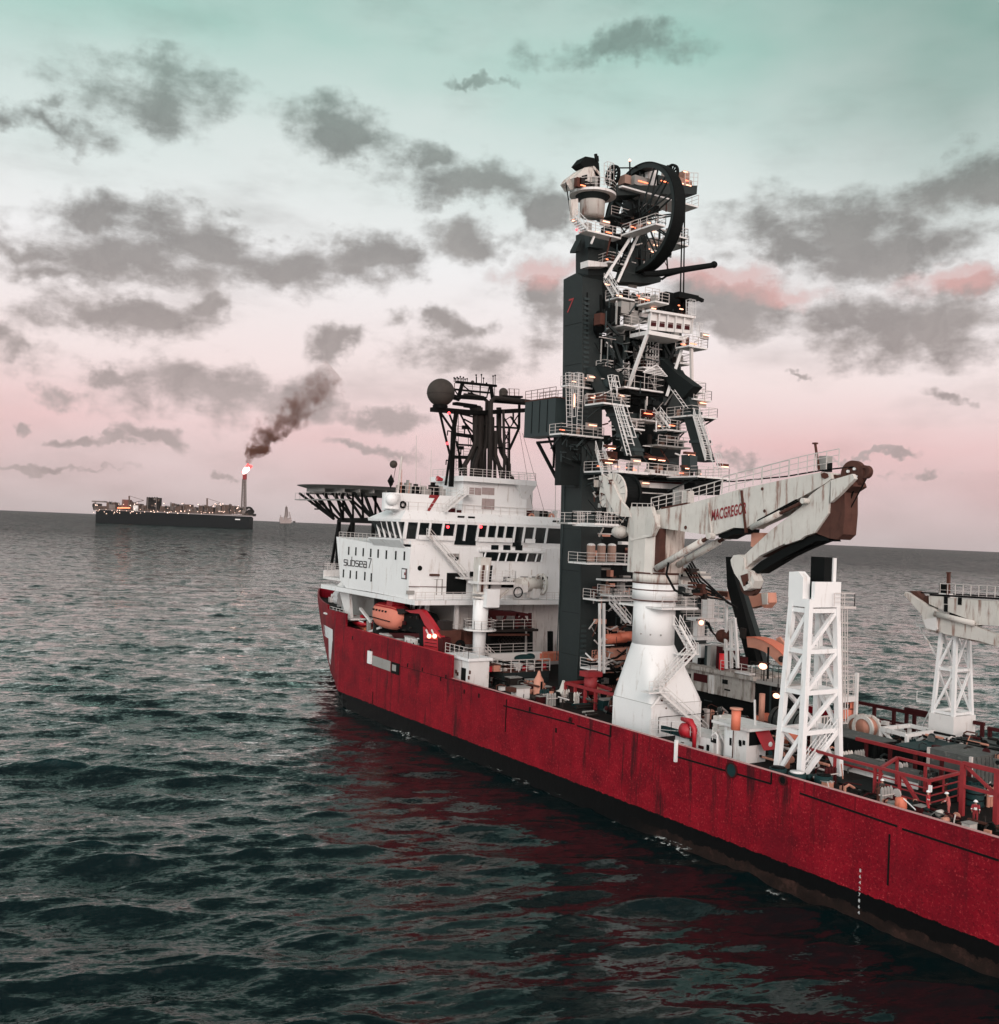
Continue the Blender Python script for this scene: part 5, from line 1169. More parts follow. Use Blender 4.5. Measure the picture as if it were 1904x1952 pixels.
# flared foot: square low down, round above
x0, x1, y0, y1 = 77.9, 84.0, -75.9, -69.1
nb = 32; mb = MB(); rings = []
def sq(a):
    c, s = math.cos(a), math.sin(a); k = 1/max(abs(c), abs(s)); return ((x0+x1)/2+c*k*(x1-x0)/2, (y0+y1)/2+s*k*(y1-y0)/2)
ANG = sorted([2*math.pi*i/nb for i in range(nb)]+[math.pi/4+math.pi/2*i for i in range(4)])
ANG = [a for i, a in enumerate(ANG) if i == 0 or a-ANG[i-1] > 1e-6]; na = len(ANG)
for z, f in ((8,0),(11.3,0)):
    for a in ANG:
        s_ = sq(a); c_ = (PC.x+2.2*math.cos(a), PC.y+2.2*math.sin(a)); mb.v.append((s_[0]*(1-f)+c_[0]*f, s_[1]*(1-f)+c_[1]*f, z))
for k in range(na): k2 = (k+1)%na; mb.f.append((k,k2,na+k2,na+k))
foot = mb.build('pedestal_foot','clean',cr)
mb = MB(); mb.smooth = True; nz_ = 14
for j in range(nz_+1):
    f = j/nz_; z = 11.3+5.7*f; E_ = (1.4142*3.2*(1-f)+2.2*f)/(3.2*(1-f)+2.2*f); pw = 1/max(.04, 1-2*math.log2(E_))
    for k in range(64):
        a = 2*math.pi*k/64; c, s_ = math.cos(a), math.sin(a); rr_ = 1/((abs(c)**(2*pw)+abs(s_)**(2*pw))**(1/(2*pw)))
        hx = (x1-x0)/2*(1-f)+2.2*f; hy = (y1-y0)/2*(1-f)+2.2*f; cx = (x0+x1)/2*(1-f)+PC.x*f; cy = (y0+y1)/2*(1-f)+PC.y*f
        mb.v.append((cx+c*rr_*hx, cy+s_*rr_*hy, z))
for j in range(nz_):
    for k in range(64): k2 = (k+1)%64; mb.f.append((j*64+k,j*64+k2,(j+1)*64+k2,(j+1)*64+k))
mb.build('pedestal_flare','clean',foot)
mb = MB()
for (a, b) in (((x0,y0),(x0,y1)),((x0,y1),(x1,y1))): mb.bar((a[0],a[1],11.3),(b[0],b[1],11.3),.04)
mb.build('weld_seam','grey',foot)
ped = cyl(2.2,2.2,17,21.6).build('pedestal_column','clean',cr)
cyl(2.36,2.36,21.5,23.3).build('slew_ring','clean',ped)
for z in (21.5,22.6,23.3): cyl(2.42,2.42,z,z+.1).build('ring_seam','rust',ped)
cyl(2.38,2.38,23.42,24.3).build('slew_bearing','crane',cr); cyl(2.45,2.45,24.3,24.45).build('bearing_seam','rust',cr)
z1_ = 21.0
pl_ = MB(); pl_.box((PC.x-3.4,PC.y-3.0,z1_-.2),(PC.x+3.4,PC.y+2.0,z1_)); pl_ = pl_.build('service_platform','white',cr)
mb = MB(); mb.rail([(PC.x-3.3,PC.y+1.9,z1_),(PC.x-3.3,PC.y-2.9,z1_),(PC.x+3.3,PC.y-2.9,z1_),(PC.x+3.3,PC.y+1.9,z1_)]); mb.build('railing','rail',pl_)
# rotating column: rounded port part and squarer aft part with a rusty joint
KB = Vector((PC.x+.0, PC.y, 0))
mb = MB(); mb.smooth = True
for z, w in ((24.3,0),(29.2,.0),(30.3,.35),(31.0,.2)):
    pass
top = [(PC.x+2.2,PC.y+1.6),(PC.x+2.0,PC.y+2.2),(PC.x+1.0,PC.y+2.35),(PC.x-.8,PC.y+2.3),(PC.x-1.6,PC.y+1.9),(PC.x-1.9,PC.y+1.0),(PC.x-1.9,PC.y-1.9),(PC.x+2.0,PC.y-2.1)]
mb = MB(); mb.prism([(a,b,24.35) for a,b in top],(0,0,6.1)); king = mb.build('rotating_column','crane',cr)
mb = MB(); mb.box((PC.x-2.06,PC.y+.75,24.5),(PC.x-1.9,PC.y-1.95,30.0)); mb.build('rusted_panel','crust',king)
mb = MB(); mb.box((PC.x-2.25,PC.y+1.7,24.6),(PC.x-1.2,PC.y+.8,29.0)); mb.build('rust_channel',M.setdefault('rustk',material('deep_rust',(.075,.032,.024),.8,var=.5,spec=.2,rust=.9,scale=1.2,rustcol=(.03,.012,.01))),king)
mb = MB(); mb.prism([(PC.x+2.6,PC.y+2.0,28.6),(PC.x+1.6,PC.y+2.4,31.2),(PC.x-1.6,PC.y+2.4,31.2),(PC.x-2.6,PC.y+2.4,29.2),(PC.x-1.9,PC.y+2.4,28.2),(PC.x+1.4,PC.y+2.4,27.6)],(0,-.5,0)); mb.build('cheek_plate','crane',king)
mb = MB(); mb.prism([(PC.x+2.6,PC.y-1.7,28.6),(PC.x+1.6,PC.y-1.7,31.2),(PC.x-1.6,PC.y-1.7,31.2),(PC.x-2.6,PC.y-1.7,29.2),(PC.x+1.4,PC.y-1.7,27.6)],(0,-.5,0)); mb.build('cheek_plate','crane',king)
mb = MB(); h0 = at(1206,1072,y=PC.y+2.5); mb.tube([at(1290-16,1072,y=PC.y+2.4),at(1280-10,1095,y=PC.y+2.5),at(1302-16,1125,y=PC.y+2.6),at(1325-16,1135,y=PC.y+2.6)],.12,6); mb.build('hydraulic_hose','cable',king)
YB_ = PC.y+1.3; BW = 2.3
def poly(name, pts, y0_=None, w=None, mat='crane', par=None):
    y0_ = YB_ if y0_ is None else y0_; w = BW if w is None else w
    mb = MB(); mb.prism([zc(a,b,y=y0_) for a,b in pts],(0,-w,0)); return mb.build(name,mat,par or cr)
boom = poly('main_boom', [(300,640),(285,590),(345,548),(620,492),(960,395),(1300,322),(1490,285),(1545,292),(1552,330),(1500,368),(1300,480),(1180,560),(1010,640),(985,660),(900,655),(840,680),(770,708),(620,690),(480,668)])
poly('boom_end_pin', [(1480,300),(1500,288),(1522,296),(1528,318),(1505,330),(1485,322)], YB_+.12, .12, 'rust', boom)
for (a, b, c_, d_) in ((730,490,755,700),(955,408,985,690)):
    mb = MB(); p = zc(a,b,y=YB_+.06); q_ = zc(c_,d_,y=YB_+.06); mb.bar(p,q_,.16 if a<900 else .34,.12); mb.build('boom_joint','crane' if a<900 else 'rust',boom)
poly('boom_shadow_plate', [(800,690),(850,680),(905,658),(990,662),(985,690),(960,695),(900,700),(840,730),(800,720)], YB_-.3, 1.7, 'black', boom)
for (a, b, r_) in ((1090,398,.16),(1105,545,.16),(580,655,.2)):
    c_ = zc(a,b,y=YB_+.03); mb = MB(); mb.tube([c_,c_-Vector((0,.05,0))],r_,10); mb.build('rust_spot','rust',boom)
# maker's lettering
o = zc(752,610,y=YB_+.02); e = zc(1000,556,y=YB_+.02); e2 = zc(752,552,y=YB_+.02); ux = (e-o); hh = (e2-o).length
t_ = flat_text('MACGREGOR','maker_lettering','textr',boom,o,ux,Vector((0,0,1)),hh*1.75,.03,stretch=ux.length/(hh*1.75*6.55),bold=.022)
# walkway rail along the boom
mb = MB()
segs = [((350,545),(610,488)),((620,486),(820,432)),((825,425),(915,402)),((922,400),(1085,362)),((1090,360),(1265,318)),((1270,316),(1450,278)),((1436,282),(1600,252))]
for i, (a, b) in enumerate(segs):
    for yy in (YB_-.1,) + ((YB_-BW+.1,) if i < 5 else ()):
        mb.rail([zc(*a,y=yy),zc(*b,y=yy)],1.35 if i < 2 else 1.55,step=1.1,r=.06)
mb.build('boom_railing','rail',boom)
mb = MB(); mb.bar(zc(430,528,y=YB_-.2),zc(600,494,y=YB_-.2),.5,.16); mb.build('boom_walkway','rust',boom)
for (a, b, w, h_, mt_) in ((515,500,1.0,1.5,'grey'),(575,490,.9,1.2,'crane'),(1490,262,.8,1.1,'grey'),(1500,275,.5,.7,'black')):
    p = zc(a,b,y=YB_-.7); mb = MB(); mb.box((p.x-w/2,p.y,p.z-.1),(p.x+w/2,p.y-.8,p.z+h_)); mb.build('boom_cabinet',mt_,boom)
mb = MB(); p = zc(1468,270,y=YB_-.4); q_ = zc(1443,95,y=YB_-.4); mb.bar(p,q_,.16); mb.bar(q_+Vector((.2,0,0)),q_-Vector((.2,0,0)),.3,.14); mb.build('boom_mast','rust',boom)
mb = MB(); mb.tube([zc(300,345,y=YB_-1),zc(640,352,y=YB_-1),zc(900,348,y=YB_-1),zc(1250,315,y=YB_-1),zc(1500,272,y=YB_-1),zc(1700,250,y=YB_-1)],.07,6); mb.build('hoist_wire','cable',boom)
# folded jib
jib = poly('jib', [(1500,368),(1545,330),(1530,560),(1440,690),(1370,712),(1230,765),(1075,842),(965,935),(930,905),(900,860),(960,850),(1150,672),(1345,520),(1410,440)], YB_-.1, .5)
poly('jib', [(1500,368),(1545,330),(1530,560),(1440,690),(1370,712),(1230,775),(1075,862),(965,940),(930,905),(960,850),(1150,690),(1345,540)], YB_-2.0, .5)
poly('jib_web', [(1410,460),(1350,540),(1160,690),(1100,740),(1080,852),(1240,770),(1380,720),(1450,700),(1530,570)], YB_-.6, 1.4, 'rust', jib)
rb = poly('knuckle', [(1535,330),(1560,300),(1690,350),(1700,380),(1640,420),(1640,560),(1628,700),(1590,735),(1540,728),(1440,690),(1530,560)], YB_-.35, 1.7, 'rustk')
poly('knuckle_link', [(1548,340),(1690,298),(1705,330),(1600,440),(1545,488)], YB_+.1, .4, 'crane', rb)
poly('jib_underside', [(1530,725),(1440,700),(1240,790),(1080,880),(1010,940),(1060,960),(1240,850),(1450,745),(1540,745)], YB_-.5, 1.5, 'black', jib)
poly('jib_foot_plate', [(1250,742),(1370,712),(1345,735),(1240,770)], YB_-.05, .3, 'crane', jib)
poly('rusty_corbel', [(1018,690),(1095,690),(1100,740),(1055,800),(1015,780)], YB_-1.2, .8, 'salmon', boom)
for (a, b, r_) in ((1700,300,1.15),(1780,285,.55)):
    c_ = zc(a,b,y=YB_-1.2); mb = MB(); mb.ring(c_,(0,1,0),r_*.55,r_,.5,28); mb.tube([c_+Vector((0,.1,0)),c_-Vector((0,.1,0))],r_*.6,20); s_ = mb.build('tip_sheave','rustk',rb)
    for k in range(4 if r_ > 1 else 0):
        a2 = math.pi/2*k+.5; mb = MB(); d = c_+Vector((math.cos(a2)*r_*.42,.3,math.sin(a2)*r_*.42)); mb.tube([d,d-Vector((0,.16,0))],.13,8); mb.build('sheave_hole','clean',s_)
for k, (dx, w) in enumerate(((0,.055),(-18,.075))):
    mb = MB(); mb.tube([zc(1790+dx*3.2,318,y=YB_-1.2),zc(1645+dx*.3,590+dx,y=YB_-1.2),zc(1630,705,y=YB_-1.2),zc(1545,735+k*8,y=YB_-1.2),zc(1050,935+k*18,y=YB_-1.2)],w,6); mb.build('jib_wire','cable',jib)
mb = MB(); mb.bar(zc(1060,925,y=YB_-1.0),zc(1600,728,y=YB_-1.0),.10); mb.build('jib_wire','cable',jib)
# jib head with sheave
hd_ = poly('jib_head', [(885,905),(880,870),(900,840),(935,835),(970,860),(975,930),(1010,945),(1040,1010),(1020,1060),(970,1075),(940,1010),(905,960)], YB_+.1, 1.2, 'crane')
poly('head_stripe', [(945,975),(990,960),(998,1030),(965,1045)], YB_+.2, .1, 'rust', hd_)
c_ = zc(1015,1030,y=YB_-1.1); mb = MB(); mb.ring(c_,(0,1,0),.75,1.12,.6,30); mb.tube([c_+Vector((0,.2,0)),c_-Vector((0,.2,0))],.8,20); mb.build('head_sheave','rustk',hd_)
c_ = zc(998,1035,y=YB_+.2); mb = MB(); mb.tube([c_,c_-Vector((0,.3,0))],.33,16); mb.build('sheave_pin','crane',hd_)
# hydraulic rams
def ram(name, a, b, ya, yb, r_, f=.62):
    p = zc(*a,y=ya); q_ = zc(*b,y=yb); m_ = p.lerp(q_,f); mb = MB(); mb.smooth = True; mb.tube([p,m_],r_,14); o_ = mb.build(name,'crane',cr)
    mb = MB(); mb.tube([m_,q_],r_*.55,10); mb.build('ram_rod','rustk',o_); mb = MB(); mb.tube([q_+Vector((0,.35,0)),q_-Vector((0,.35,0))],r_*.95,14); mb.build('ram_eye','crane',o_)
ram('hydraulic_ram', (390,925),(748,712), YB_+.55, YB_+.45, .34, .86); ram('hydraulic_ram', (530,905),(860,715), YB_-1.8, YB_-1.8, .34, .84); ram('hydraulic_ram', (1020,655),(1375,478), YB_+.35, YB_+.35, .27, .55)
poly('ram_bracket', [(365,930),(385,895),(420,915),(405,955)], YB_+.6, .5, 'rust')
for (p_, q_) in (((1085,600),(1330,480)),((1060,610),(1320,470))):
    mb = MB(); mb.tube([zc(*p_,y=YB_+.1),zc(*q_,y=YB_+.1)],.08,5); mb.build('ram_pipe','cable',boom)
# winch drum above the rotating column
wc = zc(98,430,y=PC.y+1.9)
mb = MB(); mb.ring(wc,(0,1,0),.3,2.25,.22,40); wf = mb.build('winch_flange','crane',cr); mb = MB(); mb.tube([wc,wc-Vector((0,2.2,0))],1.95,36); mb.build('winch_drum','black',wf); mb = MB(); mb.ring(wc-Vector((0,2.1,0)),(0,1,0),.3,2.2,.3,40); mb.build('winch_flange','black',wf)
for k in range(16):
    a = 2*math.pi*k/16; d = Vector((math.cos(a),0,math.sin(a))); mb = MB(); mb.bar(wc+d*1.5+Vector((0,.13,0)),wc+d*2.15+Vector((0,.13,0)),.07); mb.build('flange_rib','grey',wf)
poly('winch_frame', [(20,300),(85,340),(150,480),(205,545),(215,585),(120,575),(60,470),(40,420)], PC.y+2.4, .35, 'crane')
for i in range(26):
    p = zc(rt.uniform(-40,110),rt.uniform(330,600),y=PC.y+rt.uniform(1.2,2.6)); q_ = p+Vector((rt.uniform(-1,1),0,rt.uniform(-1,1))); mb = MB()
    if i%2: mb.tube([p,(p+q_)/2+Vector((.2,.2,.2)),q_],rt.uniform(.05,.12),6)
    else: mb.box(p,p+Vector((rt.uniform(.2,.9),-.5,rt.uniform(.2,.8))))
    mb.build('hydraulic_block' if i%2==0 else 'hydraulic_hose',rt.choice(('exh','black','crane','grey','rust','cable')),cr)
# operator platform and cabin forward of the column
p = zc(-60,548,y=-71.5)
pf = plat(at(1133,997,x=PC.x+1.2), 2.4, 3.2, 'aps', 0, clutter=1, parent=cr)
mb = MB(); q_ = at(1091,997,y=-71.2); p_ = at(1148,1000,y=-71.2); mb.box((q_.x,-71.2,p_.z-.25),(p_.x,-73,p_.z)); o_ = mb.build('side_gallery','white',cr); mb = MB(); mb.rail([(q_.x,-71.2,p_.z),(p_.x,-71.2,p_.z)],1.45,step=.9); mb.rail([(q_.x,-73,p_.z),(p_.x,-73,p_.z)],1.45,step=.9); mb.rail([(q_.x,-71.2,p_.z),(q_.x,-73,p_.z)],1.45,step=.9); mb.build('railing','rail',o_)
mb = MB(); p_ = at(1182,1014,y=PC.y+2.2); mb.ball(p_+Vector((.6,-.5,0)),.95,10,(1,1,.75)); mb.build('oil_tank','crane',cr)
mb = MB(); a = at(1203,960,y=PC.y+2.3); mb.rail([at(1203,990,y=PC.y+2.3),at(1244,992,y=PC.y+2.3)],1.7,step=.9); mb.build('head_railing','rail',cr)
for i in range(18):
    p = at(rt.uniform(1284,1345),rt.uniform(1090,1145),x=rt.uniform(77,79)); mb = MB(); w = rt.uniform(.3,1.1)
    if p.y > PC.y-1.8: p.y = PC.y-1.8-rt.uniform(0,1)
    mb.box(p,p+Vector((rt.uniform(.3,1),-w,rt.uniform(.15,.6)))); mb.build('hydraulic_block',rt.choice(('exh','black','crane','grey','rust','rustk')),cr)
mb = MB(); 
for i in range(5): mb.tube([at(1318-i*3,1070+i*4,x=78.5),at(1335,1100+i*9,x=79),at(1365+i*4,1128+i*4,x=80),at(1388+i*4,1150+i*2,x=82)],.10,6)
mb.build('hose_bundle','cable',cr)
# stair tower on the pedestal foot
st_ = MB(); a = at(1300,1412,y=-76.3); low_ = (x0-.75, -78.4, 9.6); mid = (x0-.75, -73.9, 13.2); 
p_low = at(1344,1400,x=x0-.75); p_mid = at(1248,1318,x=x0-.75); p_top = at(1318,1246,x=x0-.4)
st_.stairs(p_low, p_mid+Vector((0,-.3,0)), .9, (1,0,0)); st_.build('access_stair','white',cr)
st_ = MB(); st_.stairs(p_mid+Vector((0,-.2,0)), p_top, .9, (1,0,0)); st_.build('access_stair','white',cr)
mb = MB(); mb.box((x0-1.3,p_mid.y+1.2,p_mid.z-.12),(x0,p_mid.y-1.6,p_mid.z)); mb.rail([(x0-1.25,p_mid.y+1.2,p_mid.z),(x0-1.25,p_mid.y-.6,p_mid.z)]); mb.bar((x0-.8,p_mid.y-1.2,p_mid.z-.1),(x0,p_mid.y-.2,p_mid.z-1.8),.2); mb.build('stair_landing','white',cr)
p5 = at(1290,1190,x=x0+1)
mb = MB(); mb.stairs(p_top+Vector((0,-.2,0)), at(1284,1190,x=x0+.3)+Vector((0,-.4,0)), .9, (1,0,0)); mb.build('access_stair','white',cr)
mb = MB(); mb.box((x0-.6,p_top.y+1.5,p_top.z-.12),(x0+.6,p_top.y-.9,p_top.z)); mb.rail([(x0-.5,p_top.y+.8,p_top.z),(x0-.5,p_top.y-.8,p_top.z)]); mb.build('stair_landing','white',cr)
a = at(1240,1390,x=x0-.9); mb = MB(); mb.rail([(x0-.9,y1-.2,8.6),(x0-.9,y0-1.6,8.6)],1.6,rows=1,step=9); mb.build('foot_railing','exh',cr)
for (px, py, r_) in ((1262,1335,.12),(1280,1340,.14),(1292,1352,.16),(1270,1350,.1),(1222,1208,.1),(1240,1210,.1),(1260,1211,.1)):
    p = at(px,py,x=x0-.03 if py > 1300 else PC.x-2.2); mb = MB(); mb.tube([p,p+Vector((.06,0,0))],r_,8); mb.build('lashing_eye','rust' if py > 1300 else 'grey',foot)
# ---------------------------------------------------------------- starboard crane (only its boom reaches into view)
def zs(zx, zy, y=-91.0): return at((3240+.3586*zx)/2.017, (2100+.3586*zy)/2.017, y=y)
c2 = thing('deck_crane', 'cream starboard crane boom lowered onto its white lattice rest at the far right', 'crane', (50,-91,16))
def poly2(name, pts, y=-91.0, w=1.8, mat='crane', par=None):
    mb = MB(); mb.prism([zs(a,b,y) for a,b in pts],(0,-w,0)); return mb.build(name,mat,par or c2)
xx = zs(1900,700).x
b2 = poly2('main_boom', [(920,520),(1000,515),(1130,555),(1300,565),(2300,640),(2300,910),(1673,855),(1490,842),(1430,850),(1395,800),(1000,655),(925,620)])
poly2('jib', [(665,490),(700,505),(850,600),(900,640),(960,660),(1010,700),(1395,850),(1440,870),(1700,965),(2300,1180),(2300,1260),(1673,1080),(1460,1015),(1100,945),(1010,905),(900,905),(855,800),(850,740),(700,570),(655,520)], -90.8, .7)
poly2('jib', [(665,490),(850,600),(960,660),(1440,870),(2300,1180),(2300,1260),(1673,1080),(1100,955),(900,905),(850,740)], -92.4, .6)
poly2('knuckle', [(720,480),(780,480),(850,560),(900,530),(930,560),(930,620),(870,650),(840,610)], -91.3, 1.0, 'rustk', b2)
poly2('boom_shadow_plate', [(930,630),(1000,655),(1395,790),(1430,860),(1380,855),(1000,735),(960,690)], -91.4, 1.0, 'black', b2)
p = zs(985,725,-90.6); q_ = zs(1410,830,-90.6); mb = MB(); mb.smooth = True; mb.tube([p,q_],.28,12); mb.build('hydraulic_ram','crane',c2)
poly2('jib_stop', [(860,790),(1000,760),(1010,890),(990,905),(890,880)], -90.6, .2, 'white', b2)
mb = MB(); mb.bar(zs(700,490,-92),zs(2300,570,-92),.12); mb.bar(zs(940,520,-91.1),zs(2300,600,-91.1),.3,.18); mb.build('hoist_wire','cable',b2)
mb = MB(); mb.rail([zs(1040,535,-91.2),zs(1900,590,-91.2)],1.25,step=.8,r=.05,rows=2); mb.build('boom_railing','rail',b2)
mb = MB(); mb.bar(zs(1130,540,-91.5),zs(1135,285,-91.5),.26); mb.bar(zs(1110,283,-91.5),zs(1160,283,-91.5),.1); mb.build('boom_mast','rust',b2)
mb = MB(); a = zs(1100,510,-91.6); mb.box(a,a+Vector((.7,-.6,.9))); mb.build('boom_cabinet','black',b2)
for (a_, b_) in ((1105,580),(1105,665),(1255,590)):
    p = zs(a_,b_,-90.97); mb = MB(); mb.box(p+Vector((-.2,0,-.35)),p+Vector((.2,.03,.35))); mb.build('boom_sign','black',b2)
pc2 = Vector((44.5,-91.5,0))
mb = MB(); mb.smooth = True; mb.tube([(pc2.x,pc2.y,8),(pc2.x,pc2.y,22)],2.2,24); mb.build('pedestal_column','clean',c2)
# ---------------------------------------------------------------- boom rests
def rest(label, corners, ztop_, taper, levels, wleg, wbr, name='boom_rest'):
    (ax, ay), (bx, by) = corners       # aft-port and forward-starboard corners at deck level
    cx, cy = (ax+bx)/2, (ay+by)/2
    r = thing(name, label, 'boom rest', (cx, cy, 8), 'white lattice towers carrying the crane booms')
    C4 = [(ax,ay),(bx,ay),(bx,by),(ax,by)]
    def cpt(i, z):
        f = (z-8)/(ztop_-8); k = 1-(1-taper)*f; x, y = C4[i]; return Vector((cx+(x-cx)*k, cy+(y-cy)*k, z))
    for i in range(4): mb = MB(); mb.bar(cpt(i,8),cpt(i,ztop_),wleg,up=(1,0,0)); mb.build('leg','clean',r)
    zs_ = levels
    for j, z in enumerate(zs_):
        for i in range(4): mb = MB(); mb.bar(cpt(i,z),cpt((i+1)%4,z),wbr*.9,wbr); mb.build('girt','clean',r)
    lv = [8.0]+list(zs_)
    for j in range(len(lv)-1):
        for i in range(4):
            a, b_ = (cpt(i,lv[j+1]), cpt((i+1)%4,lv[j])) 
            if i == 3: a, b_ = cpt(3,lv[j+1]), cpt(0,lv[j])
            if i == 0: a, b_ = cpt(0,lv[j+1]), cpt(1,lv[j])
            mb = MB(); mb.bar(a,b_,wbr*.85,wbr*.85); mb.build('diagonal','clean',r)
    return r, cpt
R1, cp1 = rest('tall white lattice tower with empty cradle by the port bulwark', ((59.0,-69.3),(61.6,-74.3)), 23.2, .70, (12.0,15.4,18.9,22.4), .5, .38)
x_f, x_a = cp1(1,23.2).x+.25, cp1(0,23.2).x-.25; yp, ys_ = cp1(0,23.2).y+.25, cp1(3,23.2).y-.25
mb = MB(); mb.box((x_a,yp,22.7),(x_f,ys_,23.4)); mb.box((x_a,yp-.6,23.4),(x_a+.35,ys_,24.9)); mb.build('cradle_beam','clean',R1)
q0 = at(1504,1090,y=yp); q1 = at(1526,1090,y=yp); mb = MB(); mb.prism([(q0.x,yp,23.4),(q0.x,yp,q0.z),(q1.x+.3,yp,q0.z+.1),(q1.x-.3,yp,25.2),(q1.x-.3,yp,23.4)],(0,-.9,0)); mb.build('cradle_horn','clean',R1)
q0 = at(1556,1062,y=ys_+.8); q1 = at(1584,1062,y=ys_+.8); mb = MB(); mb.box((q1.x-.05,ys_+.5,23.4),(q0.x,ys_+.1,q0.z)); mb.build('cradle_horn','clean',R1)
mb = MB(); mb.box((q1.x+.1,ys_+1.5,24.3),(q0.x,ys_+.5,q0.z+.05)); mb.build('rubber_pad','black',R1)
mb = MB(); mb.box((x_a+.4,yp-1.0,23.5),(x_f-.2,ys_+1.0,24.5)); mb.build('rubber_pad','teal',R1)
mb = MB(); mb.box((x_a-.4,ys_,22.6),(x_f,ys_-1.6,22.8)); mb.rail([(x_a-.3,ys_+1.2,22.8),(x_a-.3,ys_-1.5,22.8),(x_f,ys_-1.5,22.8)],1.15); pf = mb.build('side_platform','rail',R1)
mb = MB(); mb.ladder((x_a+.6,ys_-1.2,10),(x_a+.6,ys_-.4,22.6),.6,side=(0,1,0),cage=True,r=.09); mb.build('caged_ladder','rail',R1)
mb = MB(); mb.stairs((59.8,-70.2,8.2),(59.2,-73.6,12.0),.7,(1,0,0)); mb.build('access_stair','clean',R1)
R2, cp2 = rest('far white lattice tower by the starboard side, carrying a folded crane boom', ((59.2,-91.0),(61.7,-94.4)), 20.6, .60, (12.2,16.4,20.2), .34, .24)
mb = MB(); mb.box((59.1,-90.9,8),(61.8,-94.5,12.0)); mb.build('foot_block','white',R2)
mb = MB(); t4 = [cp2(i,20.6) for i in range(4)]; mb.box(t4[0]+Vector((-.2,.2,-.3)),t4[2]+Vector((.2,-.2,.25))); mb.box(t4[1]+Vector((.3,.3,.2)),t4[1]+Vector((-.9,-.6,3.2))); mb.build('cradle_beam','white',R2)
mb = MB(); a = t4[1]+Vector((.3,0,-.2)); mb.box(a,a+Vector((2.6,-1.6,-.2))); mb.rail([a+Vector((0,0,0)),a+Vector((2.6,0,0))],1.3,step=1.3); mb.bar(a+Vector((2.2,0,-.2)),a+Vector((0,0,-3.2)),.12); mb.build('side_platform','white',R2)
mb = MB(); a = t4[1]+Vector((1.0,-.4,-8)); mb.box(a,a+Vector((1.8,-1.2,.2))); mb.rail([a,a+Vector((1.8,0,0))],1.1); mb.bar(a,a+Vector((1.2,0,-2.6)),.12); mb.build('side_platform','white',R2)
M['dirt'] = material('dirty_white_wall', (.40,.37,.34), .75, spec=.1, var=.35, rust=1.3, scale=1.6, rustcol=(.10,.065,.05))
# ---------------------------------------------------------------- things on the deck
def R_(a, b, **k): return at(1507.2+.2083*a, 1239.5+.2083*b, **k)
def B_(a, b, **k): return at(1239.5+.2083*a, 1189.9+.2083*b, **k)
def L2(a, b, **k): return at(832.9+.1458*a, 1080.8+.1458*b, **k)
def L1(a, b, **k): return at(594.9+.1458*a, 1080.8+.1458*b, **k)
def ZA(a, b, **k): return at(1229.5+.1302*a, 1080.8+.1302*b, **k)
rd_ = random.Random(77)
def bx(name, a, b, mat, par=None): mb = MB(); mb.box(a, b); return mb.build(name, mat, par)
def tub(name, pts, r, mat, par=None, n=10): mb = MB(); mb.smooth = n > 8; mb.tube(pts, r, n); return mb.build(name, mat, par)
def br_(name, a, b, w, mat, par=None, h=None): mb = MB(); mb.bar(a, b, w, h); return mb.build(name, mat, par)
# lifeboat
c = L1(975,632,y=-67.9)
lb = thing('lifeboat', 'bright orange enclosed lifeboat slung under the white accommodation block', 'lifeboat', c)
mb = MB(); mb.smooth = True; n = 20; LL = 8.6
sec = [(-1.0,.02,.0),(-.97,.35,.25),(-.88,.66,.6),(-.7,.9,.88),(-.4,1,1),(.2,1,1),(.62,.95,.95),(.85,.78,.8),(.95,.5,.5),(1,.02,.1)]
for (s, w, hh) in sec:
    for k in range(n):
        a = 2*math.pi*k/n; yy = math.copysign(abs(math.cos(a))**.75, math.cos(a)); z_ = math.sin(a); z_ = math.copysign(abs(z_)**.8, z_)
        mb.v.append((c.x+s*LL/2-1.6, c.y+yy*1.75*w, c.z+z_*1.85*hh+(.35*(abs(s)**3))))
for i in range(len(sec)-1):
    for k in range(n): k2 = (k+1)%n; mb.f.append((i*n+k, i*n+k2, (i+1)*n+k2, (i+1)*n+k))
M['lbo'] = material('faded_salmon_boat_shell',(.66,.22,.155),.6,spec=.2,var=.12,rust=.5,scale=1.2,rustcol=(.45,.07,.05))
lbh = mb.build('hull','lbo',lb)
mb = MB(); mb.smooth = True
for (s, w, hh) in sec[2:-2]:
    for k in range(7):
        a = math.pi*(.22+.56*k/6); mb.v.append((c.x+s*LL/2-1.6, c.y+math.cos(a)*1.85*w, c.z+math.sin(a)**.8*1.93*hh+(.35*(abs(s)**3))))
for i in range(5):
    for k in range(6): mb.f.append((i*7+k, i*7+k+1, (i+1)*7+k+1, (i+1)*7+k))
mb.build('canopy_top','red',lb)
mb = MB(); mb.box((c.x-3.6,c.y-1.0,c.z+1.5),(c.x-1.8,c.y+1.0,c.z+2.6)); mb.build('conning_cabin','red',lb)
br_('fender_strip',(c.x-4.6,c.y+1.82,c.z-.45),(c.x+2.0,c.y+1.82,c.z-.3),.12,'black',lb)
for i in range(5): bx('side_window',(c.x-3.2+i*1.0,c.y+1.6,c.z+.7),(c.x-2.8+i*1.0,c.y+1.78,c.z+.95),'black',lb)
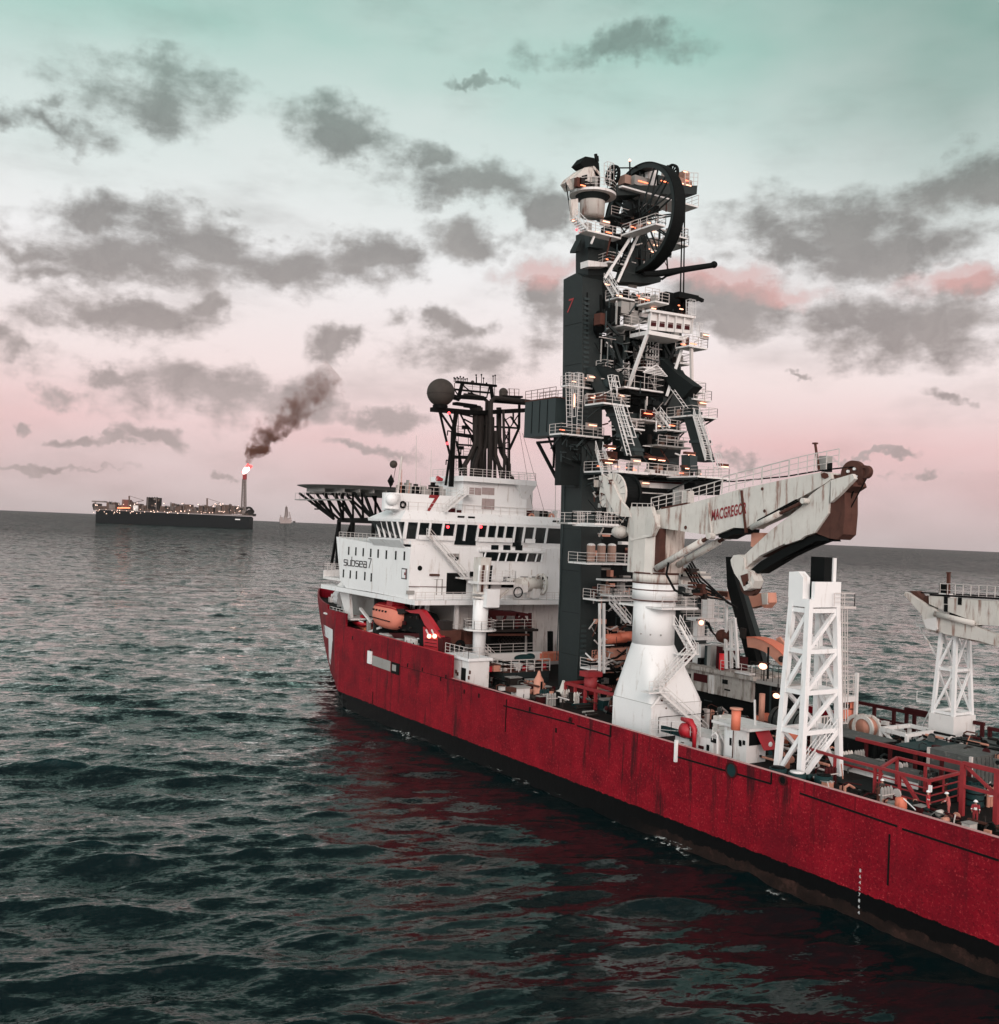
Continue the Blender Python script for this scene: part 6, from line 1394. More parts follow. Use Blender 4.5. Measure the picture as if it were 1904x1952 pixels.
# davit with dark netting
dv = thing('lifeboat_davit', 'red hydraulic lifeboat davit with two lit lamps beside the orange lifeboat', 'davit', L1(1570,1130,y=-67.8))
YD = -66.9
def dpoly(name, pts, off, mat, y=YD): mb = MB(); mb.prism([L1(a,b,y=y) for a,b in pts],(0,-off,0)); return mb.build(name,mat,dv)
dpoly('davit_arm', [(1210,560),(1280,570),(1400,550),(1440,570),(1530,690),(1640,860),(1690,930),(1650,935),(1580,880),(1470,760),(1400,610),(1280,600)], .7, 'red')
dpoly('davit_arm', [(1210,560),(1400,550),(1530,690),(1690,930),(1650,935),(1470,760),(1400,610)], .6, 'red', YD-3.4)
dpoly('davit_column', [(1450,780),(1640,900),(1640,1150),(1460,1120)], .5, 'red'); dpoly('davit_column', [(1640,900),(1710,930),(1700,1130),(1650,1150)], 1.2, 'maroon')
dpoly('netting', [(1090,545),(1240,560),(1400,620),(1470,760),(1460,900),(1380,860),(1120,820),(1085,700)], 2.8, 'black', YD-.8)
dpoly('davit_frame', [(1000,860),(1440,870),(1440,920),(1080,930)], 2.4, 'maroon', YD-1)
dpoly('davit_frame', [(1400,870),(1450,870),(1455,1110),(1400,1090)], .5, 'black')
dpoly('hook_block', [(1060,545),(1200,545),(1220,600),(1130,620),(1070,585)], 1.4, 'exh')
for a in (1530,1602): mb = MB(); mb.ball(L1(a,905,y=YD+.3),.30,8); mb.build('lamp','lampw',dv); br_('lamp_arm',L1(a-40,820,y=YD+.2),L1(a-8,890,y=YD+.2),.16,'white',dv)
for i in range(5): br_('ladder_rung',L1(1470,940+i*42,y=YD+.06),L1(1630,960+i*45,y=YD+.06),.07,'maroon',dv)
for i in range(10):
    p = L1(rd_.uniform(1120,1430),rd_.uniform(600,850),y=YD-.4); bx('winch_part',p,p+Vector((rd_.uniform(.2,.7),-.3,rd_.uniform(.1,.5))),rd_.choice(('exh','grey','maroon','black')),dv)
# rescue boat
p = L1(580,720,y=-68.2); rb_ = thing('rescue_boat', 'small red and pale rescue boat stowed forward of the orange lifeboat', 'rescue boat', p)
mb = MB(); mb.smooth = True; mb.tube([p+Vector((3.0,-.9,.5)),p+Vector((2.2,.0,.3)),p+Vector((0,.3,0)),p+Vector((-3.2,.3,-.15)),p+Vector((-3.4,-1.6,-.1)),p+Vector((0,-1.9,0)),p+Vector((3.0,-.9,.5))],.36,10); mb.build('tube_collar','red',rb_)
mb = MB(); mb.prism([p+Vector((2.6,-.8,-.1)),p+Vector((-3,.1,-.5)),p+Vector((-3,-1.5,-.5))],(0,0,-.5)); mb.build('hull','orange',rb_)
mb = MB(); mb.tube([p+Vector((2.9,-.8,.85)),p+Vector((2.0,.1,.72)),p+Vector((0,.4,.42)),p+Vector((-3.2,.4,.3))],.1,6); mb.build('grab_line','clean',rb_); bx('console',p+Vector((-1.4,-.3,0)),p+Vector((-.6,-1.1,1.2)),'red',rb_)
# boat cradle crane (white slim davit)
wd_ = thing('slim_davit', 'slim white davit arm standing between the small rescue boat and the lifeboat', 'davit', L1(720,900,y=-68))
br_('arm',L1(630,540,y=-68),L1(770,720,y=-68),.35,'white',wd_); br_('base',L1(740,700,y=-68),L1(740,860,y=-68),.5,'grey',wd_); br_('cradle',L1(690,870,y=-67.6),L1(900,790,y=-67.6),.3,'white',wd_)
for i,(a,b,w,h_,mt_) in enumerate(((560,880,2.2,1.2,'white'),(690,890,1.0,1.4,'grey'),(930,960,2.6,2.0,'grey'),(1180,1010,1.2,1.6,'white'),(1240,1030,1.6,2.4,'white'),(1330,1050,1.6,2.2,'crane'),(1400,1080,1.0,2.6,'black'),(1120,940,2.4,1.0,'rust'))):
    p = L1(a,b,y=-67.2); o = thing('deck_locker', ('squat white locker near the rescue boat','narrow grey locker below the slim davit','grey covered locker under the orange lifeboat','slim white locker below the dark davit netting','tall white rack of gear under the davit netting','cream rack of gear just left of the red davit column','tall black cabinet against the red davit column','low rusty bin under the orange lifeboat stern')[i], 'locker', (p.x,p.y,p.z), 'deck lockers behind the raised bulwark')
    z0_ = p.z-1.2; bx('body',(p.x-w/2,-67.2,z0_),(p.x+w/2,-68.6,z0_+h_),mt_,o)
    for k in range(4): bx('fitting',(p.x-w/2+k*w/4,-67.15,z0_+h_*.3*(k%3)+.1),(p.x-w/2+k*w/4+.25,-67.2,z0_+h_*.3*(k%3)+.5),rd_.choice(('black','rust','grey')),o)
    bx('lid',(p.x-w/2-.1,-67.15,z0_+h_),(p.x+w/2+.1,-68.7,z0_+h_+.12),'grey' if mt_=='white' else 'white',o)
# small service crane, port side
p0 = L2(550,1560,z=8); XC, YC2 = 114.6, -71.6
sc = thing('service_crane', 'slim white pedestal crane with short jib between the lifeboat and the bridge stairs', 'crane', (XC,YC2,8))
PX = at(913,1230,y=-71.6).x
mb = MB(); mb.smooth = True; mb.tube([(PX,YC2,8),(PX,YC2,14.8),(PX,YC2,15.0),(PX,YC2,18.8)],[.80,.88,1.02,1.03],28); mb.build('pedestal','clean',sc)
mb = MB(); z_ = at(913,1198,y=YC2).z; mb.tube([(PX,YC2,z_-.2),(PX,YC2,z_)],2.2,20); pf = mb.build('round_platform','white',sc); mb = MB(); mb.rail([(PX+2.15*math.cos(a/7*math.pi),YC2+2.15*math.sin(a/7*math.pi),z_) for a in range(14)],1.15,closed=True,step=2); mb.build('railing','rail',pf)
for z_ in (19.0,19.6): mb = MB(); mb.tube([(PX,YC2,z_),(PX,YC2,z_+.25)],1.25,20); mb.build('slew_ring','crane',sc)
bx('turret',(PX-.9,YC2+.8,19.6),(PX+.9,YC2-.8,24.4),'crane',sc)
mb = MB(); q_ = L2(600,190,y=YC2); mb.box((PX-1.6,YC2+1.4,q_.z-.3),(PX+1.2,YC2-4.4,q_.z)); mb.rail([(PX-1.5,YC2+1.3,q_.z),(PX-1.5,YC2-4.3,q_.z),(PX+1,YC2-4.3,q_.z)],1.5,step=.7,rows=4); mb.build('upper_platform','white',sc)
a = L2(645,410,x=PX-1.8); bx('control_cabin',(PX-1.9,a.y,a.z-1.2),(PX-.6,a.y-2.0,a.z+1.2),'clean',sc)
for k in range(4): tub('ram',[(PX-1.0,YC2+1.1-k*.55,19.9),(PX-1.0,YC2+1.0-k*.6,23.4)],.16,('clean','rust','clean','black')[k],sc)
a = L2(740,230,x=PX); b = L2(1190,260,x=PX); mb = MB(); mb.prism([a+Vector((0,0,.7)),b+Vector((0,0,.2)),b+Vector((0,0,-.7)),a+Vector((0,1,-1.9))],(1.1,0,0)); jb = mb.build('jib','white',sc)
mb = MB(); c1 = L2(845,185,x=PX-.06); c2_ = L2(1000,270,x=PX-.06); mb.box(c1,c2_+Vector((.06,0,0))); mb.build('jib_panel','black',jb)
br_('jib_brace',L2(740,470,x=PX-.4),L2(935,300,x=PX-.4),.26,'crane',sc)
mb = MB(); mb.ring(L2(1060,350,x=PX-.5)+Vector((0,0,.2)),(1,0,0),.62,.75,.1,20); mb.build('hanging_loop','cable',sc)
# big spooling winch on the gallery
p = L2(1290,230,x=121.6); w = thing('gallery_winch', 'cream winch with spoked end wheel on the gallery under the lounge windows', 'winch', (121.6,p.y,18.1))
tub('drum',[p+Vector((.8,2.4,0)),p+Vector((.8,-1.2,0))],1.0,'crane',w,18); mb = MB(); mb.ring(p+Vector((.8,-1.5,0)),(0,1,0),1.3,1.62,.3,28); 
for k in range(4): a = math.pi*k/4; d = Vector((math.cos(a),0,math.sin(a))); mb.bar(p+Vector((.8,-1.5,0))-d*1.4,p+Vector((.8,-1.5,0))+d*1.4,.14)
mb.build('end_wheel','crane',w); bx('frame',p+Vector((0,-.9,-1.9)),p+Vector((1.8,.4,-.6)),'white',w); bx('gearbox',p+Vector((0,3.8,-1.2)),p+Vector((1.8,2.4,.8)),'crane',w); tub('feed_pipe',[p+Vector((.5,2.5,-.2)),p+Vector((.5,6.0,-.1))],.35,'crane',w)
# maroon work-class frame on its shelf
f = thing('launch_frame', 'dark maroon lattice launch frame standing on a shelf in front of the white lower house', 'frame', (120,-81,14))
XF = 121.0
pa = L2(655,820,x=XF); pb = L2(1310,815,x=XF); bx('shelf',(XF-.3,pa.y,pa.z-.35),(XF+4,pb.y,pa.z),'exh',f)
q0 = L2(665,600,x=XF); q1 = L2(1215,610,x=XF)
mb = MB(); mb.prism([L2(655,580,x=XF),L2(860,568,x=XF),L2(870,582,x=XF),L2(1100,590,x=XF),L2(1215,612,x=XF),L2(1215,640,x=XF),L2(660,640,x=XF)],(2.6,0,0)); mb.build('top_cover','maroon',f)
for zx in (675,1040,1215): br_('post',L2(zx,600,x=XF+.2),L2(zx,800,x=XF+.2),.4,'maroon',f)
for (a, b) in (((700,630),(790,700)),((900,640),(860,710)),((1060,700),(1120,630)),((1200,770),(1120,630)),((1050,720),(1215,780)),((680,780),(760,640)),((1080,780),(1040,640))): br_('brace',L2(*a,x=XF+.3),L2(*b,x=XF+.3),.3,'maroon',f)
mb = MB(); mb.box(L2(700,800,x=XF+1),L2(1160,690,x=XF+1)+Vector((1.5,0,0))); mb.build('vehicle_body','exh',f)
mb = MB(); mb.rail([(XF-.2,pa.y-.5,pa.z),(XF-.2,pb.y+.5,pa.z)],1.35,step=2.0,r=.05); mb.build('railing','rail',f)
h_ = thing('hangar_frame', 'black framed opening with dim racks below the maroon launch frame', 'rack', (121,-81,8))
for zx in (665,1215,1480): br_('post',L2(zx,840,x=XF+.4),L2(zx,1130,x=XF+.4),.6,'black',h_)
bx('back',(XF+3.0,pa.y,8.3),(XF+3.6,pb.y,pa.z-.5),'black',h_); br_('beam',L2(660,885,x=XF+.2),L2(1200,885,x=XF+.2),.3,'rust',h_)
for k in range(7): q_ = L2(840+k*44,960,x=XF+2.4); mb = MB(); mb.ring(q_,(1,0,0),.5,.62,.1,4); mb.build('rack_cell','exh',h_)
# green-black winch table with white rail
XT = 112.0
tb = thing('winch_table', 'raised black steel table with white railings and stores on top, forward of the charcoal column', 'platform', (XT,-75,8))
ta = L2(860,1385,x=XT); te = L2(1470,1365,x=XT); tf = L2(510,1300,y=ta.y)
bx('table_top',(XT,ta.y,ta.z-.8),(tf.x,te.y,ta.z),'dark',tb); bx('deck_plate',(XT,ta.y,ta.z),(tf.x,te.y,ta.z+.08),'rust',tb)
mb = MB(); mb.rail([(XT,te.y,ta.z),(XT,ta.y,ta.z),(tf.x,ta.y,ta.z)],1.6,step=1.3,r=.1); mb.build('railing','rail',tb)
for (x, y) in ((XT+.4,ta.y-.3),(tf.x-.5,ta.y-.3),(XT+.4,te.y+.5),((XT+tf.x)/2,ta.y-.3)): mb = MB(); mb.box((x-.45,y-.45,8),(x+.45,y+.45,ta.z-.8)); mb.build('leg','dark',tb)
for k in range(3): q_ = L2(545+k*85,1455+k*18,y=ta.y+.02); bx('side_window',(q_.x-.45,q_.y,q_.z-.5),(q_.x+.45,q_.y-.05,q_.z+.5),'grey',tb)
bx('side_plate',(XT+1.0,ta.y,8.2),(tf.x,ta.y-.2,ta.z-.8),'black',tb)
for i in range(9):
    q_ = L2(620+i*88,1330+(i%3)*12,x=XT+1.4); s_ = rd_.uniform(.8,1.5); o = thing('store_bin', ('flat red','small orange','pale cream','rusty','large white','red lidded','white ribbed','brown','worn red')[i]+' store bin, number '+('one','two','three','four','five','six','seven','eight','nine')[i]+' counted from the lifeboat side of the black table', 'bin', (q_.x,q_.y,ta.z+.08), 'store bins on the black table')
    o['label'] = ('flat red store bin nearest the white service crane on the black table','orange store bin second from the service crane on the black table','cream store bin third along the black railed table','rusty store bin fourth along the black railed table','broad white store bin in the middle of the black table','red lidded bin just past the middle of the black table','white ribbed bin third from the charcoal column end of the table','brown bin next to the last on the black table','worn red bin nearest the charcoal column on the black table')[i]
    bx('body',(XT+.8,q_.y,ta.z+.08),(XT+2.2,q_.y-s_,ta.z+.08+rd_.uniform(.4,1.0)),('red','salmon','crane','rust','white','red','white','exh','red')[i],o); bx('lid',(XT+.75,q_.y+.04,ta.z+.9),(XT+2.25,q_.y-s_-.04,ta.z+1.0),('maroon','rust','white','black','crane','maroon','grey','rust','maroon')[i],o)
q_ = L2(1140,1195,x=XT+5); o = thing('covered_bundle','dark teal tarpaulin bundle lying behind the black railed table','bundle',q_); mb = MB(); mb.smooth = True; mb.ball((q_.x,q_.y,q_.z),1.0,10,(1.2,1.5,.55)); mb.build('tarpaulin','teal',o); mb = MB(); mb.smooth = True; mb.ball((q_.x,q_.y-1.0,q_.z+.2),.7,8,(1,1,.7)); mb.build('tarpaulin','teal',o)
q_ = L2(1040,1180,x=XT+6); o = thing('white_pipe_rack','long pale beam with small fittings behind the black railed table','rack',q_); a = L2(700,1175,x=XT+6.5); b = L2(1365,1175,x=XT+6.5); bx('beam',(XT+6.4,a.y,a.z-.5),(XT+7.2,b.y,a.z+.4),'white',o); mb = MB(); mb.rail([(XT+7.4,a.y,a.z+.3),(XT+7.4,b.y,a.z+.3)],1.3,step=2.2,r=.05); mb.build('railing','rail',o)
q_ = L2(1365,1180,x=XT+6); o = thing('orange_container','long orange basket container partly behind the charcoal column','container',q_); bx('body',(XT+6,q_.y,q_.z-.6),(XT+8,q_.y-5,q_.z+.5),'orange',o); 
for k in range(5): bx('rib',(XT+5.95,q_.y-k*1.0-.1,q_.z-.6),(XT+6.0,q_.y-k*1.0-.3,q_.z+.5),'salmon',o)
# white shelter by the step in the bulwark
a = L2(160,1250,y=-67.0); b = L2(470,1500,y=-67.0)
o = thing('bulwark_shelter','white rust-streaked shelter with an open door just aft of the raised red bulwark','deckhouse',(113,-68,8))
bx('house',(109.3,-66.6,8),(115.0,-69.6,11.6),'white',o); bx('roof',(109.0,-66.3,11.6),(115.2,-69.9,11.95),'clean',o)
q_ = L2(345,1400,y=-66.6); bx('door',(q_.x-.6,-66.55,8.1),(q_.x+.5,-66.62,10.6),'black',o); mb = MB(); mb.rail([(109.2,-66.4,11.95),(115.0,-66.4,11.95)],1.3,step=1.2); mb.rail([(109.2,-66.4,11.95),(109.2,-69.6,11.95)],1.3); mb.build('roof_railing','rail',o)
for (a_, b_) in ((155,1330),(190,1400),(250,1370),(270,1400),(415,1450),(430,1380)): q_ = L2(a_,b_,y=-66.55); bx('fitting',(q_.x-.15,-66.5,q_.z-.2),(q_.x+.15,-66.6,q_.z+.25),'rust',o)
o = thing('deck_tractor','brown winch machine with round side wheels beyond the white shelter','winch',L2(180,950,x=117.5)); q_ = L2(180,930,x=117.5); bx('body',q_+Vector((0,1.4,-1)),q_+Vector((2.4,-1.6,1.0)),'rust',o); bx('cab',q_+Vector((.4,1.0,1.0)),q_+Vector((2,-.4,2.2)),'exh',o); bx('hopper',q_+Vector((0,-2.2,-.9)),q_+Vector((2,-4.0,.9)),'rust',o)
for k in range(2): mb = MB(); mb.ring(q_+Vector((-.1,.6-k*2.0,-1.0)),(1,0,0),.3,.75,.3,18); mb.build('wheel','black',o)
# items along the inboard side of the bulwark
q_ = L2(1320,1715,z=8); o = thing('gas_buoy','pale orange bottle shaped buoy standing on the dark deck before the black table','buoy',q_); mb = MB(); mb.smooth = True; mb.tube([q_,q_+Vector((0,0,.3)),q_+Vector((0,0,.35)),q_+Vector((0,0,2.2)),q_+Vector((0,0,2.7)),q_+Vector((0,0,3.3))],[.8,.8,.6,.62,.3,.12],16); mb.build('body','salmon',o); bx('stripe',q_+Vector((-.66,.14,.5)),q_+Vector((-.58,-.14,2.1)),'black',o)
q_ = L2(1120,1725,z=8); o = thing('white_chest','white chest with worn corners on the deck left of the orange buoy','chest',q_); bx('body',q_+Vector((0,.9,0)),q_+Vector((1.2,-1.0,1.25)),'white',o); bx('lid',q_+Vector((-.1,1.0,1.25)),q_+Vector((1.3,-1.1,1.42)),'grey',o); bx('bracket',q_+Vector((-.05,1.9,.9)),q_+Vector((1.0,1.0,1.4)),'rust',o)
q_ = L2(1470,1735,z=8); o = thing('rope_pile','heap of pale tan rope on the dark deck right of the orange buoy','rope',q_); mb = MB(); mb.smooth = True
for k in range(9): c = q_+Vector((rd_.uniform(-.3,.3),rd_.uniform(-.9,.9),.15+k*.09)); mb.tube([c+Vector((math.cos(a*math.pi/5)*(1.0-k*.07),math.sin(a*math.pi/5)*(1.1-k*.07),rd_.uniform(0,.1))) for a in range(11)],.1,6)
mb.build('coil','salmon',o)
q_ = L2(1645,1745,z=8); o = thing('mooring_bollard','cream mooring bollard at the foot of the charcoal column','bollard',q_); mb = MB(); mb.smooth = True; mb.tube([q_,q_+Vector((0,0,.8)),q_+Vector((0,0,1.1)),q_+Vector((0,0,1.3)),q_+Vector((0,0,2.4))],[.7,.6,.9,.5,.15],16); mb.build('body','crane',o); bx('base',q_+Vector((-1,1.2,0)),q_+Vector((1,-.9,.35)),'white',o)
# red guard frame
def D3(a, b, **k): return at(1041.2+.1524*a, 1080.8+.1524*b, **k)
o = thing('red_guard_frame','worn red steel guard frame on deck between the charcoal column and the white crane pedestal','frame',(94,-74,8))
A0, A1, A2 = Vector((98.4,-73.6,10.2)), Vector((92.6,-73.6,10.2)), Vector((86.5,-74.1,10.2))
for (a, b) in ((A0,A1),(A1,A2),(A0+Vector((0,-3.4,0)),A1+Vector((0,-2.2,0))),(A0,A0+Vector((0,-3.4,0)))): br_('rail',a,b,.34,'redrail',o)
for f_ in (0,.33,.66,1): a = A0.lerp(A1,f_); br_('post',a,(a.x,a.y,8),.3,'redrail',o)
br_('post',A2,(A2.x,A2.y,8),.3,'redrail',o); bx('plate',(98.3,-73.9,8.1),(95.2,-74.1,10.1),'maroon',o)
mb = MB(); c = D3(555,1430,x=96); mb.smooth = True; mb.tube([(96,c.y,9.2),(96,c.y,c.z+.7)],.8,14); mb.build('capstan','redrail',o); bx('capstan_head',(95.2,c.y+1.1,c.z+.6),(96.8,c.y-1.1,c.z+1.2),'redrail',o)
# lit dots and machinery behind
names = [('salmon','pale orange'),('grey','grey'),('rust','rusty brown'),('exh','sooty'),('white','white'),('crane','cream'),('maroon','dark red'),('teal','dark teal')]
def clutter(n, x0, x1, y0, y1, seed, where, z=8.0, mx=1.6, grp=None):
    r = random.Random(seed)
    for i in range(n):
        x = r.uniform(x0,x1); y = r.uniform(y0,y1); k = r.randrange(8); mt_, cn = names[k]; s_ = r.uniform(.5,mx); kind = r.randrange(4)
        nm = ('deck_crate','pump_unit','gas_bottle_rack','pipe_bundle')[kind]
        o = thing(nm, None, nm.replace('_',' '), (x,y,z), grp); o['label'] = '%s %s among the deck gear %s' % (cn, nm.replace('_',' '), where)
        if kind == 0:
            bx('body',(x,y,z),(x+s_,y-s_*1.4,z+s_*.9),mt_,o); bx('lid',(x-.05,y+.05,z+s_*.9),(x+s_+.05,y-s_*1.4-.05,z+s_*.98),'grey',o)
        elif kind == 1:
            bx('skid',(x,y,z),(x+s_*1.4,y-s_*1.6,z+.2),'black',o); tub('motor',[(x+s_*.7,y-.1,z+.2+s_*.4),(x+s_*.7,y-s_*1.1,z+.2+s_*.4)],s_*.38,mt_,o); bx('box',(x+.1,y-s_*1.1,z+.2),(x+s_,y-s_*1.5,z+s_),'exh',o)
        elif kind == 2:
            for q in range(4): tub('bottle',[(x,y-q*.36,z),(x,y-q*.36,z+1.3),(x,y-q*.36,z+1.5)],[.15,.15,.06],mt_,o,8)
            br_('bar',(x-.2,y+.2,z+.9),(x-.2,y-1.3,z+.9),.08,'rail',o)
        else:
            for q in range(5): tub('pipe',[(x+.3*q%1.0,y,z+.15+.22*(q//3)),(x+.3*q%1.0,y-s_*2.2,z+.15+.22*(q//3))],.12,mt_ if q%2 else 'exh',o,8)
clutter(26, 86, 111, -75.5, -69.0, 1, 'near the column foot', mx=1.3, grp='small gear scattered on the working deck')
clutter(22, 84, 100, -92, -78, 2, 'behind the white crane pedestal', mx=2.2, grp='small gear scattered on the working deck')
# grey deckhouse behind the crane
YH = -84.0
o = thing('workshop_house','shabby grey deckhouse with dark windows behind the foot of the white crane pedestal','deckhouse',(84,-85,8))
ha, hb_ = 91.5, 78.6
bx('house',(ha,YH,10.6),(hb_,YH-5,13.0),'dirt',o); bx('roof',(ha+.3,YH+.5,13.0),(hb_-.6,YH-5.3,13.45),'dirt',o); bx('undercroft',(ha,YH-.6,8),(hb_+.1,YH-5,10.6),'black',o)
for (a0, b0, a1, b1, mt_) in ((715,1545,910,1700,'maroon'),(1135,1640,1210,1720,'black'),(610,1550,665,1780,'black'),(1165,1780,1245,1820,'black')):
    p = ZA(a0,b0,y=YH); q_ = ZA(a1,b1,y=YH); bx('window',(p.x,YH+.05,p.z),(q_.x,YH-.05,q_.z),mt_,o)
p = ZA(945,1560,y=YH); q_ = ZA(1010,1850,y=YH); bx('white_corner',(p.x,YH+.15,p.z-.1),(q_.x,YH,10.6),'white',o); bx('roof_edge',ZA(1310,1520,y=YH+.5),ZA(1530,1590,y=YH+.5)+Vector((0,-1,0)),'white',o)
mb = MB(); mb.rail([(hb_-.3,YH+.4,13.45),(83,YH+.4,13.45)],1.15); mb.build('roof_railing','rail',o)
rr = random.Random(8)
for i in range(12):
    x = 91-i*.75; s_ = rr.uniform(.5,1.1); bx('roof_gear',(x,YH-rr.uniform(.5,2),13.45),(x-s_,YH-3,13.45+rr.uniform(.7,2.4)),rr.choice(('grey','exh','black','white','maroon','slate')),o)
p = ZA(1120,1440,y=YH); tub('red_cylinder',[(p.x,YH,13.5),(p.x,YH,15.3)],.32,M.setdefault('brightred',material('bright_red_cylinder',(.75,.02,.03),.4)),o,12); bx('red_door',(p.x+1.2,YH-.3,13.45),(p.x+.3,YH-.4,16.0),'maroon',o)
# white lattice frame next to it
f = thing('sheave_frame','slender white braced frame beside the leaning black boom','frame',ZA(1260,1480,y=-83)); W_ = lambda a,b: ZA(a,b,y=-83.2)
for (a, b, w_) in (((1190,1490),(1180,1050),.28),((1265,1480),(1255,780),.28),((1355,1480),(1345,1200),.28),((1345,1200),(1310,745),.28),((1180,1050),(1190,850),.2),((1190,1200),(1345,1205),.3),((1310,745),(1255,800),.2),((1200,1210),(1250,1210),.2),((1255,1200),(1345,1400),.14),((1190,980),(1190,560),.24)): br_('frame_member',W_(*a),W_(*b),w_,'white',f)
# railed landings starboard of the crane
for i,(c_, w_, lab) in enumerate((((820,760),1150,'white railed landing hanging beside the dark stinger housing'),((765,1030),1010,'lower white railed landing above the grey deckhouse'))):
    o = thing('side_landing',lab,'landing',ZA(c_[0],c_[1],x=88)); a = ZA(c_[0],c_[1],x=88); b = ZA(w_,c_[1],x=88); bx('floor',(88,a.y,a.z-.35),(90.5,b.y,a.z),'white',o); mb = MB(); mb.rail([(88,a.y,a.z),(88,b.y,a.z)],2.6 if i == 0 else 2.2,step=.9,rows=5); mb.rail([(90.5,a.y,a.z),(90.5,b.y,a.z)],2.4,step=1.2,rows=3); mb.build('railing','rail',o); bx('cabinet',(89,b.y+1.6,a.z),(90,b.y+.6,a.z+2.2),'white',o)
mb = MB(); mb.ball(ZA(822,815,x=87.9),.3,8); lmp = thing('flood_light','lit orange-white flood light under the railed landing beside the crane pedestal','lamp',ZA(822,815,x=87.9)); mb.build('bulb','lampw',lmp); bx('hood',ZA(790,795,x=88),ZA(860,785,x=88)+Vector((.5,0,.15)),'rust',lmp)
o = thing('hanging_hook_block','rusty hook block with slack black hoses hanging before the white frame','hook block',ZA(1150,1020,y=-83.5)); mb = MB(); mb.ball(ZA(1130,1010,y=-83.5),.75,8); mb.ball(ZA(1200,1000,y=-83.5),.6,8); mb.ball(ZA(1170,1060,y=-83.6),.5,8); mb.build('block','rust',o)
for k in range(3): tub('hose',[ZA(880+k*25,780+k*15,y=-83.4),ZA(960+k*12,930+k*10,y=-83.4),ZA(1060+k*8,1040+k*8,y=-83.4),ZA(1140,1090,y=-83.4),ZA(1240,990,y=-83.4),ZA(1295,760,y=-83.4)],.08,'cable',o,6)
# leaning black boom pair
o = thing('leaning_boom','thick charcoal boom leaning aft behind the crane jib, lamp on its side','boom',ZA(1500,1450,y=-88.5))
def apoly(nm, pts, y, w_, mt_): mb = MB(); mb.prism([ZA(a,b,y=y) for a,b in pts],(0,-w_,0)); return mb.build(nm,mt_,o)
apoly('boom_leg',[(1180,-150),(1290,-150),(1310,150),(1440,600),(1640,1400),(1500,1440),(1380,950),(1280,600),(1200,290)],-88.5,.7,'black')
apoly('boom_leg',[(1330,100),(1400,290),(1470,500),(1640,1050),(1740,1420),(1600,1440),(1480,900),(1380,500)],-90.5,.8,'dark')
p = ZA(1430,970,y=-88.3); bx('junction_box',p+Vector((.4,.1,-.6)),p+Vector((-.4,-.2,.6)),'exh',o)
# salmon curved chute
o = thing('pipe_chute','salmon orange curved chute plate standing beyond the white boom rest','chute',B_(1100,300,y=-88))
arc = [(880,120),(950,125),(1030,150),(1110,195),(1180,250),(1225,300)]; arc2 = [(1215,385),(1180,370),(1110,300),(1040,250),(960,220),(890,210)]
mb = MB(); mb.prism([B_(a,b,y=-87.5) for a,b in arc+arc2],(0,-.35,0)); mb.build('side_plate','salmon',o)
pa_ = [B_(a,b,y=-87.4) for a,b in arc]; mb = MB()
for a, b in zip(pa_, pa_[1:]): mb.prism([a,b,b+Vector((0,-1.8,0)),a+Vector((0,-1.8,0))],(0,0,.08))
mb.build('lip','orange',o); mb = MB(); mb.prism([B_(a,b,y=-90) for a,b in ((1150,130),(1180,115),(1220,170),(1225,240),(1160,200))],(0,-.3,0)); mb.build('side_plate','salmon',o); tub('wheel',[B_(1200,320,y=-87.3),B_(1200,320,y=-87.6)],.35,'exh',o,12)
# balcony with flood lamp
o = thing('lamp_balcony','dark railed balcony with a glowing flood lamp left of the white boom rest','balcony',B_(1040,520,y=-84))
pa_ = B_(905,490,y=-84); pb_ = B_(1190,560,y=-84); bx('floor',(pa_.x,-84,pa_.z-.4),(pb_.x-.5,-87,pa_.z),'grey',o); mb = MB(); mb.rail([(pa_.x,-84.1,pa_.z),(pb_.x-.4,-84.1,pa_.z)],1.8,step=.8,r=.05); mb.build('railing','exh',o)
bx('housing',(pa_.x,-84.5,8),(pb_.x-.4,-88,pa_.z-.4),'black',o); bx('panel',(pa_.x-2.6,-84.4,8),(pa_.x-2.8,-84.5,pa_.z-.4),'slate',o)
for (a, b, r_) in ((1030,385,.42),(1153,655,.34)): mb = MB(); q_ = B_(a,b,y=-83.7); mb.ball(q_,r_,10,(1.3,.6,.8)); mb.build('flood_lamp','lampw',o); bx('hood',q_+Vector((-.6,.1,.32)),q_+Vector((.6,-.5,.42)),'rust',o); tub('pole',[q_+Vector((0,-.2,-.3)),(q_.x,q_.y-.2,pa_.z)],.07,'exh',o,6)
br_('post',B_(1075,500,y=-83.9),B_(1080,210,y=-83.9),.16,'black',o)
# third boom lying to starboard
o = thing('stowed_boom','weathered salmon and cream crane boom lying far side behind the leaning black boom','crane boom',(90,-93,20))
def bp(nm, pts, y, w_, mt_, par=None): mb = MB(); mb.prism([ZA(a,b,y=y) for a,b in pts],(0,-w_,0)); return mb.build(nm,mt_,par or o)
bp('boom',[(700,300),(760,305),(1210,345),(1480,380),(1700,385),(1800,375),(1810,520),(1740,600),(1700,560),(1500,610),(1230,480),(1000,465),(760,370)],-93,1.4,'salmon'); bp('cap',[(1700,390),(1790,380),(1790,545),(1715,550)],-92.9,.3,'crane')
bp('name_plate',[(1080,360),(1205,370),(1205,440),(1080,430)],-92.95,.1,'rust'); br_('top_edge',ZA(700,298,y=-92.9),ZA(1210,338,y=-92.9),.3,'white',o)
for (a_, b_) in ((995,355),(995,400)): q_ = ZA(a_,b_,y=-92.95); bx('letter',q_+Vector((-.35,0,-.25)),q_+Vector((.35,-.05,.25)),'black',o)
o2 = thing('crane_base','cluttered dark foot of the stowed boom with curved hoses','crane foot',(98,-91,16)); 
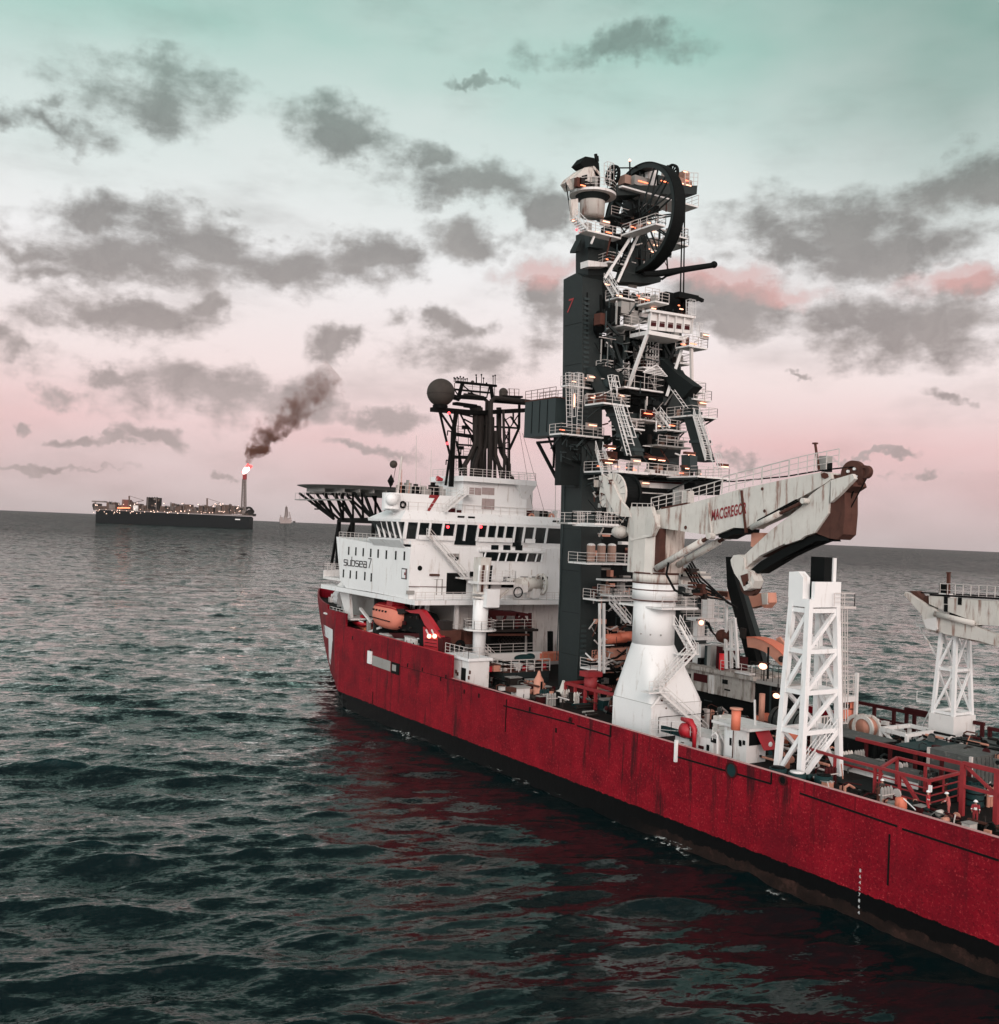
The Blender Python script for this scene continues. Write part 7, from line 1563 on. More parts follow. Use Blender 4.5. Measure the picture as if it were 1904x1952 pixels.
bx('base',(96,-90,8),(99.4,-94,20.5),'dark',o2)
for k in range(6): tub('hose',[ZA(620+k*45,330+k*14,y=-91),ZA(760+k*40,400+k*12,y=-91),ZA(850+k*32,530+k*6,y=-91)],.16,('black','grey','exh')[k%3],o2,8)
for i in range(14):
    q_ = ZA(rr.uniform(470,830),rr.uniform(60,260),x=rr.uniform(88,90)); bx('valve_block',q_,q_+Vector((.8,-rr.uniform(.4,2.0),rr.uniform(.15,.7))),rr.choice(('white','crane','rust','black','grey')),o2)
# white control cabin with orange post, by the bulwark
o = thing('control_cabin','white control cabin with flat roof and orange post by the port bulwark','cabin',(66.9,-70.5,8))
bx('body',(68.4,-69.7,8),(65.6,-72.2,11.0),'white',o); bx('roof',(69.8,-69.4,11.0),(65.0,-73.4,11.25),'white',o)
bx('door',(68.2,-69.65,8.3),(67.3,-69.7,10.6),'clean',o); bx('door_frame',(67.28,-69.64,8.2),(67.2,-69.7,10.7),'rust',o)
for (a_, b_) in ((735,1060),(820,1080),(855,1085),(735,1090),(822,1095)): q_ = B_(a_,b_,y=-69.65); bx('notice',(q_.x-.13,-69.62,q_.z-.2),(q_.x+.13,-69.7,q_.z+.2),'black',o)
q_ = B_(780,960,z=11.25); mb = MB(); mb.smooth = True; mb.tube([(q_.x,q_.y,11.2),(q_.x,q_.y,13.0)],.42,14); mb.build('orange_post','orange',o); tub('post_cap',[(q_.x,q_.y,13.0),(q_.x,q_.y,13.15)],.58,'salmon',o,14)
bx('hatch_opening',(65.56,-70.0,9.6),(65.6,-71.9,11.0),'black',o); mb = MB(); mb.prism([(65.5,-70.6,10.95),(65.5,-72.4,10.95),(64.6,-72.7,9.3),(64.6,-70.9,9.3)],(.05,0,.04)); hp = mb.build('red_hatch','redrail' if 0 else 'red',o); mb = MB(); mb.ball((64.78,-71.9,9.75),.24,8,(.4,1,1)); mb.build('hatch_light','clean',o)
for (a_, b_, c_, d_) in ((960,1000,955,690),(640,960,640,830)): br_('stay_post',at(1239.5+.2083*a_,1189.9+.2083*b_,y=-71.5),at(1239.5+.2083*c_,1189.9+.2083*d_,y=-71.5),.14,'white',o)
br_('stay_post',B_(620,960,y=-69.8),B_(700,1130,y=-69.8),.12,'white',o)
# white pedestal block with red davit
o = thing('capstan_block','white railed block with a red davit arm between crane foot and control cabin','block',(71.5,-70,8))
bx('block',(74.3,-69.1,8),(69.2,-72.6,9.5),'white',o); bx('upper_box',(71.6,-71.4,9.5),(69.3,-73.4,11.2),'crane',o); bx('green_band',(76.2,-68.9,9.0),(71.5,-69.1,9.6),'teal',o)
mb = MB(); mb.rail([(77.5,-68.6,8.6),(74.4,-68.6,9.0),(70.6,-68.8,9.5)],1.3,step=1.5); mb.rail([(69.2,-69,9.5),(69.2,-72.4,9.5)],1.2); mb.build('railing','white',o)
mb = MB(); mb.smooth = True; mb.tube([B_(400,1130,y=-68.5),B_(405,960,y=-68.5),B_(370,890,y=-68.6),B_(290,865,y=-68.8)],[.2,.22,.3,.2],10); mb.build('davit_arm','red',o); tub('winch_drum',[B_(310,970,y=-69),B_(380,970,y=-69)],.75,'red',o,14)
for (a_, b_, c_, d_, mt_) in ((440,1105,485,1145,'maroon'),(515,1100,535,1160,'black'),(555,1040,600,1090,'black'),(360,1055,380,1075,'rust'),(280,1075,305,1088,'rust')): p = B_(a_,b_,y=-69.05); q_ = B_(c_,d_,y=-69.05); bx('fitting',(p.x,-69.03,p.z),(q_.x,-69.1,q_.z),mt_,o)
mb = MB(); p = B_(565,1015,y=-69); q_ = B_(615,1000,y=-69); mb.tube([B_(565,1020,y=-69),B_(600,995,y=-69),B_(615,1020,y=-69),B_(612,1185,y=-69)],.11,6); mb.build('bent_rail','white',o)
# bulwark recess post
br_('white_post',(at(1289,1412,y=-65.35).x,-65.35,9.6),(at(1289,1412,y=-65.35).x,-65.35,7.6),.25,'clean',ship)
# --- cargo rails of the aft deck
o = thing('cargo_rack','open red pipe rack with slatted sides and braces on the aft deck near the crew','rack',(51,-73.8,8))
zt_ = 10.3; P4 = [Vector((52.7,-71.4,zt_)),Vector((48.3,-71.4,zt_)),Vector((48.9,-76.3,zt_)),Vector((54.7,-76.3,zt_))]
for i in range(4): br_('top_rail',P4[i],P4[(i+1)%4],.22,'redrail',o)
br_('top_rail',Vector((57.2,-71.4,zt_)),P4[0],.22,'redrail',o); br_('top_rail',Vector((62.0,-71.9,zt_)),Vector((57.2,-71.4,zt_)),.22,'redrail',o)
for p in P4+[Vector((50.9,-71.4,zt_)),Vector((53.2,-71.4,zt_)),Vector((52,-76.3,zt_)),Vector((57.2,-71.4,zt_))]: br_('post',p,(p.x,p.y,8),.2,'redrail',o)
br_('brace',(50.8,-71.4,zt_),(48.9,-71.4,8.1),.24,'redrail',o)
for z_ in (8.55,9.1,9.65): br_('slat',(53.2,-71.4,z_),(48.3,-71.4,z_),.09,'redrail',o); br_('slat',(48.3,-71.4,z_),(48.9,-76.3,z_),.09,'redrail',o)
br_('slat_post',(48.55,-73.6,9.2),(48.55,-73.6,10.2),.12,'redrail',o)
bx('grating_floor',(57,-71.7,8.0),(48.9,-76,8.12),'black',o)
mb = MB(); p = Vector((48.1,-71.3,9.75)); mb.box(p+Vector((-.12,.1,-.25)),p+Vector((.12,-.05,.25))); mb.build('white_tag','clean',o)
o = thing('inner_cargo_rail','long dark red cargo rail running aft behind the open pipe rack','rail',(55,-80,8))
br_('top_rail',(61.6,-79.8,zt_),(40,-79.8,zt_),.3,'maroon' if 0 else 'redrail',o)
for k in range(8): x = 60.5-k*2.55; br_('post',(x,-79.8,zt_),(x,-79.8,8),.26,'maroon',o)
o = thing('end_cargo_frame','tall red frame with mid rail and diagonal at the far right of the deck','frame',(46,-74,8))
xq = 45.4; yq = -72.0
fa = at(1836,1454,y=-72.6); fb = at(1904,1473,y=-72.6); pz = fa.z
br_('post',(fa.x,-72.6,pz),(fa.x,-72.6,8),.32,'redrail',o); br_('top_rail',(fa.x,-72.6,pz),(fa.x-9,-72.6,pz),.26,'redrail',o); br_('mid_rail',(fa.x,-72.6,pz-1.75),(fa.x-9,-72.6,pz-1.75),.24,'redrail',o); br_('brace',(fa.x-.2,-72.6,pz-.2),(fa.x-2.6,-72.6,pz-1.7),.2,'redrail',o); br_('post',(fa.x-2.75,-72.6,pz),(fa.x-2.75,-72.6,8),.34,'redrail',o)
o = thing('starboard_cargo_rail','long maroon pipe rail on posts along the far edge of the working deck','rail',(65,-94.4,8))
for (xa_, xb_, z0_) in ((73.2,60.6,11.0),(66.8,58.0,11.3),(57.6,40,11.0)):
    br_('top_rail',(xa_,-94.2,z0_),(xb_,-94.2,z0_),.34,'maroon',o)
    n_ = int((xa_-xb_)/2.4)
    for k in range(n_+1): x = xa_-.2-k*(xa_-xb_-.4)/n_; br_('post',(x,-94.2,z0_),(x,-94.2,8),.3,'maroon',o)
br_('mid_rail',(73.2,-94.2,9.7),(56,-94.2,9.7),.2,'maroon',o); bx('kerb_plate',(73,-93.6,8),(40,-95.3,9.1),'white',o)
for k in range(12): x = 72-k*1.5; bx('stanchion_box',(x,-93.3,8),(x-.6,-93.9,8.7+.5*(k%3)),('rust','maroon','white','exh')[k%4],o)
# orange barrel, reels
def drum(name, lab, cat, c_, r_, h_, mt_, grp=None):
    o = thing(name,lab,cat,c_,grp); mb = MB(); mb.smooth = True; mb.tube([c_,c_+Vector((0,0,h_*.1)),c_+Vector((0,0,h_*.12)),c_+Vector((0,0,h_*.9)),c_+Vector((0,0,h_))],[r_,r_,r_*.95,r_*.95,r_*.85],18); mb.build('body',mt_,o)
    for z_ in (.33,.66): mb = MB(); mb.tube([c_+Vector((0,0,h_*z_)),c_+Vector((0,0,h_*z_+.08))],r_*1.03,18); mb.build('hoop','rust' if mt_=='orange' else 'black',o)
    return o
q_ = R_(505,700,z=8.4); q_ = at(1612,1390,x=69.5)
ob_ = drum('orange_barrel','fat bright orange barrel right behind the white boom rest','barrel',Vector((69.5,q_.y,q_.z)),1.15,3.4,'orange'); bx('foot',(68.3,q_.y+1,8),(70.7,q_.y-1,q_.z),'rust',ob_)
for k, (a_, b_) in enumerate(((600,700),(660,710))):
    c_ = R_(a_,b_,x=67.5-k*1.2); o = thing('hose_reel',('left','right')[k]+' one of two salmon hose reels beside the fat orange barrel','reel',c_,'hose reels by the orange barrel'); mb = MB(); mb.ring(c_,(0,1,0),.9,1.25,.25,26); mb.ring(c_+Vector((0,-1.1,0)),(0,1,0),.9,1.25,.2,26); mb.build('rim','crane',o); tub('drum',[c_+Vector((0,0,0)),c_+Vector((0,-1.1,0))],1.0,'salmon',o,22); bx('stand',c_+Vector((-1,-.1,-1.6)),c_+Vector((1,-1.0,-.9)),'black',o)
o = thing('white_valve_skid','round white valve skid left of the white cargo frame','skid',R_(760,700,x=67)); q_ = R_(760,720,x=67); tub('tank',[q_+Vector((.8,.0,-1.6)),q_+Vector((.8,0,.3))],1.1,'grey',o,16); tub('cover',[q_+Vector((.8,0,.3)),q_+Vector((.8,0,.5))],1.3,'white',o,16)
for k in range(6): a = k*math.pi/3; bx('lug',q_+Vector((.8+1.1*math.cos(a),1.1*math.sin(a),.5)),q_+Vector((1.0+1.1*math.cos(a),1.1*math.sin(a)-.2,.9)),'white',o)
# white square frame (skid)
o = thing('white_cargo_frame','open square white steel frame standing on the aft deck beyond the dark red rail','frame',(61,-87,8))
T4 = [Vector((62.9,-85.1,10.6)),Vector((59.7,-84.6,10.6)),Vector((60.0,-89.2,10.6)),Vector((62.9,-89.5,10.6))]
for i in range(4): br_('top_beam',T4[i],T4[(i+1)%4],.34,'white',o); br_('leg',T4[i],(T4[i].x,T4[i].y,8),.28,'white',o)
for i in (0,2): br_('brace',T4[i],(T4[(i+1)%4].x,T4[(i+1)%4].y,8.6),.24,'white',o)
br_('low_beam',(62.9,-85.1,8.5),(59.7,-84.6,8.5),.24,'white',o)
# grey and dark containers
def container(name, lab, x0, x1, y0, y1, h_, mt_, top, ribs=8, grp='containers and baskets on the aft deck'):
    o = thing(name,lab,'container',((x0+x1)/2,(y0+y1)/2,8),grp); bx('body',(x0,y0,8),(x1,y1,8+h_),mt_,o); bx('roof',(x0+.05,y0+.05,8+h_),(x1-.05,y1-.05,8+h_+.08),top,o)
    for k in range(ribs): y = y0+(y1-y0)*(k+.5)/ribs; bx('rib',(x1,y-.06,8.2),(x1-.08,y+.06,8+h_-.1),mt_,o)
    for x in (x0,x1):
        for y in (y0,y1): bx('corner_post',(x-.12,y-.12,8),(x+.12,y+.12,8+h_+.12),'rail' if mt_=='dgrey' else mt_,o)
    return o
container('grey_container','scuffed pale grey container with rope on top at the right behind the red rails',55.2,51.2,-81.4,-86.2,2.55,'dgrey','dgrey')
container('dark_container','long black open container between the white frame and the grey container',58.6,55.8,-81.2,-87.5,2.2,'black','teal')
container('low_dark_container','low black box with dull grey roof just right of the white boom rest',66.4,60.0,-80.2,-83.6,2.1,'black','dgrey')
container('far_container','black container with pale roof sheets near the starboard rail at far right',58.0,47.0,-88.4,-92.4,2.3,'black','dgrey')
container('near_dark_bin','dark teal bin beside the grey container, low on the deck',50.6,48.8,-77.6,-79.2,1.4,'teal','black',4)
o = thing('grey_slab','long flat grey steel slab lying between the white boom rest and the red rack','slab',(57,-77,8)); bx('slab',(61,-76.6,8.3),(52.8,-78.4,9.2),'dgrey',o); bx('edge',(61,-76.5,8.0),(52.8,-76.6,8.5),'white',o); br_('red_edge',(62,-76.2,8.6),(56,-76.2,8.6),.16,'redrail',o)
o = thing('railed_stair_platform','white railed platform with ladder cage to the right of the boom rest foot','platform',(68,-88,8))
pa_ = at(1590,1335,x=68); pb_ = at(1634,1338,x=68); bx('floor',(68,pa_.y,pa_.z-.3),(70.5,pb_.y,pa_.z+.25),'white',o); mb = MB(); mb.rail([(68,pa_.y,pa_.z+.2),(68,pb_.y,pa_.z+.2)],2.2,step=.7,rows=5); mb.rail([(70.5,pa_.y,pa_.z+.2),(70.5,pb_.y,pa_.z+.2)],2.2,step=.9,rows=3); mb.build('railing','rail',o); br_('post',(68,pb_.y+.2,8),(68,pb_.y+.2,pa_.z+2.6),.3,'white',o)
for i in range(6): q_ = at(1595+i*6,1350,x=68.6); bx('valve',q_,q_+Vector((.5,-.5,rr.uniform(.3,.9))),rr.choice(('rust','black','exh')),o)
# grating and stair clutter visible through the boom rest
o = thing('rack_of_rods','upright rack of pale rods seen through the lattice of the boom rest','rack',(66,-79,8)); 
for k in range(7): q_ = at(1545+k*6,1430,x=66); tub('rod',[(66,q_.y,8),(66,q_.y,11.6)],.07,'rail',o,6)
for z_ in (8.6,11.5): q0 = at(1543,1430,x=66); q1 = at(1584,1430,x=66); br_('bar',(66,q0.y,z_),(66,q1.y,z_),.12,'rail',o)
o = thing('grey_tank','long grey ribbed tank lying behind the boom rest','tank',(70,-82,8)); tub('shell',[(74,-83,9.6),(66,-83,9.6)],1.4,'dgrey',o,20)
for k in range(6): mb = MB(); x = 73.5-k*1.4; mb.tube([(x,-83,9.6),(x-.12,-83,9.6)],1.46,20); mb.build('band','black',o)
for i,(a_, b_, lab) in enumerate(((1050,880,'rough orange bundle left of the boom rest at mid deck'),(1240,930,'orange float bundle seen through the boom rest'),(1280,1030,'small orange float bag low inside the boom rest'))):
    q_ = B_(a_,b_,z=9.2); o = thing('orange_bundle',lab,'bundle',q_,'orange bundles around the boom rest'); mb = MB(); mb.smooth = True; mb.ball((q_.x,q_.y,q_.z),.9,8,(1.2,1.4,.9)); mb.ball((q_.x+.8,q_.y-.9,q_.z-.1),.7,8,(1.2,1.2,.9)); mb.build('cover','orange',o); tub('strap',[q_+Vector((-1,0,-.3)),q_+Vector((0,0,.85)),q_+Vector((1,0,-.3))],.06,'black',o,5)
q_ = B_(1020,760,y=-80); o = thing('orange_tube','upright salmon tube standing before the dark housing','tube',(q_.x,-80,9)); tub('tube',[(q_.x,-80,q_.z-1.4),(q_.x,-80,q_.z+1.4)],.3,'salmon',o,12); bx('foot',(q_.x-.5,-79.5,8),(q_.x+.5,-80.5,q_.z-1.4),'rust',o)
clutter(20, 46, 62, -79.4, -77, 5, 'between the red cargo rails', mx=1.0, grp='small gear scattered on the working deck')
clutter(14, 62, 76, -92, -86, 6, 'by the starboard side rail', mx=1.5, grp='small gear scattered on the working deck')
clutter(16, 61, 76, -80, -73.5, 9, 'around the foot of the boom rest', mx=1.3, grp='small gear scattered on the working deck')
clutter(12, 42, 58, -70.6, -68.0, 12, 'along the inside of the near bulwark', mx=.7, grp='small gear scattered on the working deck')
clutter(14, 46, 56, -93, -88, 15, 'at the far right starboard corner', mx=1.4, grp='small gear scattered on the working deck')
# teal wash and small drums inside the bulwark
drum('teal_drum','dark teal drum with white lid behind the tall red end frame','drum',Vector((47.6,-76.4,8)),.7,1.5,'teal'); 
q_ = at(1718,1545,z=8); q_ = at(1717,1528,y=-68.4); o = thing('orange_sack','small orange sack with white cord on the bulwark walkway','sack',(q_.x,-68.4,8)); mb = MB(); mb.smooth = True; mb.tube([(q_.x,-68.4,8),(q_.x,-68.4,8.7),(q_.x,-68.4,9.2),(q_.x,-68.4,9.3)],[.4,.45,.4,.1],12); mb.build('sack','orange',o); tub('lid_rope',[(q_.x-.3,-68.3,9.25),(q_.x-.9,-68.2,9.0),(q_.x-1.6,-67.9,8.8)],.05,'clean',o,5)
for i,(x, y) in enumerate(((60.5,-68.2),(58.6,-68.4),(57.0,-69.8))): 
    o = thing('blue_green_tub',('first','second','third')[i]+' dark teal tub inside the bulwark counted from the boom rest','tub',(x,y,8),'teal tubs inside the bulwark'); tub('shell',[(x,y,8),(x,y,8.9)],.75,'teal',o,16); tub('lid',[(x,y,8.9),(x,y,9.0)],.6,'clean' if i==1 else 'black',o,16)
# ---------------------------------------------------------------- crew
def person(label, x, y, z, rot, cloth, pose=0, sc=1.0):
    """one continuous skinned body in a coverall, with helmet as its own part"""
    o = thing('person', label, 'person', (x,y,z), 'deck crew in helmets')
    bend = .10 if pose == 1 else .0; arm = (.28,.62) if pose == 1 else (.05,.05)
    J = {'pel':(0,0,.95),'wst':(0,bend*.4,1.12),'chs':(0,bend*.9,1.36),'nck':(0,bend*1.3,1.52),'hdb':(0,bend*1.6,1.60),'hdt':(0,bend*1.8,1.77)}
    for s, n_ in ((1,'l'),(-1,'r')):
        J.update({n_+'hp':(.10*s,0,.90),n_+'kn':(.12*s,.04+(.05*s if pose else 0),.50),n_+'an':(.13*s,-.02+(.06*s if pose else 0),.09),n_+'to':(.15*s,.17,.035),n_+'sh':(.20*s,bend,1.43),n_+'el':(.27*s,bend+arm[0]*.5,1.16),n_+'wr':(.25*s,bend+arm[1]*.5+.02,.95+arm[1]*.25),n_+'hd':(.245*s,bend+arm[1]*.5+.06,.87+arm[1]*.3)})
    E = [('pel','wst'),('wst','chs'),('chs','nck'),('nck','hdb'),('hdb','hdt')]
    for n_ in 'lr': E += [('pel',n_+'hp'),(n_+'hp',n_+'kn'),(n_+'kn',n_+'an'),(n_+'an',n_+'to'),('chs',n_+'sh'),(n_+'sh',n_+'el'),(n_+'el',n_+'wr'),(n_+'wr',n_+'hd')]
    Rr = {'pel':.165,'wst':.15,'chs':.18,'nck':.065,'hdb':.085,'hdt':.09}
    for n_ in 'lr': Rr.update({n_+'hp':.115,n_+'kn':.075,n_+'an':.06,n_+'to':.045,n_+'sh':.085,n_+'el':.058,n_+'wr':.042,n_+'hd':.04})
    ks = list(J); me = bpy.data.meshes.new('body'); me.from_pydata([Vector(J[k])*sc for k in ks],[(ks.index(a),ks.index(b)) for a,b in E],[]); me.update()
    ob = bpy.data.objects.new('body', me); COL.objects.link(ob)
    md = ob.modifiers.new('s','SKIN'); sk = me.skin_vertices[0].data
    for i,k in enumerate(ks): sk[i].radius = (Rr[k]*sc,Rr[k]*sc)
    sk[0].use_root = True; ob.modifiers.new('u','SUBSURF').levels = 1
    dg = bpy.context.evaluated_depsgraph_get(); m2 = bpy.data.meshes.new_from_object(ob.evaluated_get(dg)); bpy.data.objects.remove(ob)
    # fingers: five slim unequal chains per hand, joined to the same mesh
    vs = [v.co.copy() for v in m2.vertices]; fs = [tuple(p.vertices) for p in m2.polygons]; bpy.data.meshes.remove(m2)
    fm = MB()
    for n_, s in (('l',1),('r',-1)):
        h_ = Vector(J[n_+'hd'])
        for k in range(4): b0 = h_+Vector((.0,-.03+.02*k,-.02)); fm.tube([b0*sc,(b0+Vector((0,.01,-.045)))*sc,(b0+Vector((-.012*s,.02,-.075+.008*abs(k-1.5))))*sc],[.010,.009,.007],5)
        b0 = h_+Vector((-.01*s,.035,.02)); fm.tube([b0*sc,(b0+Vector((-.03*s,.03,-.03)))*sc,(b0+Vector((-.03*s,.035,-.06)))*sc],[.011,.010,.008],5)
    nv = len(vs); vs += [Vector(v) for v in fm.v]; fs += [tuple(i+nv for i in f) for f in fm.f]
    me = bpy.data.meshes.new('body'); me.from_pydata(vs,[],fs); me.update()
    for mm in (cloth,'skin','boot','refl'): me.materials.append(M[mm])
    for p in me.polygons:
        c = p.center/sc; hz = c.z
        p.use_smooth = True
        p.material_index = 2 if hz < .13 else (1 if hz > 1.50+bend*.2 or (abs(c.x) > .2 and hz < J['lwr'][2]-.01 and abs(hz-J['lhd'][2]) < .14) else (3 if (.30 < hz < .36 or 1.18 < hz < 1.22) else 0))
    b = bpy.data.objects.new('body', me); COL.objects.link(b); b.parent = o
    mb = MB(); mb.smooth = True; hy = bend*1.8*sc; mb.ball((0,hy,1.73*sc),.135*sc,12,(1,1.15,.95),z0=-.05); mb.tube([(0,hy+.02,1.715*sc),(0,hy+.02,1.73*sc)],.165*sc,16); hm = MB(); hm.v = mb.v; hm.f = mb.f
    me = bpy.data.meshes.new('helmet'); me.from_pydata(mb.v,[],mb.f); me.materials.append(M['helmet']); me.update(); hh_ = bpy.data.objects.new('helmet', me); COL.objects.link(hh_); hh_.parent = o
    me = bpy.data.meshes.new('face'); fb = MB()
    for sx in (-.032,.032): fb.ball((sx*sc,hy+.085*sc,1.665*sc),.011*sc,5)
    fb.tube([(0,hy+.085*sc,1.655*sc),(0,hy+.108*sc,1.625*sc)],[.008,.014],5); fb.bar((-.025*sc,hy+.088*sc,1.590*sc),(.025*sc,hy+.088*sc,1.590*sc),.008)
    me.from_pydata(fb.v,[],fb.f); me.materials.append(M['boot']); me.update(); fo = bpy.data.objects.new('face_features', me); COL.objects.link(fo); fo.parent = o
    o.rotation_euler = (0,0,rot); return o
M['cover2'] = material('faded_pink_coverall',(.40,.10,.09),.9,var=.2,scale=4); M['cover3'] = material('dark_red_coverall',(.24,.02,.025),.9,var=.2,scale=4)
p = at(1769,1558,z=8.0); person('person in bright red coverall and white helmet close to the near bulwark', 47.6,-70.3,8.0, 2.4,'cover',0,1.0)
p = at(1808,1557,z=8.0); person('person in faded pink coverall and white helmet before the red pipe rack', p.x,p.y,8.0, -1.2,'cover2',1,1.0)
p = at(1858,1573,z=8.0); person('person in dark red coverall and white helmet under the tall red end frame', p.x,p.y,8.0, .6,'cover3',1,1.03)
p = at(1890,1560,z=8.0); person('person in dark coverall and white helmet half hidden at the right edge', p.x-.5,p.y-1.0,8.0, 1.6,'cover3',0,1.0)
p = at(1697,1530,z=8.0); person('person in dark clothing with white helmet deep inside the bulwark shadow', 51.6,-70.2,8.0, 1.0,'boot',0,.98)

def manifold(lab, x0, x1, y0, y1, z, n, seed, mats, zmax=1.6):
    r = random.Random(seed); o = thing('pipe_manifold', lab, 'pipework', ((x0+x1)/2,(y0+y1)/2,z), 'pipework on the working deck')
    for i in range(n):
        x = r.uniform(x0,x1); y = r.uniform(y0,y1); h_ = r.uniform(.15,zmax); k = r.randrange(5); mt_ = r.choice(mats)
        if k == 0: tub('pipe',[(x,y,z+h_),(x+r.uniform(1,3.5),y,z+h_)],r.uniform(.05,.14),mt_,o,7)
        elif k == 1: tub('pipe',[(x,y,z),(x,y,z+h_),(x+.1,y-.6,z+h_+.1),(x+.1,y-r.uniform(1,2.5),z+h_*.6)],r.uniform(.05,.12),mt_,o,7)
        elif k == 2: mb = MB(); mb.tube([(x,y,z+h_),(x,y-.12,z+h_)],r.uniform(.15,.38),12); mb.build('flange',mt_,o)
        elif k == 3: bx('valve_box',(x,y,z),(x+r.uniform(.2,.7),y-r.uniform(.2,.8),z+h_),mt_,o)
        else: mb = MB(); mb.bar((x,y,z),(x+r.uniform(-.6,.6),y-r.uniform(0,.8),z+h_+.4),.07); mb.build('stay',mt_,o)
DK = ('black','exh','rust','dgrey','maroon','black','rail','dark','salmon')
manifold('dark tangle of pipes and valves between the bulwark and the charcoal column', 88, 104, -78, -69.5, 8, 90, 31, DK)
manifold('low dark pipes and stores along the bulwark below the black table', 103, 118, -75, -69.2, 8, 60, 32, DK, 1.2)
manifold('dark pipework between the crane foot and the grey deckhouse', 66, 88, -83.5, -77, 8, 95, 33, DK, 2.0)
manifold('pipework and lashings around the white boom rest legs', 58, 70, -80, -71, 8, 80, 34, DK+('teal','teal'), 1.2)
manifold('pipework and chains between the red pipe rack and the near bulwark', 41, 58, -71.2, -68, 8, 60, 35, DK, .7)
manifold('jumble of pipes between the red rails and the dark containers', 44, 64, -81, -77, 8, 80, 36, DK, 1.3)
manifold('jumble of pipes and lockers along the starboard rail', 45, 74, -94, -88, 8, 95, 37, DK+('white','grey'), 1.5)
manifold('gear piled on the roofs of the dark containers', 48, 58, -92, -82, 10.3, 50, 38, DK, .4)
# ---------------------------------------------------------------- floating production ship on the horizon
FA = Vector((2622.4,-519.1,0)); FB = Vector((2454.7,-845.6,0)); FU = (FB-FA).normalized(); FN = Vector((FU.y,-FU.x,0)); 
if FN.dot(Vector((0,0,0))-FA) < 0: FN = -FN
def fz(zx, zy, d=0.0):
    """point of the far ship's side plane seen in the survey photo; d metres nearer to the viewer"""
    r = ray(148.7+.2604*zx, 743.7+.2604*zy); o = Vector((0,0,EYE)); P_ = FA+FN*d; t = (P_-o).dot(FN)/r.dot(FN); return o+r*t
def uvz(p): return (p-FA).dot(FU), p.z
def fw(u, d, z): return FA+FU*u+FN*d+Vector((0,0,z))
fp = thing('production_ship','long black hulled production ship with lit brown topsides and flare tower near the horizon','ship',fw(180,-30,0))
class FM(MB):
    def b3(s, u0, u1, d0, d1, z0, z1):
        return s.prism([fw(u0,d0,z0),fw(u1,d0,z0),fw(u1,d1,z0),fw(u0,d1,z0)],(0,0,z1-z0))
M['fhull'] = material('far_black_hull',(.006,.008,.009),.7,var=.1,spec=.1); M['fmod'] = material('far_brown_steel',(.11,.075,.062),.8,var=.5,scale=.12,spec=.1); M['fmod2'] = material('far_grey_steel',(.17,.145,.135),.8,var=.4,scale=.12,spec=.1); M['fdark'] = material('far_dark_steel',(.02,.018,.017),.8,var=.4,scale=.1,spec=.1)
u0, zt0 = uvz(fz(130,910)); u1, zt1 = uvz(fz(1258,938)); Lf = u1
mb = FM(); zt_ = 31
mb.prism([fw(u0,0,0),fw(u0,0,zt_),fw(u1-4,0,zt_-1),fw(u1,0,zt_-4),fw(u1,0,0)],FN*-58); mb.build('hull','fhull',fp)
mb = FM(); mb.b3(u0-4,u1+6,.5,-58,zt_,zt_+2.5); mb.build('main_deck','fmod2',fp)
mb = FM(); mb.b3(u0-2,u1-4,1,0,zt_+4.5,zt_+5.5)
for k in range(46): u = u0+k*(u1-u0)/46; mb.b3(u,u+1.0,1,0,zt_+2,zt_+8)
mb.build('pipe_rack','fmod',fp)
mb = FM(); a, z_ = uvz(fz(1150,945)); mb.b3(a,a+12,.3,0,z_-1.5,z_+1.0); mb.build('name_board','wtext',fp)
rf_ = random.Random(4)
def zbox(name, x0_, y0_, x1_, y1_, mt_, d0=-2, d1=-40, par=None):
    a, za = uvz(fz(x0_,y1_)); b, zb = uvz(fz(x1_,y0_)); mb = FM(); mb.b3(a,b,d0,d1,max(za,zt_+2),zb); return mb.build(name,mt_,par or fp)
prof = [(100,900,140,820),(140,900,200,842),(200,895,270,812),(318,895,372,800),(270,895,330,838),(372,900,450,822),(492,900,594,782),(450,900,500,836),(594,905,668,844),(668,905,700,820),(700,905,760,832),(760,905,822,828),(822,905,880,852),(880,905,938,838),(938,905,990,850),(1000,905,1045,832),(1045,905,1110,832),(1110,905,1150,840),(1150,905,1196,848)]
lampn = 0
for i,(a_, b_, c_, d_) in enumerate(prof):
    dark = a_ == 492; w_ = c_-a_
    if dark: md = zbox('boiler_stack',a_,d_+6,c_,b_,'fdark',-6,-30)
    else: md = zbox('process_module',a_+2,d_+(b_-d_)*.12,c_-2,b_,'fmod' if i%3 else 'fmod2',-4,-44)
    for k in range(max(3,int(w_/9))):          # frames, vessels and pipes of each module
        x = rf_.uniform(a_,c_-6); y = rf_.uniform(d_,b_-20); hh = rf_.uniform(6,22); ww = rf_.uniform(3,16)
        zbox('module_vessel',x,y,x+ww,y+hh,rf_.choice(('fmod','fmod2','fdark','fmod')),rf_.uniform(-2,0),rf_.uniform(-20,-8),md)
    for k in range(2): 
        x = rf_.uniform(a_,c_-2); zbox('module_column',x,d_,x+1.6,b_,'fmod2',0,-3,md)
zbox('flare_base',1196,880,1222,915,'fmod2'); zbox('heli_deck',100,812,190,818,'fmod2',0,-30); zbox('living_quarters',318,802,372,868,M.setdefault('fred',material('far_red_brown',(.13,.045,.035),.8,var=.3,scale=.1)),-1,-30); zbox('white_module',402,845,440,892,'white',1,-12); zbox('white_module',225,838,272,880,'fmod2',1,-12)
for k in range(5): zbox('stack_pipe',500+k*18,782,506+k*18,810,'fdark',-2,-8)
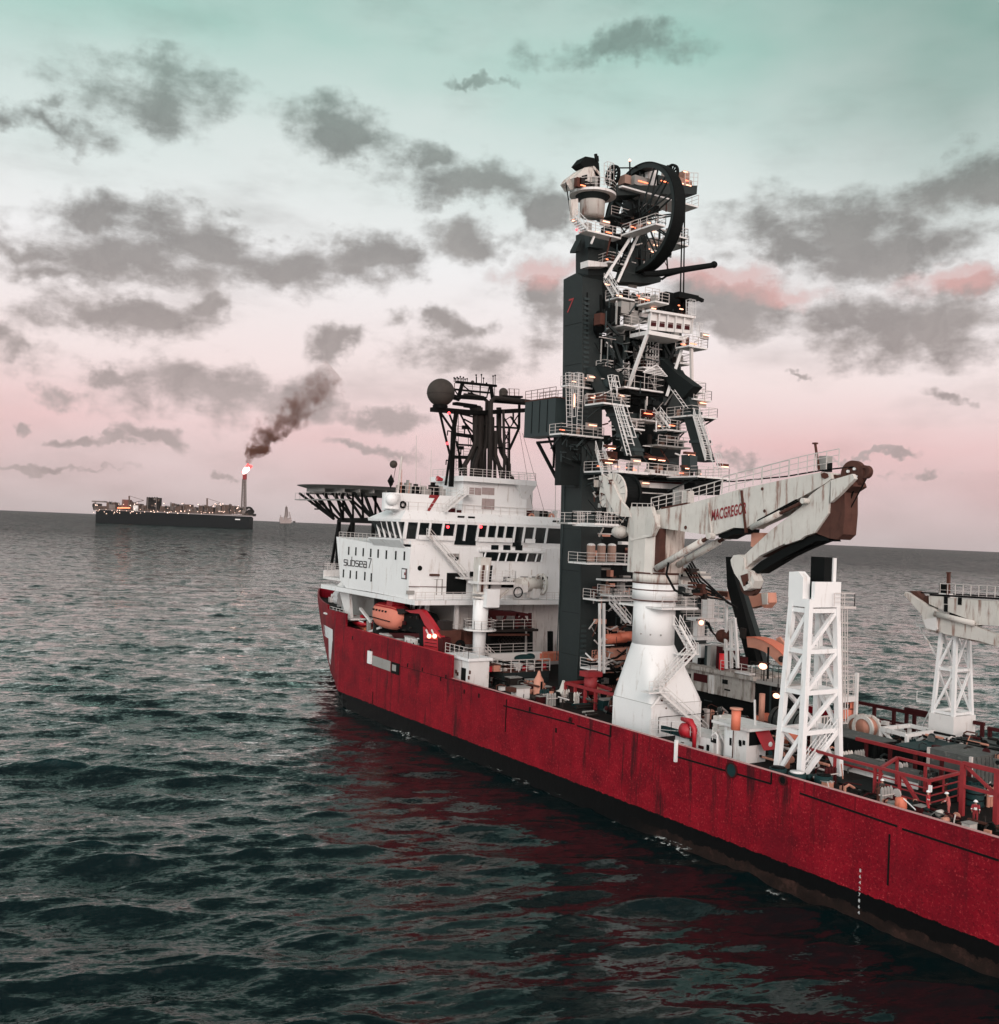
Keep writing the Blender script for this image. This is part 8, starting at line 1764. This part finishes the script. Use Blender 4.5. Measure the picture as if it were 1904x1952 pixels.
# deck cranes
for (x, y0_, y1_, jx) in ((375,850,774,480),(945,880,792,1040)):
    cn = zbox('deck_crane',x-4,y0_-30,x+5,y0_,'fmod'); mb = MB(); mb.bar(fz(x,y0_-20,1),fz(x,y1_,1),3.0); mb.bar(fz(x,y1_,1),fz(jx,y1_+32,1),.8); mb.bar(fz(x,y0_-20,1),fz(jx,y1_+34,1),1.4); mb.build('crane_jib','fmod',cn)
# lamps of the topsides
for k in range(84):
    x = rf_.uniform(100,1190); 
    y = rf_.choice((rf_.uniform(826,850),rf_.uniform(860,898),rf_.uniform(880,905))); p = fz(x,y,3)
    mb = MB(); mb.ball(p,rf_.uniform(.6,1.15),4); mb.build('lamp',M['lampfar'] if 'lampfar' in M else M.setdefault('lampfar',material('far_lamp',(1,.70,.56),emit=2.6)),fp)
mb = MB(); mb.bar(fz(290,862,4),fz(380,862,4),2.5); mb.build('lamp','lampo',fp)
# bow fairlead gear
for (x, y, r_) in ((1250,885,11),(1272,890,6),(1240,895,5)):
    c = fz(x,y,-10); mb = MB(); mb.ring(c,FN,r_*.55,r_,6,24); mb.ring(c,FN,0.3,r_*.3,6,12)
    for k in range(3): a = math.pi*k/3; mb.bar(c+FU*math.cos(a)*r_*.9+Vector((0,0,math.sin(a)*r_*.9)),c-FU*math.cos(a)*r_*.9-Vector((0,0,math.sin(a)*r_*.9)),1.5)
    mb.build('mooring_wheel','fdark',fp)
zbox('bow_deck',1215,905,1288,915,'fdark',0,-40); zbox('bow_deck',1255,915,1285,928,'fdark',-5,-20)
# flare tower
ft = MB(); b0, b1 = fz(1192,890,-6), fz(1226,890,-6); t0, t1_ = fz(1204,652,-6), fz(1226,652,-6); bk = -FN*11; tk = -FN*7
cs = [(b0,t0),(b1,t1_),(b1+bk,t1_+tk),(b0+bk,t0+tk)]
for a, b in cs: ft.bar(a,b,1.7)
for k in range(11):
    f0, f1 = k/11, (k+1)/11
    for i in range(4):
        a, b = cs[i]; c, d = cs[(i+1)%4]; ft.bar(a.lerp(b,f1),c.lerp(d,f1),.9); ft.bar(a.lerp(b,f0),c.lerp(d,f1),.8)
tower_f = ft.build('flare_tower','fmod2',fp)
mb = FM(); a, za = uvz(fz(1202,652)); b, zb = uvz(fz(1231,614)); mb.b3(a,b,-5,-14,za,zb); mb.build('flare_tip',M.setdefault('fltip',material('flare_tip_red',(.22,.012,.015),.7)),tower_f)
mb = MB(); mb.tube([fz(1216,890,-10),fz(1216,650,-10)],1.6,8); mb.build('flare_pipe','fmod',tower_f)
# flame
fl = thing('flare_flame','bright white and red gas flame burning on top of the distant flare tower','flame',fz(1212,612,-9))
def flame(name, pts, rs, mt_):
    mb = MB(); mb.smooth = True; mb.tube([fz(a,b,-9) for a,b in pts],[r*.525 for r in rs],10); return mb.build(name,mt_,fl)
M['fl1'] = material('flame_core',(1,.72,.62),emit=7); M['fl2'] = material('flame_edge',(1,.05,.05),emit=2.6)
flame('flame_core',[(1211,614),(1214,604),(1224,590),(1236,577),(1250,565),(1268,556)],[4,8,12,13,9,1],'fl1')
flame('flame_core',[(1216,600),(1228,584),(1240,568),(1243,552)],[6,9,8,1],'fl1')
flame('flame_edge',[(1232,578),(1240,562),(1246,548),(1240,538)],[9,11,8,1],'fl2')
flame('flame_edge',[(1246,570),(1258,562),(1270,556),(1278,560)],[8,8,5,1],'fl2')
flame('flame_edge',[(1206,606),(1204,598),(1209,590)],[3,4,1],'fl2')
# smoke: a ragged plume whose core follows a curve in the side plane of the far ship
def smoke_curve():
    cl = [(1246,540),(1262,500),(1290,455),(1345,390),(1420,320),(1500,250),(1560,180),(1640,100),(1760,0),(1900,-120)]
    rr_ = [8,18,32,50,68,78,76,80,90,96]
    P3 = [fz(a,b,-9) for a,b in cl]; return P3, [r*.525 for r in rr_]
SP, SR = smoke_curve(); su = np.array([(p-FA).dot(FU) for p in SP]); sz = np.array([p.z for p in SP])
ku = np.polyfit(sz/100, su/100, 4); kr = np.polyfit(sz/100, np.array(SR)/100, 3)
def volmat():
    mt = bpy.data.materials.new('flare_smoke'); mt.use_nodes = True
    global nt, N, L
    nt = mt.node_tree; N = nt.nodes; L = nt.links; N.clear()
    o = nd('ShaderNodeOutputMaterial'); v = nd('ShaderNodeVolumePrincipled'); lk(v.outputs[0], o.inputs['Volume'])
    v.inputs['Color'].default_value = (.30,.13,.09, 1)
    p = nd('ShaderNodeNewGeometry').outputs['Position']
    wrp = vm('SCALE', vm('SUBTRACT', noise(p, .022, 4, .6, True), (.5,.5,.5)).outputs[0]); wrp.inputs['Scale'].default_value = 38
    pw_ = vm('ADD', p, wrp.outputs[0]).outputs[0]
    s = nd('ShaderNodeSeparateXYZ'); lk(pw_, s.inputs[0]); z1 = mth('MULTIPLY', s.outputs[2], .01)
    def poly_(k):
        cur = float(k[0])
        for q in k[1:]: cur = mth('MULTIPLY_ADD', cur, z1, float(q)) if not isinstance(cur, float) else mth('MULTIPLY_ADD', z1, cur, float(q))
        return cur
    rel = vm('SUBTRACT', pw_, tuple(FA)).outputs[0]
    u_ = mth('MULTIPLY', vm('DOT_PRODUCT', rel, tuple(FU)).outputs['Value'], .01); n_ = mth('MULTIPLY_ADD', vm('DOT_PRODUCT', rel, tuple(FN)).outputs['Value'], .01, .09)
    du = mth('MULTIPLY', mth('SUBTRACT', u_, poly_(ku)), .80); d = mth('SQRT', mth('ADD', mth('POWER', mth('ABSOLUTE', du), 2.0), mth('POWER', mth('ABSOLUTE', n_), 2.0)))
    q = mth('DIVIDE', d, mth('MAXIMUM', poly_(kr), .03))
    n = noise(p, .030, 6, .68)
    e = mth('ADD', mth('SUBTRACT', 1.0, q), mth('MULTIPLY_ADD', n, 4.6, -2.45))
    core = mth('MULTIPLY', e, 1.3, clamp=True)
    f = nd('ShaderNodeValToRGB'); lk(mth('MULTIPLY', s.outputs[2], 1/560), f.inputs[0]); el_ = f.color_ramp.elements
    vals = [(.24,.6),(.32,.3),(.42,.10),(.52,.036),(.62,.018),(.72,.010),(.86,.0045),(1.0,0)]
    while len(el_) < len(vals): el_.new(.5)
    for i,(a_,b_) in enumerate(vals): el_[i].position = a_; el_[i].color = (b_,b_,b_,1)
    zp = nd('ShaderNodeSeparateXYZ'); lk(p, zp.inputs[0]); lo_ = mth('GREATER_THAN', zp.outputs[2], float(SP[0].z))
    lk(mth('MULTIPLY', mth('MULTIPLY', core, f.outputs[0]), 1.0), v.inputs['Density']); return mt
mb = MB(); mb.tube(SP,[r*1.7+8 for r in SR],16)
sm = mb.build('smoke_plume', volmat()); tag(sm, 'dark brown smoke plume drifting up to the right from the distant flare', 'smoke', kind='stuff')
# wake glints / far drill ship
dsd = 7000.0
def dz(zx, zy): return at(148.7+.2604*zx, 743.7+.2604*zy, x=5800.0)
ds = thing('drill_ship','tiny hazy drill ship with tall derrick far off on the horizon','ship',dz(1520,966))
def db(name, pts, mt_): mb = MB(); mb.prism([dz(a,b) for a,b in pts],(60,-20,0)); return mb.build(name,mt_,ds)
M['dsm'] = material('hazed_steel',(.30,.25,.24),.9,var=.2,scale=.02)
db('hull',[(1474,945),(1568,950),(1560,975),(1480,975)],'dsm'); db('deck_house',[(1480,928),(1500,930),(1500,946),(1478,946)],'dsm'); db('deck_house',[(1510,922),(1532,922),(1535,948),(1506,948)],'dsm'); db('deck_house',[(1540,935),(1560,932),(1563,948),(1538,948)],'dsm')
mb = MB()
for k in range(7):
    f0 = k/7; f1 = (k+1)/7; yl0, yl1 = 925-70*f0, 925-70*f1; w0, w1 = 12-7*f0, 12-7*f1
    for (a, b) in (((1525-w0,yl0),(1525-w1,yl1)),((1525+w0,yl0),(1525+w1,yl1)),((1525-w0,yl0),(1525+w1,yl1)),((1525+w0,yl0),(1525-w1,yl1))): mb.bar(dz(*a),dz(*b),4.5)
mb.bar(dz(1525,856),dz(1525,846),5); mb.build('derrick','dsm',ds)
mb = MB(); mb.bar(dz(1555,940),dz(1545,890),4); mb.bar(dz(1545,890),dz(1556,925),2.5); mb.bar(dz(1484,930),dz(1482,915),4); mb.build('crane','dsm',ds)
bt = thing('supply_boat','tiny supply boat low on the horizon right of the drill ship','boat',dz(1585,964)); mb = MB(); mb.prism([dz(1572,959),dz(1592,959),dz(1590,968),dz(1576,968)],(20,-6,0)); mb.build('hull','fdark',bt); mb = MB(); mb.prism([dz(1584,956),dz(1590,956),dz(1590,960),dz(1584,960)],(12,-4,0)); mb.build('wheelhouse','dsm',bt)
# ---------------------------------------------------------------- foam at the waterline
def foam():
    mt = bpy.data.materials.new('wash_foam'); mt.use_nodes = True
    global nt, N, L
    nt = mt.node_tree; N = nt.nodes; L = nt.links; b = N['Principled BSDF']; b.inputs['Base Color'].default_value = (.55,.58,.56,1); b.inputs['Roughness'].default_value = .8
    p = nd('ShaderNodeNewGeometry').outputs['Position']; n = noise(p, 1.4, 8, .75); n2 = noise(p, .11, 3, .5)
    lk(mth('MULTIPLY', mth('MULTIPLY_ADD', n, 14, -7.4, clamp=True), mth('MULTIPLY_ADD', n2, 9, -4.65, clamp=True)), b.inputs['Alpha'])
    mb = MB(); xs = [30+i*.8 for i in range(150)]; r = random.Random(2); o = []
    for x in xs:
        y = YC+hb(x,.2); o.append(len(mb.v)); w_ = .9+.6*math.sin(x*.7); mb.v += [(x,y-.1,.34),(x,y+.25,.32),(x,y+.5+w_*.4,.27),(x,y+.6+w_,.14)]
    for a, b_ in zip(o,o[1:]):
        for k in range(3): mb.f.append((a+k,b_+k,b_+k+1,a+k+1))
    f = mb.build('hull_wash_foam', mt); tag(f, 'thin broken white foam along the waterline of the red hull', 'foam', kind='stuff')
foam()
# ---------------------------------------------------------------- haze
if HAZE > 0:
    mb = MB(); mb.box((-9700,-9700,-4),(9700,9700,900)); mt = bpy.data.materials.new('sea_haze'); mt.use_nodes = True
    nt = mt.node_tree; N = nt.nodes; L = nt.links; N.clear(); o = nd('ShaderNodeOutputMaterial'); v = nd('ShaderNodeVolumePrincipled'); lk(v.outputs[0], o.inputs['Volume'])
    v.inputs['Color'].default_value = (.93,.88,.88,1); v.inputs['Density'].default_value = HAZE; v.inputs['Anisotropy'].default_value = .0
    hz = mb.build('haze', mt); hz['kind'] = 'stuff'
